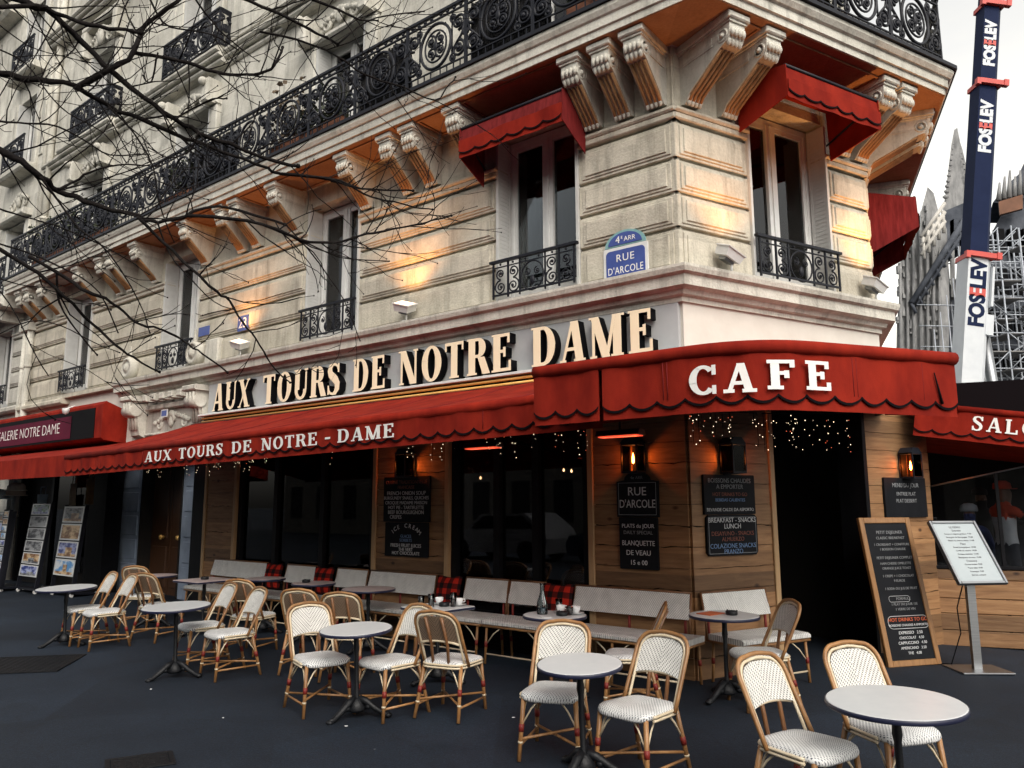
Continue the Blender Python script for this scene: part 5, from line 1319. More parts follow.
# benches along the wall
def bench(label, fr, s0, s1, b0, b1, o=0.10, dep=0.46):
    """s0..s1 seat, b0..b1 back panel (local x along the wall)"""
    xm = (s0+s1)/2; p = wp(fr, xm, o); g = gz(*wp(fr, xm, o+0.3).to_2d())
    T_ = thing('woven_bench', label, 'bench', (p.x, p.y, g), RZ[fr], 'woven benches along the plank wall')
    W = s1-s0
    s = MB()
    P = [(-0.005, 0.39), (-dep+0.03, 0.39), (-dep, 0.40), (-dep, 0.425), (-dep+0.025, 0.44), (-0.03, 0.445), (-0.005, 0.44)]
    s.prism(P, -W/2, W/2, 'x'); s.build('seat', WEAVES, T_)
    f = MB()
    for y, z in ((-dep+0.015, 0.378), (-0.02, 0.378)): f.tube([(-W/2, y, z), (W/2, y, z)], 0.013, 7)
    for x in (-W/2, W/2): f.tube([(x, -0.02, 0.378), (x, -dep+0.015, 0.378)], 0.012, 7)
    f.build('seat_frame', RATTAN, T_)
    k = MB(); a, b = b0-xm, b1-xm; h0, h1 = 0.565, 0.80
    def bf(u, v): return (lerp(a, b, u), 0.035+0.07*v-0.035, lerp(h0, h1, v))
    y0, y1 = -0.01, 0.05
    k.prism([(y0, h0), (y0-0.014, h0+0.005), (y1-0.014, h1), (y1, h1+0.004)], a, b, 'x'); k.build('back_panel', WEAVEL, T_)
    r = MB(); r.tube([(a, y1-0.008, h1+0.008), (b, y1-0.008, h1+0.008)], 0.011, 7)
    for x in (a, b): r.tube([(x, -0.02, 0.38), (x, -0.012, 0.56), (x, y1-0.006, h1+0.006)], 0.012, 7)
    nn = max(1, round((b-a)/0.62))
    for i in range(nn+1):
        x = lerp(a+0.05, b-0.05, i/nn); r.tube([(x, 0.0, 0.38), (x, 0.006, 0.57)], 0.014, 7, 1)
    r.build('back_frame', [RATTAN_D, REDB], T_)
    nl = max(2, round(W/0.75)+1)
    for i in range(nl):
        x = lerp(-W/2+0.05, W/2-0.05, i/(nl-1))
        for y, yb_ in ((-dep+0.03, -dep), (-0.03, 0.0)):
            l = MB(); l.tube([(x, y, 0.385), (x, yb_, 0.0)], 0.0145, 7); l.tube([(x, lerp(y, yb_, .42), 0.385*0.58), (x, lerp(y, yb_, .56), 0.385*0.44)], 0.0175, 7, 1); l.build('leg', [RATTAN, REDB], T_)
    b_ = MB()
    for i in range(nl):
        x = lerp(-W/2+0.05, W/2-0.05, i/(nl-1))
        for sg in (-1, 1):
            if abs(x+sg*0.2) < W/2: b_.tube([(x, -dep+0.02, 0.19), (x+sg*0.09, -dep+0.025, 0.30), (x+sg*0.2, -dep+0.03, 0.38)], 0.0065, 6)
    b_.tube([(-W/2+0.05, -dep+0.01, 0.10), (W/2-0.05, -dep+0.01, 0.10)], 0.009, 6); b_.build('brace', CREAMC, T_)
    return T_
for s0, s1, b0, b1, lb in ((6.70, 8.12, 6.70, 8.12, 'long woven bench under the narrow left plank pier'),
    (5.14, 6.66, 5.55, 6.22, 'woven bench behind the far tables, between the two left plaid cushions'),
    (4.46, 5.11, 4.50, 5.11, 'short woven bench just right of the second plaid cushion from left'),
    (3.22, 4.43, 3.28, 4.45, 'woven bench in front of the plank pier with the dish board'),
    (2.18, 3.19, 2.17, 2.80, 'short woven bench just right of the third plaid cushion from left'),
    (1.33, 2.15, 1.66, 2.14, 'short woven bench left of the rightmost plaid cushion'),
    (-0.16, 1.30, -0.02, 1.28, 'long woven bench below the rue d\'arcole board')):
    bench(lb, 'L', -s1, -s0, -b1, -b0, 0.12)
bench('woven bench on the cut corner left of the door', 'C', 0.05, 0.92, 0.03, 0.88, 0.12)

# plaid cushions
def plaid():
    m, nt, b = nodes_of('red and black plaid')
    tc = N(nt, 'ShaderNodeTexCoord'); sx = N(nt, 'ShaderNodeSeparateXYZ'); nt.links.new(tc.outputs['Object'], sx.inputs[0])
    fs = []
    for ax in ('X', 'Z'):
        f = math_node(nt, 'FRACT', math_node(nt, 'ADD', math_node(nt, 'DIVIDE', sx.outputs[ax], 0.125), 10.25)); fs.append(math_node(nt, 'LESS_THAN', f, 0.5))
    s = math_node(nt, 'MULTIPLY', math_node(nt, 'ADD', fs[0], fs[1]), 0.5)
    c = ramp(nt, s, [(0.0, (0.012, 0.008, 0.009)), (0.5, (0.10, 0.010, 0.008)), (1.0, (0.42, 0.022, 0.012))]); nt.links.new(c, b.inputs['Base Color'])
    b.inputs['Roughness'].default_value = 0.9; b.inputs['Specular IOR Level'].default_value = 0.1
    return m
PLAID = plaid()
for s, lb in ((6.45, 'red and black plaid cushion at the far left window, leftmost of four'), (5.32, 'red and black plaid cushion, second of four from the left'), (3.02, 'red and black plaid cushion left of the middle window, third of four'), (1.46, 'red and black plaid cushion nearest to the plank corner, rightmost of four')):
    p = wp('L', -s, 0.16); mb = MB()
    def q(u, v, sg):
        x, z = (u-0.5)*0.38, (v-0.5)*0.36; e = (1-abs(2*u-1)**3.0)*(1-abs(2*v-1)**3.0)
        pin = 1-0.06*(abs(2*u-1)*(1-abs(2*v-1)))
        return (x*(1-0.05*(1-abs(2*v-1)**2)), sg*(0.008+0.06*e), z*(1-0.05*(1-abs(2*u-1)**2))+0.005*math.sin(u*9))
    mb.grid(lambda u, v: q(u, v, -1), 14, 14); mb.grid(lambda u, v: q(u, v, 1), 14, 14)
    o = mb.build('plaid_cushion', PLAID, None, (p.x, p.y, gz(p.x, p.y)+0.63), 0, (rad(-12), 0, RZ['L']+0.05*math.sin(s*5)))
    tag(o, lb, 'cushion', 'plaid cushions on the benches')

# things on the tables
GLASSB = glass_mat('carafe glass', (0.80, 0.85, 0.86))
WATER = pmat('dark drink', (0.03, 0.02, 0.015), None, rough=0.1)
def at_table(i, dx, dy): return Vector((TB[i].location.x+dx, TB[i].location.y+dy, ttop(i)))
def cup(loc, label, rz=0.0, coffee=True):
    T_ = thing('coffee_cup', label, 'cup', loc, rz, 'coffee cups left on the tables')
    s = MB(); s.lathe([(0.03, 0.0), (0.05, 0.004), (0.072, 0.014), (0.074, 0.016), (0.05, 0.009), (0.02, 0.007)], 22); s.build('saucer', CHINA, T_)
    c = MB(); c.lathe([(0.02, 0.010), (0.028, 0.014), (0.038, 0.04), (0.041, 0.068), (0.0385, 0.068), (0.035, 0.042), (0.02, 0.02)], 20)
    c.tube([(0.038, 0, 0.058), (0.058, 0, 0.058), (0.060, 0, 0.04), (0.036, 0, 0.030)], 0.005, 6); c.build('cup', CHINA, T_)
    return T_
def tumbler(loc, label, h=0.11, r=0.033):
    m_ = MB(); m_.lathe([(r*0.82, 0.0), (r, h), (r-0.003, h), (r*0.80-0.003, 0.008)], 18); o = m_.build('drinking_glass', GLASSB, None, loc); return tag(o, label, 'glass')
def ashtray(loc, label):
    m_ = MB(); m_.lathe([(0.045, 0.0), (0.052, 0.006), (0.050, 0.034), (0.042, 0.036), (0.038, 0.012), (0.0, 0.010)], 18)
    for k in range(3): a = 2*PI*k/3; m_.blob((0.046*math.cos(a), 0.046*math.sin(a), 0.034), 0.009, n=6, k=4)
    return tag(m_.build('ashtray', CASTI, None, loc), label, 'ashtray', 'black ashtrays on the tables')
c_ = thing('carafe', 'clear glass carafe on the round table with coffee cups', 'carafe', at_table(6, -0.11, 0.02))
m_ = MB(); m_.lathe([(0.045, 0.0), (0.05, 0.01), (0.05, 0.07), (0.045, 0.11), (0.024, 0.17), (0.018, 0.20), (0.018, 0.25), (0.024, 0.265), (0.021, 0.265), (0.015, 0.25), (0.014, 0.20), (0.04, 0.10), (0.046, 0.03), (0.04, 0.008)], 20); m_.build('glass_body', GLASSB, c_)
m_ = MB(); m_.lathe([(0.036, 0.010), (0.044, 0.02), (0.044, 0.055), (0.03, 0.056)], 18); m_.build('water', pmat('water', (0.10, 0.13, 0.16), None, rough=0.05), c_)
cup(at_table(6, 0.06, 0.10), 'white coffee cup on saucer beside the carafe, left one', 0.5); cup(at_table(6, 0.19, 0.02), 'white coffee cup on saucer at the right edge of the carafe table', 2.0)
tumbler(at_table(6, 0.05, 0.20), 'empty glass behind the left coffee cup on the carafe table'); tumbler(at_table(6, 0.13, -0.03), 'low glass between the two cups on the carafe table', 0.07)
ashtray(at_table(6, 0.06, -0.07), 'black ashtray on the carafe table')
m_ = MB(); m_.prism(rounded(0.09, 0.13, 0.004), 0.0, 0.003, 'z'); tag(m_.build('bill_slip', CHINA, None, at_table(6, -0.10, -0.14), 0.3), 'small white bill slip on the carafe table', 'receipt')
cup(at_table(7, 0.0, 0.14), 'white coffee cup at the back of the square cup laden table', 1.0); cup(at_table(7, 0.20, 0.05), 'white coffee cup at the right of the square cup laden table', 0.2)
tumbler(at_table(7, -0.06, -0.05), 'frosted glass at the front of the square cup laden table', 0.12); tumbler(at_table(7, -0.16, -0.02), 'second glass at the left of the square cup laden table', 0.10); tumbler(at_table(7, 0.15, -0.02), 'tall glass at the right of the square cup laden table', 0.13)
ashtray(at_table(7, 0.06, 0.0), 'black ashtray in the middle of the square cup laden table')
ashtray(at_table(5, 0.06, -0.02), 'black ashtray beside the orange menu'); ashtray(at_table(9, -0.10, 0.02), 'black ashtray on the rosy table behind the brown backed chairs'); ashtray(at_table(11, 0.0, 0.0), 'black ashtray on the square table at the leftmost bench')
ORANGE = pmat('orange card', (0.50, 0.10, 0.025), (0.56, 0.13, 0.035), 8, 0.5)
m_ = MB(); m_.prism(rounded(0.15, 0.21, 0.004), 0.0, 0.006, 'z'); tag(m_.build('menu_card', ORANGE, None, at_table(5, -0.10, 0.06), -0.9), 'orange menu card lying on the corner table beside the ashtray', 'menu')

# ================================================================== easel and steel menu stand by the door
E_ = thing('chalkboard_easel', 'tall oak framed chalkboard leaning against the wall beside the door', 'chalkboard', (4.12, 8.27, gz(4.12, 8.27)), RZ['C']-rad(14))
lean = rad(-11)
Mx = Matrix.Rotation(lean, 4, 'X')
def leaned(mb): mb.v = [tuple(Mx @ Vector(p)) for p in mb.v]; return mb
W_, H_ = 0.66, 1.52
f = MB()
for q in ((-W_/2, -W_/2+0.06, 0.0, H_), (W_/2-0.06, W_/2, 0.0, H_), (-W_/2+0.06, W_/2-0.06, 0.0, 0.06), (-W_/2+0.06, W_/2-0.06, H_-0.06, H_)): f.cbox(q[0], q[1], -0.018, 0.02, q[2], q[3], 0.005)
leaned(f).build('frame', OAK, E_)
f = MB(); f.box(-W_/2+0.055, W_/2-0.055, -0.005, 0.012, 0.055, H_-0.055); leaned(f).build('slate', SLATE, E_)
lines = [('PETIT DEJEUNER', .046, 1.36, CHALKG), ('CLASSIC BREAKFAST', .040, 1.30, CHALKG), ('1 CROISSANT + CONFITURE', .036, 1.23, CHALKG), ('1 BOISSON CHAUDE', .036, 1.18, CHALKG), ('PETIT DEJEUNER COMPLET', .038, 1.09, CHALKG), ('HAM CHEESE OMELETTE', .036, 1.03, CHALKG), ('ORANGE JUICE TOAST', .036, 0.98, CHALKG), ('1 CREPE + 1 CHOCOLAT', .036, 0.90, CHALKG), ('9 EUROS', .036, 0.85, CHALKG), ('1 SODA OU JUS DE FRUIT', .036, 0.77, CHALKG), ('FORMULE', .042, 0.665, CHALKG), ('1 PLAT DU JOUR 15E', .036, 0.61, CHALKG), ('1 VERRE DE VIN', .036, 0.56, CHALKG), ('HOT DRINKS TO GO', .052, 0.455, CHALKR), ('BOISSONS CHAUDES A EMPORTER', .032, 0.40, CHALK), ('EXPRESSO   2.50', .042, 0.325, CHALK), ('CHOCOLAT   4.50', .038, 0.275, CHALK), ('CAPPUCCINO   4.50', .040, 0.225, CHALK), ('AMERICANO   3.50', .038, 0.175, CHALK), ('THE   4.00', .038, 0.125, CHALK)]
for t_, sz, z, mt in lines:
    o = text('lettering', t_, sz, mt, E_, 0, 0, 0, shear=0.12); o.location = Mx @ Vector((0.03, -0.008, z)); o.rotation_euler = (PI/2+lean, 0, 0)
f = MB()
def ring_(cx, cz, w, h, t): 
    P = rounded(w, h, h*0.4, 4); f.tube([(cx+p[0], -0.008, cz+p[1]) for p in P], t, 4, closed=True)
ring_(0.03, 0.43, 0.50, 0.125, 0.0028); ring_(-0.02, 0.665, 0.26, 0.06, 0.002); leaned(f).build('chalk_border', CHALK, E_)

M_ = thing('menu_stand', 'brushed steel stand with a tilted white framed menu panel at the terrace screen', 'menu stand', (4.66, 8.10, gz(4.66, 8.10)), rad(-2))
b = MB(); b.cbox(-0.25, 0.25, -0.22, 0.20, 0.0, 0.018, 0.006); b.build('base_plate', STEEL, M_)
b = MB(); b.box(-0.04, 0.04, -0.025, 0.025, 0.018, 1.12); b.build('post', STEEL, M_)
Mt = Matrix.Translation((-0.02, -0.04, 1.165)) @ Matrix.Rotation(rad(9), 4, 'Z') @ Matrix.Rotation(rad(-33), 4, 'X')
def tl(mb): mb.v = [tuple(Mt @ Vector(p)) for p in mb.v]; return mb
b = MB(); w, h, t = 0.265, 0.36, 0.03
for q in ((-w, -w+t, -h, h), (w-t, w, -h, h), (-w+t, w-t, -h, -h+t), (-w+t, w-t, h-t, h)): b.cbox(q[0], q[1], -0.02, 0.02, q[2], q[3], 0.005)
tl(b).build('frame', STEEL, M_)
PAPER = pmat('white menu paper', (0.36, 0.41, 0.43), (0.40, 0.45, 0.465), 5, 0.25)
b = MB(); b.box(-w+t, w-t, -0.006, 0.012, -h+t, h-t); tl(b).build('menu_sheet', PAPER, M_)
rr = Mt.to_euler()
for i in range(15):
    o = text('lettering', ['LE MENU', 'Entrees', 'Soupe a l oignon gratinee  9.50', 'Escargots de Bourgogne  12.00', 'Salade de chevre chaud  11.50', 'Plats', 'Boeuf bourguignon  18.50', 'Confit de canard  19.00', 'Croque madame  12.50', 'Blanquette de veau  15.00', 'Desserts', 'Creme brulee  8.50', 'Tarte tatin  8.50', 'Fromages  9.00', 'Service compris'][i], 0.024 if i not in (0, 1, 5, 10) else 0.032, CHALKG, M_, 0, 0, 0)
    o.location = Mt @ Vector((0, -0.008, 0.285-0.039*i)); o.rotation_euler = (Mt @ Matrix.Rotation(PI/2, 4, 'X')).to_euler()
b = MB(); b.tube([(-0.03, 0.03, 0.9), (-0.12, 0.05, 0.6), (-0.10, 0.06, 0.35), (-0.15, 0.2, 0.02), (-0.5, 0.35, 0.012)], 0.006, 6); b.build('power_cable', BLACKL, M_)

# ================================================================== terrace screen on the side street
SX = lambda d, s, z=0.0: Vector((C1.x+NR.x*d+UR.x*s, C1.y+NR.y*d+UR.y*s, z))
T_ = thing('terrace_screen', 'plank wind screen with a sloping glass top at the end of the side terrace', 'wind screen', SX(0.49, 0.57), RZS)
T_.location.z = 0.0
k = MB(); rnd = random.Random(4); z = 0.05
while z < 0.9:
    h = min(rnd.uniform(0.17, 0.22), 0.93-z); k.cbox(0.0, 2.7, -0.03-rnd.uniform(0, .006), 0.02, z, z+h-0.008, 0.006); z += h
k.box(0.0, 2.7, 0.0, 0.03, 0.05, 0.93); k.build('plank_panel', WOOD, T_)
g = MB(); g.prism([(0, 0.95), (2.7, 0.95), (2.7, 2.5), (0, 1.90)], -0.006, 0.006, 'y'); g.build('glass_panel', glass_mat('smoky screen glass', (0.80, 0.82, 0.84), 0.8), T_)
k = MB(); k.tube([(0, 0, 1.90), (2.7, 0, 2.50)], 0.012, 6); k.build('top_rail', STEEL, T_)
k = MB()
for x in (0.0, 0.72, 1.5, 2.3): k.box(x-0.018, x+0.018, -0.02, 0.02, 0.03, 1.89+0.222*x)
k.cbox(0, 2.7, -0.04, 0.04, 0.93, 0.97, 0.006); k.build('post', DARKFRAME, T_)
d_ = MB(); d_.box(0.3, 3.0, 0.9, 7.0, 0.02, 0.22); d_.build('terrace_deck', TRIM, None, (C1.x, C1.y, 0), RZS); DK = [o for o in bpy.data.objects if o.name == 'terrace_deck'][0]; tag(DK, 'low timber deck of the side terrace behind the glass screen', 'deck')
bk = MB(); bk.box(0.25, 6.2, 6.9, 7.0, 0.05, 3.0); tag(bk.build('shade_sheet', DARKFRAME, None, (C1.x, C1.y, 0), RZS), 'added dark sheet in place of shade under the side awning', 'wind screen')  # dark sheet standing in for the shade below the side awning
BRANCH = [
 ([[-3.568,4.6,4.51],[-3.41,4.747,4.543],[-3.154,4.769,4.507],[-2.958,4.872,4.517],[-2.828,5.048,4.476],[-2.613,5.096,4.397],[-2.37,5.154,4.307],[-2.248,5.333,4.32],[-1.882,5.424,4.208],[-1.715,5.451,4.15],[-1.378,5.607,4.157]], 0.0209, 0.0073),
 ([[-3.484,4.4,5.015],[-3.322,4.538,5.005],[-3.127,4.551,4.916],[-3.005,4.645,4.896],[-2.919,4.812,4.826],[-2.762,4.851,4.66],[-2.526,4.899,4.476],[-2.36,5.07,4.384],[-2.228,5.152,4.329],[-1.994,5.169,4.248],[-1.833,5.317,4.22],[-1.589,5.444,4.203]], 0.0228, 0.0105),
 ([[-2.902,4.78,4.464],[-2.917,4.859,4.524],[-2.717,4.812,4.6],[-2.563,4.847,4.754],[-2.588,4.954,4.951],[-2.536,4.933,5.036],[-2.333,4.923,5.182],[-2.288,5.033,5.419]], 0.0186, 0.0097),
 ([[-3.026,4.5,4.866],[-2.975,4.597,4.878],[-2.716,4.569,4.774],[-2.569,4.622,4.775],[-2.483,4.748,4.837]], 0.0146, 0.0091),
 ([[-2.592,4.9,4.787],[-2.454,4.99,4.807],[-2.246,4.955,4.748],[-2.073,5.001,4.701],[-1.956,5.12,4.75],[-1.789,5.111,4.753],[-1.692,5.111,4.823],[-1.681,5.233,5.042]], 0.0127, 0.0067),
 ([[-3.216,4.2,3.9],[-3.065,4.339,3.814],[-2.935,4.353,3.745],[-2.866,4.447,3.681],[-2.852,4.615,3.669],[-2.705,4.655,3.613],[-2.556,4.704,3.573],[-2.473,4.875,3.594],[-2.377,4.958,3.591],[-2.2,4.976,3.641],[-2.088,5.124,3.758],[-1.925,5.253,3.788],[-1.609,5.264,3.681]], 0.0218, 0.0069),
 ([[-2.881,4.0,3.148],[-2.756,4.162,3.056],[-2.624,4.198,2.963],[-2.527,4.315,2.85],[-2.514,4.506,2.784],[-2.386,4.568,2.657],[-2.319,4.64,2.598],[-2.237,4.833,2.539]], 0.0104, 0.0047),
 ([[-2.664,4.1,3.07],[-2.512,4.227,2.972],[-2.404,4.229,2.897],[-2.339,4.312,2.886],[-2.303,4.468,2.837],[-2.21,4.496,2.771],[-2.118,4.534,2.756],[-2.096,4.693,2.742],[-2.029,4.764,2.7],[-1.946,4.771,2.644],[-1.832,4.907,2.553]], 0.0093, 0.0044),
 ([[-2.384,4.7,3.526],[-2.254,4.803,3.389],[-2.07,4.781,3.215],[-1.91,4.839,3.066],[-1.872,4.971,3.042],[-1.778,4.974,2.894],[-1.691,4.987,2.789],[-1.648,5.122,2.681],[-1.569,5.169,2.573],[-1.5,5.151,2.522]], 0.0097, 0.004),
 ([[-2.166,4.9,3.611],[-1.936,5.047,3.648],[-1.596,5.069,3.572],[-1.478,5.172,3.537],[-1.303,5.348,3.571],[-1.12,5.396,3.641],[-0.949,5.454,3.701],[-0.79,5.633,3.8],[-0.695,5.724,3.858],[-0.473,5.751,3.934]], 0.0111, 0.0056),
 ([[-1.699,5.4,4.127],[-1.463,5.547,4.162],[-1.3,5.569,4.14],[-1.159,5.672,4.121],[-0.995,5.848,4.188],[-0.794,5.896,4.201]], 0.0091, 0.0057),
 ([[-1.376,5.6,4.153],[-1.257,5.727,4.168],[-1.098,5.729,4.079],[-0.931,5.812,4.073],[-0.776,5.968,4.086],[-0.641,5.996,4.08]], 0.008, 0.0047),
 ([[-1.739,4.9,4.941],[-1.513,5.035,4.969],[-1.227,5.044,4.845],[-1.101,5.135,4.785],[-0.963,5.298,4.804],[-0.789,5.334,4.769],[-0.569,5.379,4.691],[-0.503,5.546,4.884],[-0.433,5.624,5.023]], 0.007, 0.0044),
 ([[-1.858,4.6,5.042],[-1.757,4.747,5.06],[-1.557,4.769,4.988],[-1.421,4.872,4.961],[-1.231,5.048,4.94]], 0.0119, 0.0065),
 ([[-1.22,5.0,4.909],[-1.044,5.147,5.187],[-0.867,5.169,5.251],[-0.645,5.272,5.347]], 0.0065, 0.0034),
 ([[-1.428,4.7,5.087],[-1.192,4.847,5.073],[-1.043,4.869,5.013],[-0.938,4.972,5.069]], 0.0091, 0.0049),
 ([[-3.127,4.4,4.019],[-3.028,4.527,4.074],[-2.838,4.529,4.049],[-2.689,4.612,3.984],[-2.629,4.768,3.978],[-2.394,4.796,3.992]], 0.0068, 0.0031),
 ([[-2.998,4.3,3.422],[-2.944,4.447,3.431],[-2.771,4.469,3.383],[-2.611,4.572,3.332],[-2.476,4.748,3.269],[-2.331,4.796,3.172]], 0.0056, 0.0031),
 ([[-2.906,4.2,3.174],[-2.826,4.347,3.165],[-2.595,4.369,3.064],[-2.464,4.472,2.96],[-2.428,4.648,2.756]], 0.0054, 0.003),
 ([[-2.688,4.4,3.061],[-2.722,4.514,2.909],[-2.612,4.503,2.753],[-2.504,4.572,2.603]], 0.0057, 0.0036),
 ([[-2.781,4.5,3.62],[-2.737,4.622,3.746],[-2.615,4.619,3.812],[-2.468,4.697,3.876],[-2.414,4.848,3.939]], 0.0076, 0.0037),
 ([[-2.835,4.4,3.659],[-2.778,4.527,3.547],[-2.654,4.529,3.387],[-2.501,4.612,3.256],[-2.367,4.768,2.979],[-2.302,4.796,2.79]], 0.0068, 0.0031),
 ([[-2.717,4.85,4.367],[-2.59,4.96,4.23],[-2.426,4.944,3.969],[-2.406,5.01,3.747],[-2.346,5.148,3.511]], 0.0063, 0.0033),
 ([[-2.162,5.0,4.252],[-2.242,5.047,4.128],[-2.342,4.969,4.053],[-2.485,4.972,4.127]], 0.0058, 0.0032),
 ([[-2.328,5.0,4.347],[-2.237,5.081,4.474],[-2.089,5.036,4.518],[-2.005,5.072,4.538]], 0.0071, 0.0043),
 ([[-2.538,4.95,4.32],[-2.435,5.047,4.395],[-2.261,5.019,4.373],[-2.127,5.072,4.349]], 0.0064, 0.0033),
 ([[-2.433,4.9,4.788],[-2.486,4.964,4.64],[-2.486,4.903,4.566],[-2.535,4.922,4.63]], 0.0057, 0.0038),
 ([[-3.25,4.5,4.566],[-3.149,4.627,4.542],[-2.988,4.629,4.335],[-2.897,4.712,4.242],[-2.744,4.868,4.182],[-2.587,4.896,3.982]], 0.0047, 0.0029),
 ([[-3.268,4.5,4.739],[-3.162,4.647,4.682],[-2.974,4.669,4.626],[-2.8,4.772,4.633]], 0.0044, 0.0025),
 ([[-3.285,4.6,4.282],[-3.215,4.647,4.554],[-3.099,4.569,4.717],[-3.069,4.572,4.86]], 0.0042, 0.0024),
 ([[-2.006,5.2,4.263],[-1.874,5.247,4.457],[-1.805,5.169,4.57]], 0.0054, 0.0034),
 ([[-2.302,4.8,3.531],[-2.26,4.897,3.354],[-2.104,4.869,3.175],[-1.952,4.922,3.022],[-1.864,5.048,3.001]], 0.0056, 0.0026),
 ([[-1.637,5.2,3.62],[-1.529,5.297,3.754],[-1.365,5.269,3.797]], 0.0047, 0.0027),
 ([[-1.522,5.3,3.583],[-1.339,5.447,3.529],[-1.181,5.469,3.491],[-0.918,5.572,3.51]], 0.0048, 0.0029),
 ([[-1.62,5.3,3.695],[-1.4,5.414,3.442],[-1.205,5.403,3.154],[-1.101,5.472,2.875]], 0.0051, 0.0025),
 ([[-2.537,4.9,5.242],[-2.463,4.997,5.08],[-2.269,4.969,5.0],[-2.114,5.022,4.997],[-1.978,5.148,4.962]], 0.007, 0.0033),
 ([[-2.221,4.9,5.228],[-2.131,5.047,5.115],[-1.987,5.069,4.974],[-1.823,5.172,4.884]], 0.0076, 0.0034),
 ([[-2.953,4.3,2.999],[-2.879,4.414,2.991],[-2.723,4.403,2.976],[-2.695,4.472,3.003]], 0.0039, 0.0023),
 ([[-2.725,4.3,3.029],[-2.78,4.447,2.983],[-2.671,4.469,2.959]], 0.0033, 0.0023),
 ([[-2.851,4.2,2.652],[-2.785,4.347,2.757],[-2.623,4.369,2.739],[-2.467,4.472,2.655],[-2.406,4.648,2.631]], 0.0033, 0.0021),
 ([[-2.935,4.1,3.024],[-2.822,4.214,2.828],[-2.68,4.203,2.596],[-2.605,4.272,2.428]], 0.0042, 0.0022),
]
# ================================================================== camera
EYE = 1.70; FPX = 772.0; PITCH = rad(8.9); ROLL = rad(0.2)
cam = bpy.data.cameras.new('camera'); cam.sensor_width = 36.0; cam.lens = 36.0*FPX/1024.0; cam.clip_end = 2000; cam.clip_start = 0.05
camo = bpy.data.objects.new('camera', cam); COL.objects.link(camo); camo.location = (0, 0, EYE)
camo.rotation_mode = 'QUATERNION'
camo.rotation_quaternion = (Matrix.Rotation(PI/2+PITCH, 4, 'X') @ Matrix.Rotation(-ROLL, 4, 'Z')).to_quaternion()
SC.camera = camo
def far(px, py, Y):            # a far point of the skyline, given the distance at which it stands
    x, y = (px-512)/FPX, -(py-384)/FPX
    c, s = math.cos(ROLL), math.sin(ROLL); x, y = c*x-s*y, s*x+c*y
    c, s = math.cos(PITCH), math.sin(PITCH); v = Vector((x, c-s*y, s+c*y))
    return Vector((0, 0, EYE))+v*(Y/v.y)

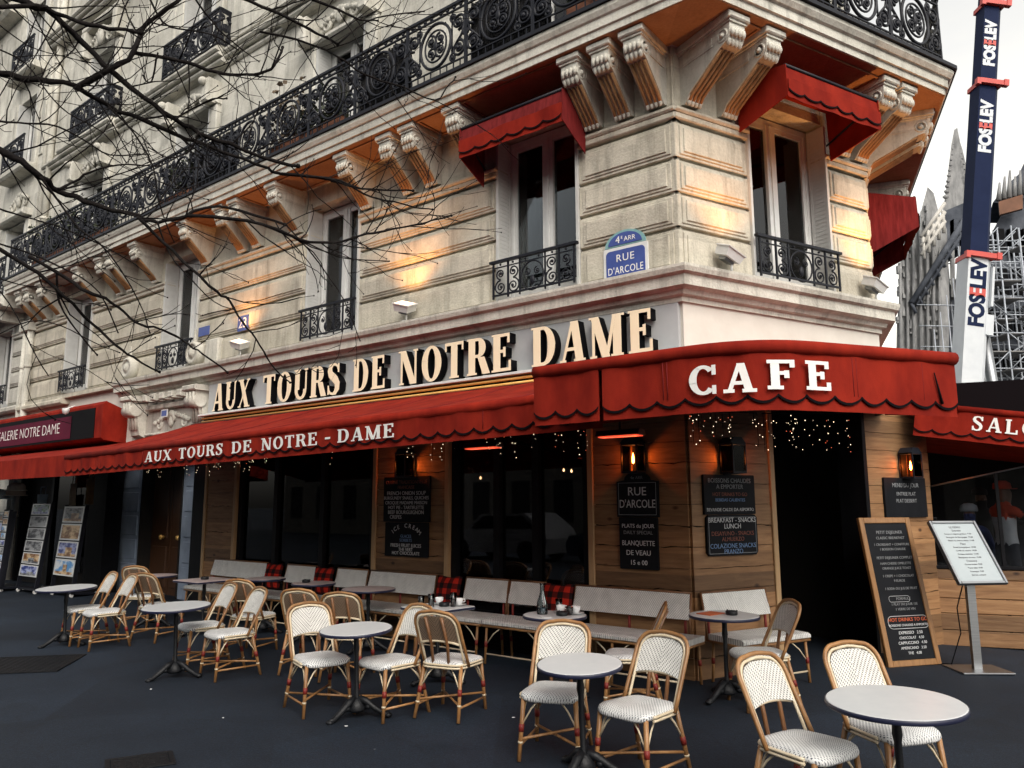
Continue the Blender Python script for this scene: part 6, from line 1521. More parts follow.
# ================================================================== ground
def asphalt():
    m, nt, b = nodes_of('dark asphalt')
    tc = N(nt, 'ShaderNodeTexCoord')
    n1 = N(nt, 'ShaderNodeTexNoise', i_Scale=0.55, i_Detail=8, i_Roughness=0.65); nt.links.new(tc.outputs['Object'], n1.inputs['Vector'])
    n2 = N(nt, 'ShaderNodeTexNoise', i_Scale=55.0, i_Detail=6, i_Roughness=0.7); nt.links.new(tc.outputs['Object'], n2.inputs['Vector'])
    c1 = ramp(nt, n1.outputs['Fac'], [(0.32, (0.0045, 0.0088, 0.0165)), (0.66, (0.0115, 0.0195, 0.033))])
    ov = N(nt, 'ShaderNodeMix', data_type='RGBA', blend_type='OVERLAY'); ov.inputs[0].default_value = 0.5
    nt.links.new(c1, ov.inputs[6]); nt.links.new(n2.outputs['Fac'], ov.inputs[7])
    vo = N(nt, 'ShaderNodeTexVoronoi', i_Scale=1.6); nt.links.new(tc.outputs['Object'], vo.inputs['Vector'])
    sp_ = ramp(nt, vo.outputs['Distance'], [(0.010, (1, 1, 1)), (0.016, (0, 0, 0))])
    mx = N(nt, 'ShaderNodeMix', data_type='RGBA'); mx.inputs[7].default_value = (0.14, 0.15, 0.16, 1)
    nt.links.new(sp_, mx.inputs[0]); nt.links.new(ov.outputs[2], mx.inputs[6])
    va = N(nt, 'ShaderNodeTexVoronoi', i_Scale=130.0); nt.links.new(tc.outputs['Object'], va.inputs['Vector'])
    vb = N(nt, 'ShaderNodeRGBToBW'); nt.links.new(va.outputs['Color'], vb.inputs[0])
    ag = ramp(nt, vb.outputs[0], [(0.15, (0.6, 0.6, 0.6)), (0.6, (1, 1, 1)), (0.85, (1.9, 1.85, 1.8))])
    m0 = N(nt, 'ShaderNodeMix', data_type='RGBA', blend_type='MULTIPLY'); m0.inputs[0].default_value = 0.8; nt.links.new(mx.outputs[2], m0.inputs[6]); nt.links.new(ag, m0.inputs[7]); mx = m0
    # old patches, hairline cracks and dark blots of gum
    v2 = N(nt, 'ShaderNodeTexVoronoi', i_Scale=0.42); nt.links.new(tc.outputs['Object'], v2.inputs['Vector'])
    bw = N(nt, 'ShaderNodeRGBToBW'); nt.links.new(v2.outputs['Color'], bw.inputs[0])
    pt = ramp(nt, bw.outputs[0], [(0.30, (0.78, 0.79, 0.80)), (0.34, (1, 1, 1)), (0.66, (1, 1, 1)), (0.70, (1.16, 1.15, 1.14))])
    m2 = N(nt, 'ShaderNodeMix', data_type='RGBA', blend_type='MULTIPLY'); m2.inputs[0].default_value = 1.0; nt.links.new(mx.outputs[2], m2.inputs[6]); nt.links.new(pt, m2.inputs[7])
    nd = N(nt, 'ShaderNodeTexNoise', i_Scale=2.5, i_Detail=5); nt.links.new(tc.outputs['Object'], nd.inputs['Vector'])
    av = N(nt, 'ShaderNodeVectorMath', operation='ADD'); sc_ = N(nt, 'ShaderNodeVectorMath', operation='SCALE'); sc_.inputs['Scale'].default_value = 0.5
    nt.links.new(nd.outputs['Color'], sc_.inputs[0]); nt.links.new(tc.outputs['Object'], av.inputs[0]); nt.links.new(sc_.outputs[0], av.inputs[1])
    v3 = N(nt, 'ShaderNodeTexVoronoi', i_Scale=0.55, feature='DISTANCE_TO_EDGE'); nt.links.new(av.outputs[0], v3.inputs['Vector'])
    ck = ramp(nt, v3.outputs['Distance'], [(0.004, (0.45, 0.45, 0.46)), (0.010, (1, 1, 1))])
    m3 = N(nt, 'ShaderNodeMix', data_type='RGBA', blend_type='MULTIPLY'); m3.inputs[0].default_value = 0.35; nt.links.new(m2.outputs[2], m3.inputs[6]); nt.links.new(ck, m3.inputs[7])
    v4 = N(nt, 'ShaderNodeTexVoronoi', i_Scale=3.3); nt.links.new(tc.outputs['Object'], v4.inputs['Vector'])
    gm_ = ramp(nt, v4.outputs['Distance'], [(0.06, (0.55, 0.55, 0.56)), (0.085, (1, 1, 1))])
    m4 = N(nt, 'ShaderNodeMix', data_type='RGBA', blend_type='MULTIPLY'); m4.inputs[0].default_value = 0.7; nt.links.new(m3.outputs[2], m4.inputs[6]); nt.links.new(gm_, m4.inputs[7])
    nt.links.new(m4.outputs[2], b.inputs['Base Color'])
    mr = N(nt, 'ShaderNodeMapRange'); mr.inputs['To Min'].default_value = 0.58; mr.inputs['To Max'].default_value = 0.85; nt.links.new(n1.outputs['Fac'], mr.inputs[0]); nt.links.new(mr.outputs[0], b.inputs['Roughness'])
    bp = N(nt, 'ShaderNodeBump', i_Strength=0.45, i_Distance=0.006); nt.links.new(n2.outputs['Fac'], bp.inputs['Height']); nt.links.new(bp.outputs[0], b.inputs['Normal'])
    b.inputs['Specular IOR Level'].default_value = 0.35
    return m
xs = [-500, -120, -40, -24]+[-20+0.5*i for i in range(81)]+[24, 40, 120, 500]
ys = [-500, -120, -40, -10]+[-4+0.5*i for i in range(61)]+[32, 60, 140, 500]
gm = MB(); i0 = gm.add([(x, y, gz(x, y)) for y in ys for x in xs]); nx = len(xs)
for j in range(len(ys)-1):
    for i in range(nx-1): a = i0+j*nx+i; gm.face((a, a+1, a+nx+1, a+nx), 0, True)
tag(gm.build('pavement', asphalt()), kind='structure')
def cover(label, cx, cy, w, h, rz):
    T_ = thing('manhole_cover', label, 'manhole cover', (cx, cy, gz(cx, cy)+0.004), rz)
    f = MB()
    for q in ((-w/2, w/2, -h/2, -h/2+.03), (-w/2, w/2, h/2-.03, h/2), (-w/2, -w/2+.03, -h/2+.03, h/2-.03), (w/2-.03, w/2, -h/2+.03, h/2-.03)): f.box(q[0], q[1], q[2], q[3], 0, 0.010)
    f.build('rim', CASTI, T_)
    p = MB(); p.box(-w/2+.035, w/2-.035, -h/2+.035, h/2-.035, 0, 0.005)
    nx_, ny_ = int(w/0.07), int(h/0.07)
    for i in range(nx_):
        for j in range(ny_): x, y = -w/2+0.07+(w-0.14)*i/max(1, nx_-1), -h/2+0.07+(h-0.14)*j/max(1, ny_-1); p.box(x-.018, x+.018, y-.018, y+.018, 0.005, 0.008)
    p.build('plate', CASTI, T_)
cover('large dark service cover in the pavement at far left', -5.45, 8.72, 1.25, 0.95, rad(12))
cover('small cast iron cover in the pavement at the bottom left', -2.50, 5.50, 0.42, 0.30, rad(28))
# litter on the pavement
for k, (x, y) in enumerate(((-1.30, 6.35), (-3.4, 7.6), (-2.35, 6.6), (0.0, 6.5))):
    m_ = MB(); m_.blob((0, 0, 0.004), 0.011, 0, 6, 4, (1.3, 0.9, 0.35), 0.3)
    tag(m_.build('paper_scrap', CHINA, None, (x, y, gz(x, y)), k), 'tiny pale paper scrap lying on the dark pavement', 'litter', 'paper scraps on the pavement')

# ================================================================== souvenir shop at far left
SH = thing('souvenir_shop_front', 'dark souvenir shop window under the plain red awning at far left', 'shop front', wp('L', 0, 0), RZ['L'])
s = MB(); s.box(-26, -12.75, 0.9, 1.0, 0.05, 2.9); s.box(-18, -12.75, 0.1, 1.0, 0.05, 0.4); s.build('back_wall', DARKIN, SH)
s = MB()
for x in (-12.85, -14.6, -16.3): s.box(x-0.05, x+0.05, 0.0, 0.1, 0.05, 2.9)
s.box(-18, -12.75, 0.0, 0.1, 2.5, 2.9); s.build('frame', DARKFRAME, SH)
s = MB(); s.box(-14.6, -12.85, 0.05, 0.056, 0.4, 2.5); s.build('pane', GLASSD, SH)
CARDC = [pmat('picture card %s' % n, a, b, 1.2, 0.4, stretch=(3, 3, 7), lo=0.44, hi=0.56) for n, a, b in (('sky', (0.09, 0.30, 0.62), (0.72, 0.76, 0.78)), ('sepia', (0.22, 0.10, 0.04), (0.72, 0.52, 0.30)), ('night', (0.03, 0.05, 0.22), (0.45, 0.50, 0.75)), ('garden', (0.08, 0.24, 0.06), (0.62, 0.74, 0.84)), ('stone', (0.07, 0.075, 0.085), (0.44, 0.45, 0.46)))]
def rack(label, x, o, w, z0, z1, rows, cols, tilt, rz, seed, cardh=None):
    rnd = random.Random(seed); p = wp('L', x, o)
    T_ = thing('postcard_rack', label, 'postcard rack', (p.x, p.y, gz(p.x, p.y)), RZ['L']+rz)
    Mr = Matrix.Rotation(rad(tilt), 4, 'X') 
    def tr(mb): mb.v = [tuple(Mr @ Vector(q)) for q in mb.v]; return mb
    b = MB(); b.box(-w/2, w/2, -0.01, 0.02, z0, z1); tr(b).build('panel', DARKFRAME, T_)
    b = MB()
    for sx in (-1, 1): b.box(sx*w/2-0.015, sx*w/2+0.015, -0.02, 0.05, 0.08, z1+0.02)
    b.box(-w/2, w/2, 0.0, 0.5, 0.06, 0.10); tr(b).build('stand', IRON, T_)
    b = MB()
    for sx in (-1, 1):
        for y in (0.02, 0.46): b.lathe([(0.035, -0.015), (0.035, 0.015)], 10, M=Matrix.Translation((sx*(w/2-0.03), y, 0.036)) @ Matrix.Rotation(PI/2, 4, 'Y'))
    b.build('castor', LAMPW, T_)
    ch = (z1-z0)/rows; cwid = w/cols
    for r_ in range(rows):
        for c_ in range(cols):
            x0, x1 = -w/2+cwid*c_+0.012, -w/2+cwid*(c_+1)-0.012; a, e = z0+ch*r_+0.012, z0+ch*(r_+1)-0.012
            k = MB(); k.box(x0, x1, -0.02, -0.012, a, e, 0); mx_, my_ = (x1-x0)*0.07, (e-a)*0.09
            k.box(x0+mx_, x1-mx_, -0.023, -0.02, a+my_, e-my_, 1)
            # a dark building silhouette on the picture
            q = rnd.uniform(0.3, 0.6); xx = lerp(x0+mx_, x1-mx_, rnd.uniform(0.25, 0.45)); ww = (x1-x0)*rnd.uniform(0.18, 0.4)
            k.box(xx, xx+ww, -0.0245, -0.023, a+my_, a+my_+(e-a)*q, 2); k.box(x0+mx_, x1-mx_, -0.0242, -0.023, a+my_, a+my_+(e-a)*0.16, 2)
            tr(k).build('postcard', [CHINA, rnd.choice(CARDC), rnd.choice((CARDC[4], CARDC[1], CARDC[2]))], T_)
rack('tilted rack of six large white bordered picture cards at far left', -13.55, 0.75, 0.86, 0.30, 1.72, 6, 1, -6, 0.0, 1)
rack('rack of four big pale cathedral prints nearest the brown doorway', -12.35, 0.60, 0.88, 0.36, 1.66, 4, 1, -5, 0.0, 2)
rack('revolving rack of small postcards cut by the left edge of the picture', -14.75, 0.95, 1.1, 0.55, 1.55, 5, 3, -4, 0.0, 3)
rack('slim spinner of small postcards between the two leftmost racks', -14.3, 1.0, 0.26, 0.45, 1.58, 8, 1, -3, 0.0, 5)
def hat(label, x, o, z, r, mat):
    p = wp('L', x, o, z); m_ = MB(); m_.lathe([(r*1.25, -0.01), (r*1.25, 0.0), (r, 0.01), (r*0.98, r*0.5), (r*0.7, r*0.8), (0, r*0.9)], 14); return tag(m_.build('souvenir_hat', mat, None, p), label, 'hat', 'hats on the souvenir stand')
HATW = pmat('straw white', (0.5, 0.48, 0.43), (0.62, 0.6, 0.54), 12, 0.9); HATB = pmat('pale blue cloth', (0.30, 0.38, 0.45), (0.40, 0.48, 0.54), 8, 0.9)
hat('white straw hat on top of the picture card rack', -13.75, 1.0, 2.02, 0.16, HATW); hat('second hat stacked under the white straw hat', -13.75, 1.0, 1.92, 0.17, pmat('taupe felt', (0.22, 0.18, 0.15), (0.3, 0.25, 0.2), 9, 0.9))
hat('pale blue cap between the postcard racks at far left', -14.4, 1.1, 1.86, 0.22, HATB)
def bag(label, x, o, z, w, h, mat):
    p = wp('L', x, o, z); m_ = MB()
    m_.grid(lambda u, v: ((u-.5)*w*(1-.08*math.sin(PI*v)), -0.05*math.sin(PI*u)*math.sin(PI*v)**.5-0.01, v*h), 8, 8); m_.grid(lambda u, v: ((u-.5)*w*(1-.08*math.sin(PI*v)), 0.03*math.sin(PI*u), v*h), 8, 8)
    m_.tube([(-w*.25, 0, h), (-w*.22, 0, h+.15), (w*.22, 0, h+.15), (w*.25, 0, h)], 0.01, 6); return tag(m_.build('tote_bag', mat, None, p, RZ['L']), label, 'bag', 'bags hung at the souvenir shop')
bag('white cotton bag hanging under the red shop awning at far left', -14.6, 1.3, 1.92, 0.5, 0.42, HATW); bag('blue print bag hanging behind the hats', -14.3, 0.3, 1.55, 0.5, 0.4, HATB); bag('tan bag hanging right of the straw hats', -12.75, 0.35, 1.72, 0.28, 0.42, pmat('tan canvas', (0.32, 0.24, 0.15), (0.42, 0.33, 0.22), 9, 0.9))
bag('ochre scarf bundle hung inside the souvenir shop window', -12.5, 0.15, 1.74, 0.35, 0.5, pmat('ochre cloth', (0.40, 0.22, 0.06), (0.10, 0.05, 0.03), 5, 0.9))

# ================================================================== people on the side terrace
SKIN = pmat('skin', (0.16, 0.085, 0.055), (0.20, 0.11, 0.07), 9, 0.5); JEAN = pmat('dark trousers', (0.02, 0.022, 0.03), (0.03, 0.033, 0.045), 12, 0.8)
def person(label, loc, rz, joints, regions, cap=None):
    """joints: name -> (x, y, z, radius, parent); regions: list of (test(co), material index)"""
    names = list(joints); me = bpy.data.meshes.new('person'); me.from_pydata([joints[n][:3] for n in names], [(names.index(joints[n][4]), names.index(n)) for n in names if joints[n][4]], [])
    o = bpy.data.objects.new('person', me); COL.objects.link(o)
    sk = o.modifiers.new('skin', 'SKIN'); sk.use_smooth_shade = True
    lay = me.skin_vertices[0].data if me.skin_vertices else None
    if lay is None:
        bm = bmesh.new(); bm.from_mesh(me); bm.verts.layers.skin.verify(); bm.to_mesh(me); bm.free(); lay = me.skin_vertices[0].data
    for i, n in enumerate(names):
        r_ = joints[n][3]; lay[i].radius = r_ if isinstance(r_, tuple) else (r_, r_); lay[i].use_root = (i == 0)
    o.modifiers.new('sub', 'SUBSURF').levels = 2
    dg = bpy.context.evaluated_depsgraph_get(); dg.update()
    m2 = bpy.data.meshes.new_from_object(o.evaluated_get(dg)); o.modifiers.clear(); o.data = m2
    m2.materials.clear()
    for mt in regions[0]: m2.materials.append(mt)
    for p in m2.polygons:
        p.use_smooth = True; p.material_index = regions[1](p.center)
    o.location = loc; o.rotation_euler = (0, 0, rz); tag(o, label, 'person')
    return o
def body(h=1.75, reach=None):
    k = h/1.75
    J = {'pelvis': (0, 0, .95, (.15, .11), None), 'waist': (0, 0.01, 1.08, (.135, .10), 'pelvis'), 'chest': (0, 0.0, 1.28, (.165, .115), 'waist'), 'top': (0, -0.01, 1.43, (.10, .08), 'chest'), 'neck': (0, 0.0, 1.51, .055, 'top'), 'jaw': (0, 0.03, 1.585, (.065, .075), 'neck'), 'brow': (0, 0.015, 1.67, (.078, .095), 'jaw'), 'crown': (0, 0.0, 1.735, (.05, .06), 'brow'), 'nose': (0, 0.125, 1.625, .014, 'jaw')}
    for s, sx in (('l', -1), ('r', 1)):
        J['hip'+s] = (sx*.09, 0, .90, .085, 'pelvis'); J['knee'+s] = (sx*.10, .02, .50, .06, 'hip'+s); J['ankle'+s] = (sx*.11, -.02, .09, .042, 'knee'+s); J['toe'+s] = (sx*.12, .14, .035, .035, 'ankle'+s)
        J['shoulder'+s] = (sx*.18, 0, 1.41, .062, 'top')
        if reach: J['elbow'+s] = (sx*.24, .20, 1.27, .043, 'shoulder'+s); J['wrist'+s] = (sx*.20, .46, 1.25, .030, 'elbow'+s); J['hand'+s] = (sx*.18, .55, 1.25, .034, 'wrist'+s)
        else: J['elbow'+s] = (sx*.25, -.02, 1.13, .043, 'shoulder'+s); J['wrist'+s] = (sx*.22, .18, 1.02, .030, 'elbow'+s); J['hand'+s] = (sx*.18, .27, 1.02, .034, 'wrist'+s)
        for f in range(5):     # four fingers and a thumb
            a = (f-1.5)*.02
            hx, hy, hz = J['hand'+s][:3]
            J['f%d%s' % (f, s)] = (hx+(a if f < 4 else -sx*.05), hy+(.075-.008*abs(f-1.5) if f < 4 else .03), hz-.015, .0085, 'hand'+s)
    return {n: (v[0]*k, v[1]*k, v[2]*k, tuple(q*k for q in v[3]) if isinstance(v[3], tuple) else v[3]*k, v[4]) for n, v in J.items()}
REDV = pmat('orange red vest', (0.52, 0.055, 0.02), (0.60, 0.08, 0.03), 8, 0.8); SHIRTW = pmat('white shirt', (0.55, 0.56, 0.58), (0.66, 0.67, 0.68), 9, 0.9); BLACKCL = pmat('black sleeve', (0.01, 0.01, 0.012), (0.016, 0.016, 0.018), 9, 0.9); BLUEJ = pmat('blue jacket', (0.03, 0.045, 0.16), (0.045, 0.065, 0.20), 9, 0.8)
def reg1(c):
    if c.z > 1.50: return 0
    if c.y > 0.50: return 0
    if c.z > 1.1 and abs(c.x) > 0.16 and c.y > 0.05: return 3
    if c.z > 0.98: return 1 if c.z > 1.30 and c.y < 0.05 else 2
    return 4
P1 = person('person in a red cap and red and white top behind the terrace glass, reaching out', (6.18, 9.85, 0.22), rad(-80), body(1.72, True), ([SKIN, REDV, SHIRTW, BLACKCL, JEAN], reg1))
def capmesh(k=1.0, brim=True):
    m_ = MB(); m_.lathe([(0.098*k, 0), (0.105*k, 0.02), (0.095*k, 0.075*k), (0.05*k, 0.105*k), (0, 0.11*k)], 14)
    if brim: m_.prism([(-0.075, 0.07), (0.075, 0.07), (0.06, 0.17), (0, 0.19), (-0.06, 0.17)], 0.0, 0.012, 'z')
    return m_
capmesh().build('cap', REDV, P1, (0, 0.01, 1.655))
def reg2(c):
    if c.z > 1.52 or c.y > 0.20: return 0
    return 1 if c.z > 0.92 else 2
P2 = person('person in a blue jacket and knitted hat behind the steel menu stand', (5.95, 10.2, 0.05), rad(150), body(1.62), ([SKIN, BLUEJ, JEAN], reg2))
capmesh(1.0, False).build('knitted_hat', HATB, P2, (0, 0.01, 1.545))
P3 = person('dark haired person in black farther back on the side terrace', (6.95, 11.6, 0.22), rad(170), body(1.66), ([SKIN, BLACKCL, JEAN], reg2))
capmesh(1.05, False).build('hair', BLACKCL, P3, (0, -0.01, 1.60))

# ================================================================== cathedral under repair, far right
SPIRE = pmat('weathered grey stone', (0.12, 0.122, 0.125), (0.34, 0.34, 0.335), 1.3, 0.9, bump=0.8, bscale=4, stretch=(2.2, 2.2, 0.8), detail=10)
SPIRED = pmat('dark blue grey stone', (0.022, 0.028, 0.04), (0.095, 0.105, 0.125), 1.1, 0.9, bump=0.8, bscale=4, detail=10)  # darker, bluer tone for the nave wall and roof edge
CA = thing('cathedral', 'grey gothic cathedral wall with pinnacle and raking buttress behind the crane', 'cathedral', far(950, 500, 40)*Vector((1, 1, 0)) if False else (0, 0, 0))
def outline(pts, Y, depth, name, mat, m=None):
    mb = MB(); P = [far(x, y, Y) for x, y in pts]; n = len(P)
    a = mb.add(P); D = Vector((0.45, 0.89, 0))*depth; b = mb.add([p+D for p in P])
    mb.face([a+i for i in range(n)]); mb.face([b+i for i in reversed(range(n))])
    for i in range(n): mb.face((a+i, b+i, b+(i+1) % n, a+(i+1) % n))
    return mb.build(name, mat, CA)
outline([(893, 520), (897, 330), (904, 255), (912, 232), (919, 226), (925, 204), (929, 190), (935, 196), (940, 216), (948, 232), (950, 300), (946, 520)], 40, 5, 'buttress_tower', SPIRE)
outline([(938, 236), (944, 214), (947, 196), (950, 172), (953, 148), (956, 133), (959, 131), (962, 146), (964, 152), (968, 170), (972, 200), (976, 236)], 43, 3, 'pinnacle', SPIRE)
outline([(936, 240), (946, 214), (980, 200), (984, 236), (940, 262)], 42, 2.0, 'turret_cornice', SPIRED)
for x in (942, 951, 960, 969): outline([(x, 224), (x+4, 222), (x+5, 300), (x+1, 300)], 42, 0.8, 'turret_column', SPIRE)
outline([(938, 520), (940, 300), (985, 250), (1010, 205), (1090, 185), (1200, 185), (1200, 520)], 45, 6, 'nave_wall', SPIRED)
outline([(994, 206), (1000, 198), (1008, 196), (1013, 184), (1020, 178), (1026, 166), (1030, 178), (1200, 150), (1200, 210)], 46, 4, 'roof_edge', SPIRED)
mb = MB()
for i, x in enumerate((901, 908, 914, 921, 928, 934, 940)):      # shafts and little gables on the tower face
    top = (262, 240, 234, 214, 208, 224, 250)[i]
    mb.tube([far(x, 520, 39.8), far(x, top+14, 39.8), far(x+1, top, 39.9)], [0.09, 0.08, 0.02], 5)
    for k in range(14): p = far(x+rnd.uniform(-3, 3), top+rnd.uniform(4, 110), 39.7); mb.box(p.x-0.05, p.x+rnd.uniform(0.02, 0.10), p.y+0.12, p.y+0.3, p.z, p.z+rnd.uniform(0.06, 0.5))
for k in range(12):
    t = k/11; mb.blob(tuple(far(lerp(947, 956, t), lerp(200, 142, t), 42.8)), 0.11*(1.2-t), 0, 6, 4, (1.2, 1, 1), 0.3); mb.blob(tuple(far(lerp(973, 961, t), lerp(204, 146, t), 42.8)), 0.11*(1.2-t), 0, 6, 4, (1.2, 1, 1), 0.3)
mb.build('carved_ornament', SPIRE, CA)
for r_ in range(4):
    for c_ in range(7):
        mb = MB()
        x = 985+c_*14+r_*3; y = 232+r_*40; p, q = far(x, y+26, 44.6), far(x+6, y, 44.6); mb.box(p.x, q.x, p.y, p.y+0.3, p.z, q.z); mb.build('window', BLACKL, CA)
mb = MB()
for i in range(9):
    x = 1000+i*5.2; mb.tube([far(x, 204-i*1.2, 44.5), far(x+1, 186-i*2.0-(i % 3)*4, 44.5)], [0.16, 0.05], 6)
mb.build('roof_finial', SPIRE, CA)
mb = MB(); a_ = [far(919, 296, 39), far(928, 288, 39), far(972, 222, 39), far(966, 218, 39)]; 
mb.tube([far(912, 306, 39.6), far(976, 207, 39.6)], 0.16, 6); mb.tube([far(917, 308, 39.6), far(981, 209, 39.6)], 0.09, 6)
for i in range(12): t = i/11; p = far(912, 306, 39.6).lerp(far(976, 207, 39.6), t); mb.tube([p, p+Vector((0.2, 0, -0.55))], 0.09, 5)
mb.build('raking_gutter', SPIRED, CA)
TIMB = pmat('pale timber centring', (0.42, 0.40, 0.36), (0.52, 0.50, 0.46), 3, 0.8)
mb = MB()
for i in range(3): o_ = i*9; mb.tube([far(922, 240+o_, 38.8), far(946, 206+o_, 38.8)], 0.10, 5)
for i in range(5): x = 924+i*5; mb.tube([far(x, 240-i*6.5, 38.8), far(x+1, 262-i*6.5, 38.8)], 0.09, 5)
mb.build('timber_centring', TIMB, CA)
TARP = pmat('rust orange sheeting', (0.12, 0.055, 0.03), (0.20, 0.09, 0.05), 1.2, 0.8)
outline([(1000, 205), (1024, 198), (1024, 212), (1001, 218)], 44.0, 0.3, 'orange_sheeting', TARP)
SCAF = pmat('galvanised tube', (0.30, 0.33, 0.37), (0.46, 0.49, 0.53), 2, 0.5, metal=0.3); PLNK = pmat('scaffold boards', (0.16, 0.16, 0.16), (0.26, 0.25, 0.24), 2, 0.9)
SF = thing('scaffolding', 'dense grey tube scaffolding wrapped round the cathedral beside the crane', 'scaffolding', (0, 0, 0))
rnd = random.Random(9)
x0, x1 = far(976, 400, 41).x, far(1130, 400, 41).x
parts_ = {'standard': MB(), 'ledger': MB(), 'brace': MB(), 'board': MB()}
for k, Y in enumerate((39.4, 40.3, 41.4, 42.6)):
    nxx = int((x1-x0)/1.05)
    for i in range(nxx+1):
        x = x0+i*1.05+rnd.uniform(-.08, .08); top = lerp(15.6, 17.2, i/nxx)+rnd.uniform(-0.6, 0.9)
        parts_['standard'].tube([(x, Y, 0), (x, Y, top)], 0.045, 5)
        if i < nxx:
            for j in range(17):
                z = 1+j*0.95
                if z > top: continue
                if rnd.random() < 0.85: parts_['ledger'].tube([(x, Y, z), (x+1.05, Y, z+rnd.uniform(-.05, .05))], 0.035, 5)
                if rnd.random() < 0.55: parts_['brace'].tube([(x, Y-.05, z), (x+1.05, Y-.05, z+0.95*rnd.choice((-1, 1)))], 0.03, 4)
                if rnd.random() < 0.30 and k < 2: parts_['board'].box(x, x+1.05, Y+0.1, Y+1.1, z-0.06, z)
for i in range(10):
    x = rnd.uniform(x0, x1-4); z = rnd.uniform(2, 11); parts_['brace'].tube([(x, 39.8, z), (x+rnd.uniform(3, 5), 39.8, z+rnd.choice((-1, 1))*rnd.uniform(2, 4))], 0.06, 5)
for i in range(9):      # lighter lift up the buttress tower
    z = 3+i*1.1; parts_['ledger'].tube([(far(925, 400, 38.6).x, 38.6, z), (far(970, 400, 38.6).x, 38.6, z+rnd.uniform(-.1, .1))], 0.03, 4)
for i in range(5):
    x = lerp(far(940, 400, 38.6).x, far(972, 400, 38.6).x, i/4); parts_['standard'].tube([(x, 38.6, 0), (x, 38.6, 10.5+0.9*i)], 0.03, 4)
for nm, mb in parts_.items(): tag(mb.build(nm, PLNK if nm == 'board' else SCAF, SF), kind='stuff')

# ================================================================== mobile crane
NAVY = pmat('navy crane paint', (0.006, 0.012, 0.042), (0.010, 0.018, 0.055), 2, 0.6, spec=0.08); CRW = pmat('white crane paint', (0.52, 0.55, 0.58), (0.62, 0.65, 0.67), 2, 0.4); CRR = pmat('red crane paint', (0.45, 0.03, 0.02), (0.55, 0.05, 0.03), 3, 0.4)
p0 = far(968.5, 385, 24); p1 = far(993, 0, 24); ax = (p1-p0).normalized(); ry = math.atan2(ax.x, ax.z)
CR = thing('mobile_crane', 'mobile crane with tall navy boom over a white lettered base section, behind the cafe', 'crane', (p0.x-ax.x/ax.z*(p0.z-2.2), 24, 2.2))
CR.rotation_euler = (0, ry, rad(0))
L0 = lambda z: (z-2.2)/math.cos(ry)
zc1 = far(976, 262, 24).z; zc2 = far(985.5, 91, 24).z; zc3 = far(990, 12, 24).z
def boomsec(w, d, a, b):
    mb = MB(); c = w*0.22
    poly = [(-w/2, -d/2), (w/2-c, -d/2), (w/2, -d/2+c), (w/2, d/2), (-w/2, d/2)]
    mb.prism(poly, a, b, 'z'); return mb
boomsec(0.80, 0.66, -0.2, L0(zc1)).build('base_section', CRW, CR)
boomsec(0.68, 0.56, L0(zc1), L0(zc2)).build('boom_section', NAVY, CR); boomsec(0.62, 0.50, L0(zc2), L0(zc3)).build('boom_section', NAVY, CR); boomsec(0.56, 0.45, L0(zc3), L0(zc3)+9).build('boom_section', NAVY, CR)
for z, w in ((zc1, 0.84), (zc2, 0.76), (zc3, 0.70)):
    mb = MB(); mb.box(-w/2, w/2, -w/2-0.04, w/2, L0(z)-0.08, L0(z)+0.08); mb.box(-w/2-0.13, -w/2, -w/2-0.06, -w/2+0.1, L0(z)-0.16, L0(z)+0.06); mb.box(w/2, w/2+0.15, -w/2-0.06, -w/2+0.1, L0(z)-0.1, L0(z)+0.12); mb.build('collar', CRR, CR)
def vert(z_lo, z_hi, size, mats, x, yf):
    Lh = (z_hi-z_lo)/math.cos(ry); u = Lh/7
    for txt, k0, mt in (('FOS', 1.5, mats[0]), ('E', 3.53, mats[1]), ('LEV', 5.55, mats[0])):
        o = text('lettering', txt, size, mt, CR, x, yf, L0(z_lo)+u*k0, ry=-PI/2, bold=0.030, extr=0.004); o.scale = (u*1.42/(size*0.70), 1, 1)
vert(far(976, 330, 24).z, far(976, 268, 24).z, 0.66, (NAVY, CRR), -0.04, -0.336)
vert(far(983, 158, 24).z, far(983, 110, 24).z, 0.54, (CRW, CRR), -0.05, -0.286); vert(far(988, 72, 24).z, far(988, 30, 24).z, 0.50, (CRW, CRR), -0.05, -0.256)
mb = MB(); mb.tube([(0.42, 0.1, L0(far(988, 332, 24).z)), (1.35, 0.1, 1.0)], 0.17, 12); mb.tube([(1.2, 0.1, 1.6), (1.75, 0.1, -1.2)], 0.24, 12); mb.build('lift_ram', STEEL, CR)
mb = MB(); mb.box(0.22, 0.55, -0.25, 0.25, L0(far(988, 338, 24).z), L0(far(988, 318, 24).z)); mb.box(0.40, 0.47, -0.30, -0.1, L0(far(985, 310, 24).z), L0(zc1)-0.3); mb.build('ram_bracket', CRW, CR)
mb = MB(); mb.cbox(-2.2, 5.0, -1.3, 1.3, -1.2, 0.1, 0.08); mb.cbox(-4.4, -2.3, -1.25, 1.25, -1.2, 0.9, 0.15); mb.cbox(-0.9, 2.6, -1.2, 1.2, 0.12, 1.1, 0.1); mb.build('carrier', CRW, CR)
for x in (-3.4, -0.8, 1.2, 3.0, 4.4):
    for y in (-1.15, 1.15): mb = MB(); mb.lathe([(0.3, -0.2), (0.55, -0.18), (0.58, -0.1), (0.58, 0.1), (0.55, 0.18), (0.3, 0.2)], 20, M=Matrix.Translation((x, y, -1.62)) @ Matrix.Rotation(PI/2, 4, 'X')); mb.build('wheel', BLACKL, CR)

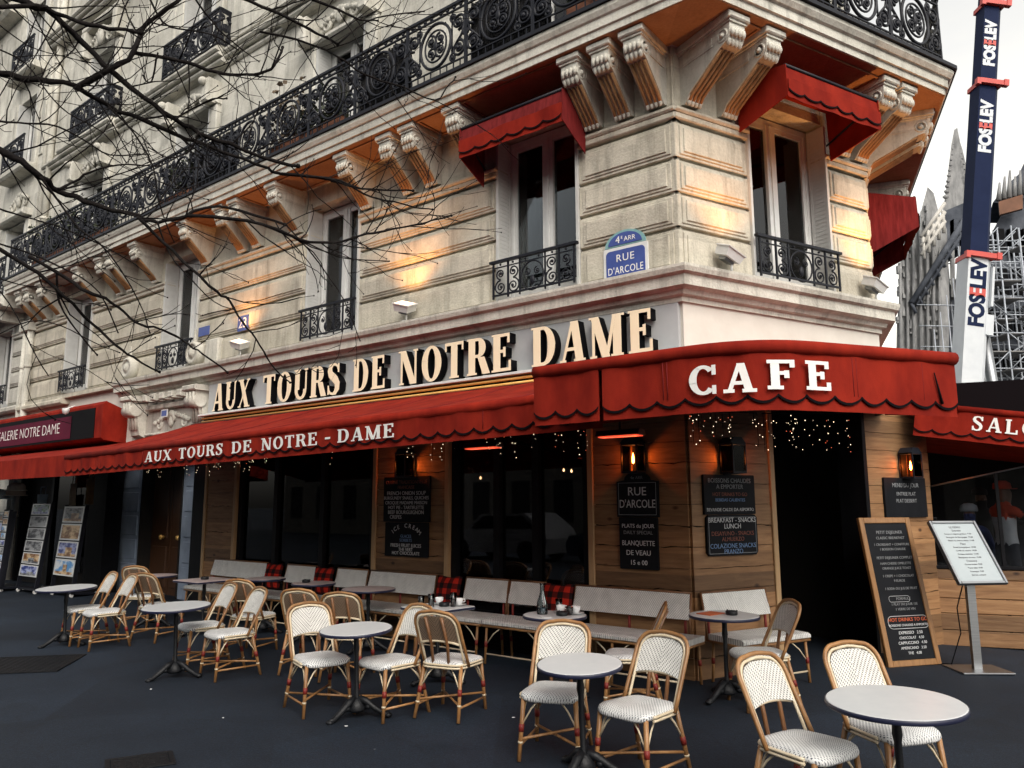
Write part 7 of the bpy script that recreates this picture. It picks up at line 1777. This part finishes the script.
# ================================================================== bare tree
BARK = pmat('dark winter bark', (0.005, 0.004, 0.004), (0.013, 0.010, 0.009), 9, 0.9, spec=0.15, bump=0.6, bscale=40, stretch=(1, 1, 1))
TR_ = thing('bare_tree', 'bare dark street tree whose leafless branches cross the upper left', 'tree', (-5.6, 4.3, 0))
base = Vector((-5.6, 4.3, 0))
tk = MB(); tk.tube([(0, 0, -0.05), (0.02, 0.0, 0.4), (0.05, 0.02, 1.6), (0.02, 0.06, 3.0), (0.12, 0.05, 4.2), (0.2, 0.15, 5.6), (0.3, 0.3, 7.4)], [0.24, 0.17, 0.15, 0.135, 0.12, 0.085, 0.04], 14); tk.build('trunk', BARK, TR_)
rnd = random.Random(21)
def smooth(P, k=3):
    P = [Vector(p) for p in P]; out = []
    for i in range(len(P)-1):
        a, b, c, d = P[max(i-1, 0)], P[i], P[i+1], P[min(i+2, len(P)-1)]
        for j in range(k):
            t = j/k; out.append(0.5*((2*b)+(c-a)*t+(2*a-5*b+4*c-d)*t*t+(3*b-a-3*c+d)*t**3))
    return out+[P[-1]]
lw = MB(); tw = MB(); limbs = []
ntw = 0
for bi, (P, r0, r1) in enumerate(BRANCH):
    S_ = smooth(P); n = len(S_)
    S_ = [p+Vector((rnd.uniform(-1, 1), rnd.uniform(-1, 1), rnd.uniform(-1, 1)))*r0*0.5 for p in S_]
    if P[0][0] < -2.9 and bi not in (2,):
        hx = base+Vector((0.12, 0.08, max(2.6, min(6.2, P[0][2]-0.35)))); S_ = [hx, hx.lerp(S_[0], 0.5)+Vector((0, 0, 0.08))]+S_; n = len(S_)
    rr_ = [lerp(r0*1.15, r1*1.2, (i/(n-1))**0.85)*(1+0.12*rnd.uniform(-1, 1)) for i in range(n)]
    Lc = [p-base for p in S_]
    mb = MB(); mb.tube(Lc, rr_, 8 if r0 > 0.012 else 6); mb.blob(tuple(Lc[-1]), rr_[-1]*1.7, 0, 6, 4)
    if r0 > 0.009: mb.build('branch', BARK, TR_)
    else:
        b0 = len(tw.v); tw.v += mb.v; tw.f += [tuple(i+b0 for i in f) for f in mb.f]; tw.mi += mb.mi; tw.sm += mb.sm
    # side twigs with knobbly buds
    for i in range(3, n-1):
        if rnd.random() < (0.15 if S_[i].z < 3.35 else 0.62 if r0 > 0.009 else 0.42):
            p = Lc[i]; d = (Lc[i+1]-Lc[i-1]).normalized(); side = d.cross(Vector((rnd.uniform(-.3, .3), 1, rnd.uniform(-.2, .2)))).normalized()*rnd.choice((-1, 1))
            v = (d*rnd.uniform(0.4, 1.0)+side*rnd.uniform(0.4, 0.9)+Vector((0, rnd.uniform(-.5, .5), 0.15))).normalized(); l = rnd.uniform(0.2, 0.85); q = [p]
            for s_ in range(5):
                v = (v+Vector((rnd.uniform(-.28, .28), rnd.uniform(-.2, .2), rnd.uniform(-.2, .30)))).normalized(); q.append(q[-1]+v*l/5)
            rt = min(rr_[i]*0.6, 0.0056); tw.tube(q, [lerp(rt, 0.0021, j/5) for j in range(6)], 5); tw.blob(tuple(q[-1]), 0.005, 0, 5, 3, (1, 1, 1.4)); ntw += 1
            for k0 in [z_ for z_ in q[1:5] if rnd.random() < 0.4]:
                pass; v = (v+side*rnd.uniform(-1, 1)).normalized(); q2 = [k0, k0+v*l*0.2, k0+v*l*0.42+Vector((0, 0, 0.03))]; tw.tube(q2, [0.0028, 0.0023, 0.0017], 4)
tag(tw.build('twig', BARK, TR_), kind='stuff')

# ================================================================== plants on the long balcony
LEAFD = pmat('dark balcony leaves', (0.022, 0.030, 0.016), (0.05, 0.06, 0.03), 9, 0.7); DRY = pmat('dried flower heads', (0.07, 0.05, 0.035), (0.13, 0.095, 0.06), 12, 0.9); TERRA = pmat('dull terracotta', (0.20, 0.075, 0.04), (0.27, 0.11, 0.06), 5, 0.8)
def plant(label, s, o, w, h, leaf, seed, n=240, stems=7, big=0.05, fr='L'):
    rnd = random.Random(seed); p = wp(fr, -s if fr == 'L' else s, o, 6.905)
    T_ = thing('balcony_plant', label, 'plant', p, RZ[fr], 'potted plants behind the long balcony railing')
    b = MB(); b.prism(rounded(w, 0.22, 0.03, 3), 0.0, 0.22, 'z'); b.build('planter', TERRA, T_)
    st_ = MB(); tips = []
    for i in range(stems):
        x = rnd.uniform(-w/2, w/2)*0.9; q = [Vector((x, 0, 0.2))]; v = Vector((rnd.uniform(-.3, .3), rnd.uniform(-.2, .2), 1)).normalized(); hh = h*rnd.uniform(0.55, 1)
        for k in range(6): v = (v+Vector((rnd.uniform(-.2, .2), rnd.uniform(-.15, .15), 0.1))).normalized(); q.append(q[-1]+v*(hh-0.2)/6); tips.append(q[-1])
        st_.tube(q, [lerp(0.010, 0.003, k/6) for k in range(7)], 5)
    st_.build('stem', BARK, T_)
    l = MB()
    for i in range(n):
        c = rnd.choice(tips)+Vector((rnd.gauss(0, .07), rnd.gauss(0, .06), rnd.gauss(0, .07))); s_ = rnd.uniform(0.5, 1.1)*big; a = Vector((rnd.uniform(-1, 1), rnd.uniform(-1, 1), rnd.uniform(-.6, 1))).normalized(); e = a.orthogonal().normalized()*s_*0.45
        i0 = l.add([c, c+a*s_*0.5+e, c+a*s_, c+a*s_*0.5-e]); l.face((i0, i0+1, i0+2, i0+3))
    l.build('foliage', leaf, T_)
plant('tall dried flower stems rising above the railing beside the carved window', 6.25, 0.40, 0.6, 1.45, DRY, 1, 260, 7, 0.09)
plant('low dark shrub in a planter right of the dried flowers', 5.35, 0.44, 1.1, 0.85, LEAFD, 2, 700, 14, 0.075)
plant('dark shrub in a planter at the left half of the long railing', 9.2, 0.44, 1.2, 0.80, LEAFD, 3, 700, 14, 0.075)
plant('bushy dark shrub behind the branches at the far left railing', 12.6, 0.44, 1.6, 1.0, LEAFD, 4, 1000, 18, 0.08)
plant('second bushy dark shrub at the far left railing', 14.6, 0.44, 1.6, 1.05, LEAFD, 5, 1000, 18, 0.08)
plant('dark shrub behind the railing near the building corner', 0.55, 0.42, 0.9, 0.85, LEAFD, 6, 700, 14, 0.075)
plant('dark shrub behind the railing of the cut corner', 1.75, 0.6, 0.8, 0.8, LEAFD, 7, 600, 12, 0.075, fr='C')

REED = pmat('dark reed screen', (0.006, 0.006, 0.008), (0.016, 0.015, 0.016), 6, 0.9, stretch=(40, 1, 1))
for s0, s1, fr, lb in ((1.15, 2.35, 'L', 'dark reed screen tied behind the long railing, nearest the corner'), (3.35, 4.35, 'L', 'dark reed screen tied behind the long railing above the middle corbel pair'), (7.30, 8.55, 'L', 'dark reed screen tied behind the long railing above the house number'), (0.15, 1.30, 'C', 'dark reed screen tied behind the railing of the cut corner')):
    mb = MB(); n = int((s1-s0)/0.035); rnd = random.Random(int(s0*10))
    for i in range(n): x = i*0.035; mb.tube([(x, 0, 0.04), (x+rnd.uniform(-.006, .006), rnd.uniform(-.004, .004), 0.84+rnd.uniform(-.05, .03))], 0.016, 5)
    mb.box(0, (n-1)*0.035, 0.008, 0.014, 0.2, 0.22); mb.box(0, (n-1)*0.035, 0.008, 0.014, 0.62, 0.64)
    tag(mb.build('reed_screen', REED, None, wp(fr, -s1 if fr == 'L' else s0, 0.545 if fr == 'L' else 0.73, 6.91), RZ[fr]), lb, 'screen', 'reed screens on the long balcony')
# ================================================================== unseen houses added to keep bright sky out of the glass
OPP = pmat('added house stone', (0.08, 0.075, 0.068), (0.12, 0.115, 0.10), 1.5, 0.9); OPR = pmat('added house zinc roof', (0.10, 0.11, 0.125), (0.15, 0.16, 0.175), 1.5, 0.6)
for k, (s0, s1, h, lb) in enumerate(((-26, -6, 9.5, 'low unseen house added across the street, nearest the cut corner'), (-5.8, 16, 11.0, 'unseen house added across the street facing the cafe sign'), (16.2, 40, 10.0, 'unseen house added across the street facing the souvenir shop'))):
    T_ = thing('added_opposite_house', lb, 'building', wp('L', 0, 24), RZ['L']); 
    mb = MB(); mb.box(-s1, -s0, -6, 0, 0, h); mb.build('wall', OPP, T_)
    mb = MB(); mb.prism([(-6, h), (0.3, h), (-1.2, h+2.2), (-4.8, h+2.2)], -s1, -s0, 'x'); mb.build('roof', OPR, T_)
    n = int((s1-s0)/2.6)
    mb = MB()
    for i in range(n):
        for f in range(3): x = -s1+1.3+i*2.6; mb.box(x-0.55, x+0.55, -0.02, 0.03, 0.9+f*3.1, 2.9+f*3.1)
    mb.build('window', DARKFRAME, T_)

# parked cars across the street, mirrored in the shop windows
for s, mt, lb in ((12.2, pmat('silver car paint', (0.16, 0.165, 0.175), None, rough=0.25), 'silver hatchback parked across the street'), (7.4, pmat('dark blue car paint', (0.02, 0.03, 0.06), None, rough=0.2), 'dark blue hatchback parked across the street')):
    T_ = thing('parked_car', lb, 'car', wp('L', -s, 12.5), RZ['L']+PI, 'cars parked across the street')
    mb = MB(); prof = [(-2.0, 0.25), (2.0, 0.25), (2.08, 0.55), (1.95, 0.82), (1.05, 0.95), (0.45, 1.42), (-1.25, 1.45), (-1.9, 1.0), (-2.08, 0.7)]
    mb.prism(prof, -0.82, 0.82, 'y'); mb.build('body', mt, T_)
    mb = MB()
    for y in (-0.835, 0.822): mb.prism([(0.85, 0.97), (0.36, 1.36), (-1.18, 1.38), (-1.62, 1.0)], y, y+0.013, 'y')
    mb.build('side_window', BLACKL, T_)
    mb = MB(); mb.box(2.0, 2.075, -0.7, -0.4, 0.6, 0.74); mb.build('headlight', CHINA, T_); mb = MB(); mb.box(2.0, 2.075, 0.4, 0.7, 0.6, 0.74); mb.build('headlight', CHINA, T_)
    for x in (-1.3, 1.3):
        for y in (-0.76, 0.76): mb = MB(); mb.lathe([(0.18, -0.1), (0.30, -0.1), (0.32, -0.06), (0.32, 0.06), (0.30, 0.1), (0.18, 0.1)], 20, M=Matrix.Translation((x, y, 0.32)) @ Matrix.Rotation(PI/2, 4, 'X')); mb.build('wheel', BLACKL, T_)
# ================================================================== light
w = bpy.data.worlds.new('World'); SC.world = w; w.use_nodes = True
nt = w.node_tree; bg = nt.nodes['Background']
sky = N(nt, 'ShaderNodeTexSky', sky_type='NISHITA', sun_disc=False)
SUN_EL, SUN_AZ = rad(42), rad(165)          # azimuth clockwise from +Y
sky.sun_elevation = SUN_EL; sky.sun_rotation = SUN_AZ; sky.air_density = 1.0; sky.dust_density = 4.0; sky.ozone_density = 1.0
hs = N(nt, 'ShaderNodeHueSaturation'); hs.inputs['Saturation'].default_value = 0.22; hs.inputs['Value'].default_value = 1.75
nt.links.new(sky.outputs[0], hs.inputs['Color'])
tc = N(nt, 'ShaderNodeTexCoord'); mp = N(nt, 'ShaderNodeMapping'); mp.inputs['Scale'].default_value = (1.6, 1.6, 4.0); nt.links.new(tc.outputs['Generated'], mp.inputs[0])
cz = N(nt, 'ShaderNodeTexNoise', i_Scale=1.4, i_Detail=6, i_Roughness=0.55); nt.links.new(mp.outputs[0], cz.inputs['Vector'])
cl = ramp(nt, cz.outputs['Fac'], [(0.30, (0.92, 0.91, 0.90)), (0.70, (1.14, 1.085, 0.985))])
mx = N(nt, 'ShaderNodeMix', data_type='RGBA', blend_type='MULTIPLY'); mx.inputs[0].default_value = 1.0
nt.links.new(hs.outputs[0], mx.inputs[6]); nt.links.new(cl, mx.inputs[7]); # a bright cloud bank low towards the cathedral side
vd = N(nt, 'ShaderNodeVectorMath', operation='DOT_PRODUCT'); vd.inputs[1].default_value = (0.60, 0.76, 0.25); nt.links.new(tc.outputs['Generated'], vd.inputs[0])
bk_ = ramp(nt, vd.outputs['Value'], [(0.45, (1, 1, 1)), (0.90, (1.62, 1.56, 1.42))])
m2 = N(nt, 'ShaderNodeMix', data_type='RGBA', blend_type='MULTIPLY'); m2.inputs[0].default_value = 1.0; m2.clamp_result = False
nt.links.new(mx.outputs[2], m2.inputs[6]); nt.links.new(bk_, m2.inputs[7]); nt.links.new(m2.outputs[2], bg.inputs['Color'])
bg.inputs['Strength'].default_value = 0.15
sl = bpy.data.lights.new('sun', 'SUN'); sl.energy = 0.5; sl.angle = rad(25); sl.color = (1.0, 0.93, 0.84)
so = bpy.data.objects.new('sun', sl); COL.objects.link(so)
sd = Vector((math.sin(SUN_AZ)*math.cos(SUN_EL), math.cos(SUN_AZ)*math.cos(SUN_EL), math.sin(SUN_EL)))
so.rotation_euler = (-sd).to_track_quat('-Z', 'Y').to_euler()

SC.render.engine = 'CYCLES'
SC.cycles.max_bounces = 7; SC.cycles.diffuse_bounces = 3; SC.cycles.glossy_bounces = 3; SC.cycles.transparent_max_bounces = 10; SC.cycles.transmission_bounces = 4
SC.cycles.use_denoising = True; SC.cycles.sample_clamp_indirect = 6.0; SC.cycles.caustics_reflective = False; SC.cycles.caustics_refractive = False
SC.view_settings.view_transform = 'Standard'; SC.view_settings.look = 'None'; SC.view_settings.exposure = 0.0; SC.view_settings.gamma = 1.0
# lettering becomes real mesh so that every piece is an object of its own
dg = bpy.context.evaluated_depsgraph_get(); dg.update()
for o in [q for q in bpy.data.objects if q.type == 'FONT']:
    me = bpy.data.meshes.new_from_object(o.evaluated_get(dg)); nm = o.name.split('.')[0]
    c = bpy.data.objects.new('text', me); COL.objects.link(c); c.parent = o.parent
    c.location = o.location; c.rotation_euler = o.rotation_euler; c.scale = o.scale
    bpy.data.objects.remove(o); c.name = nm
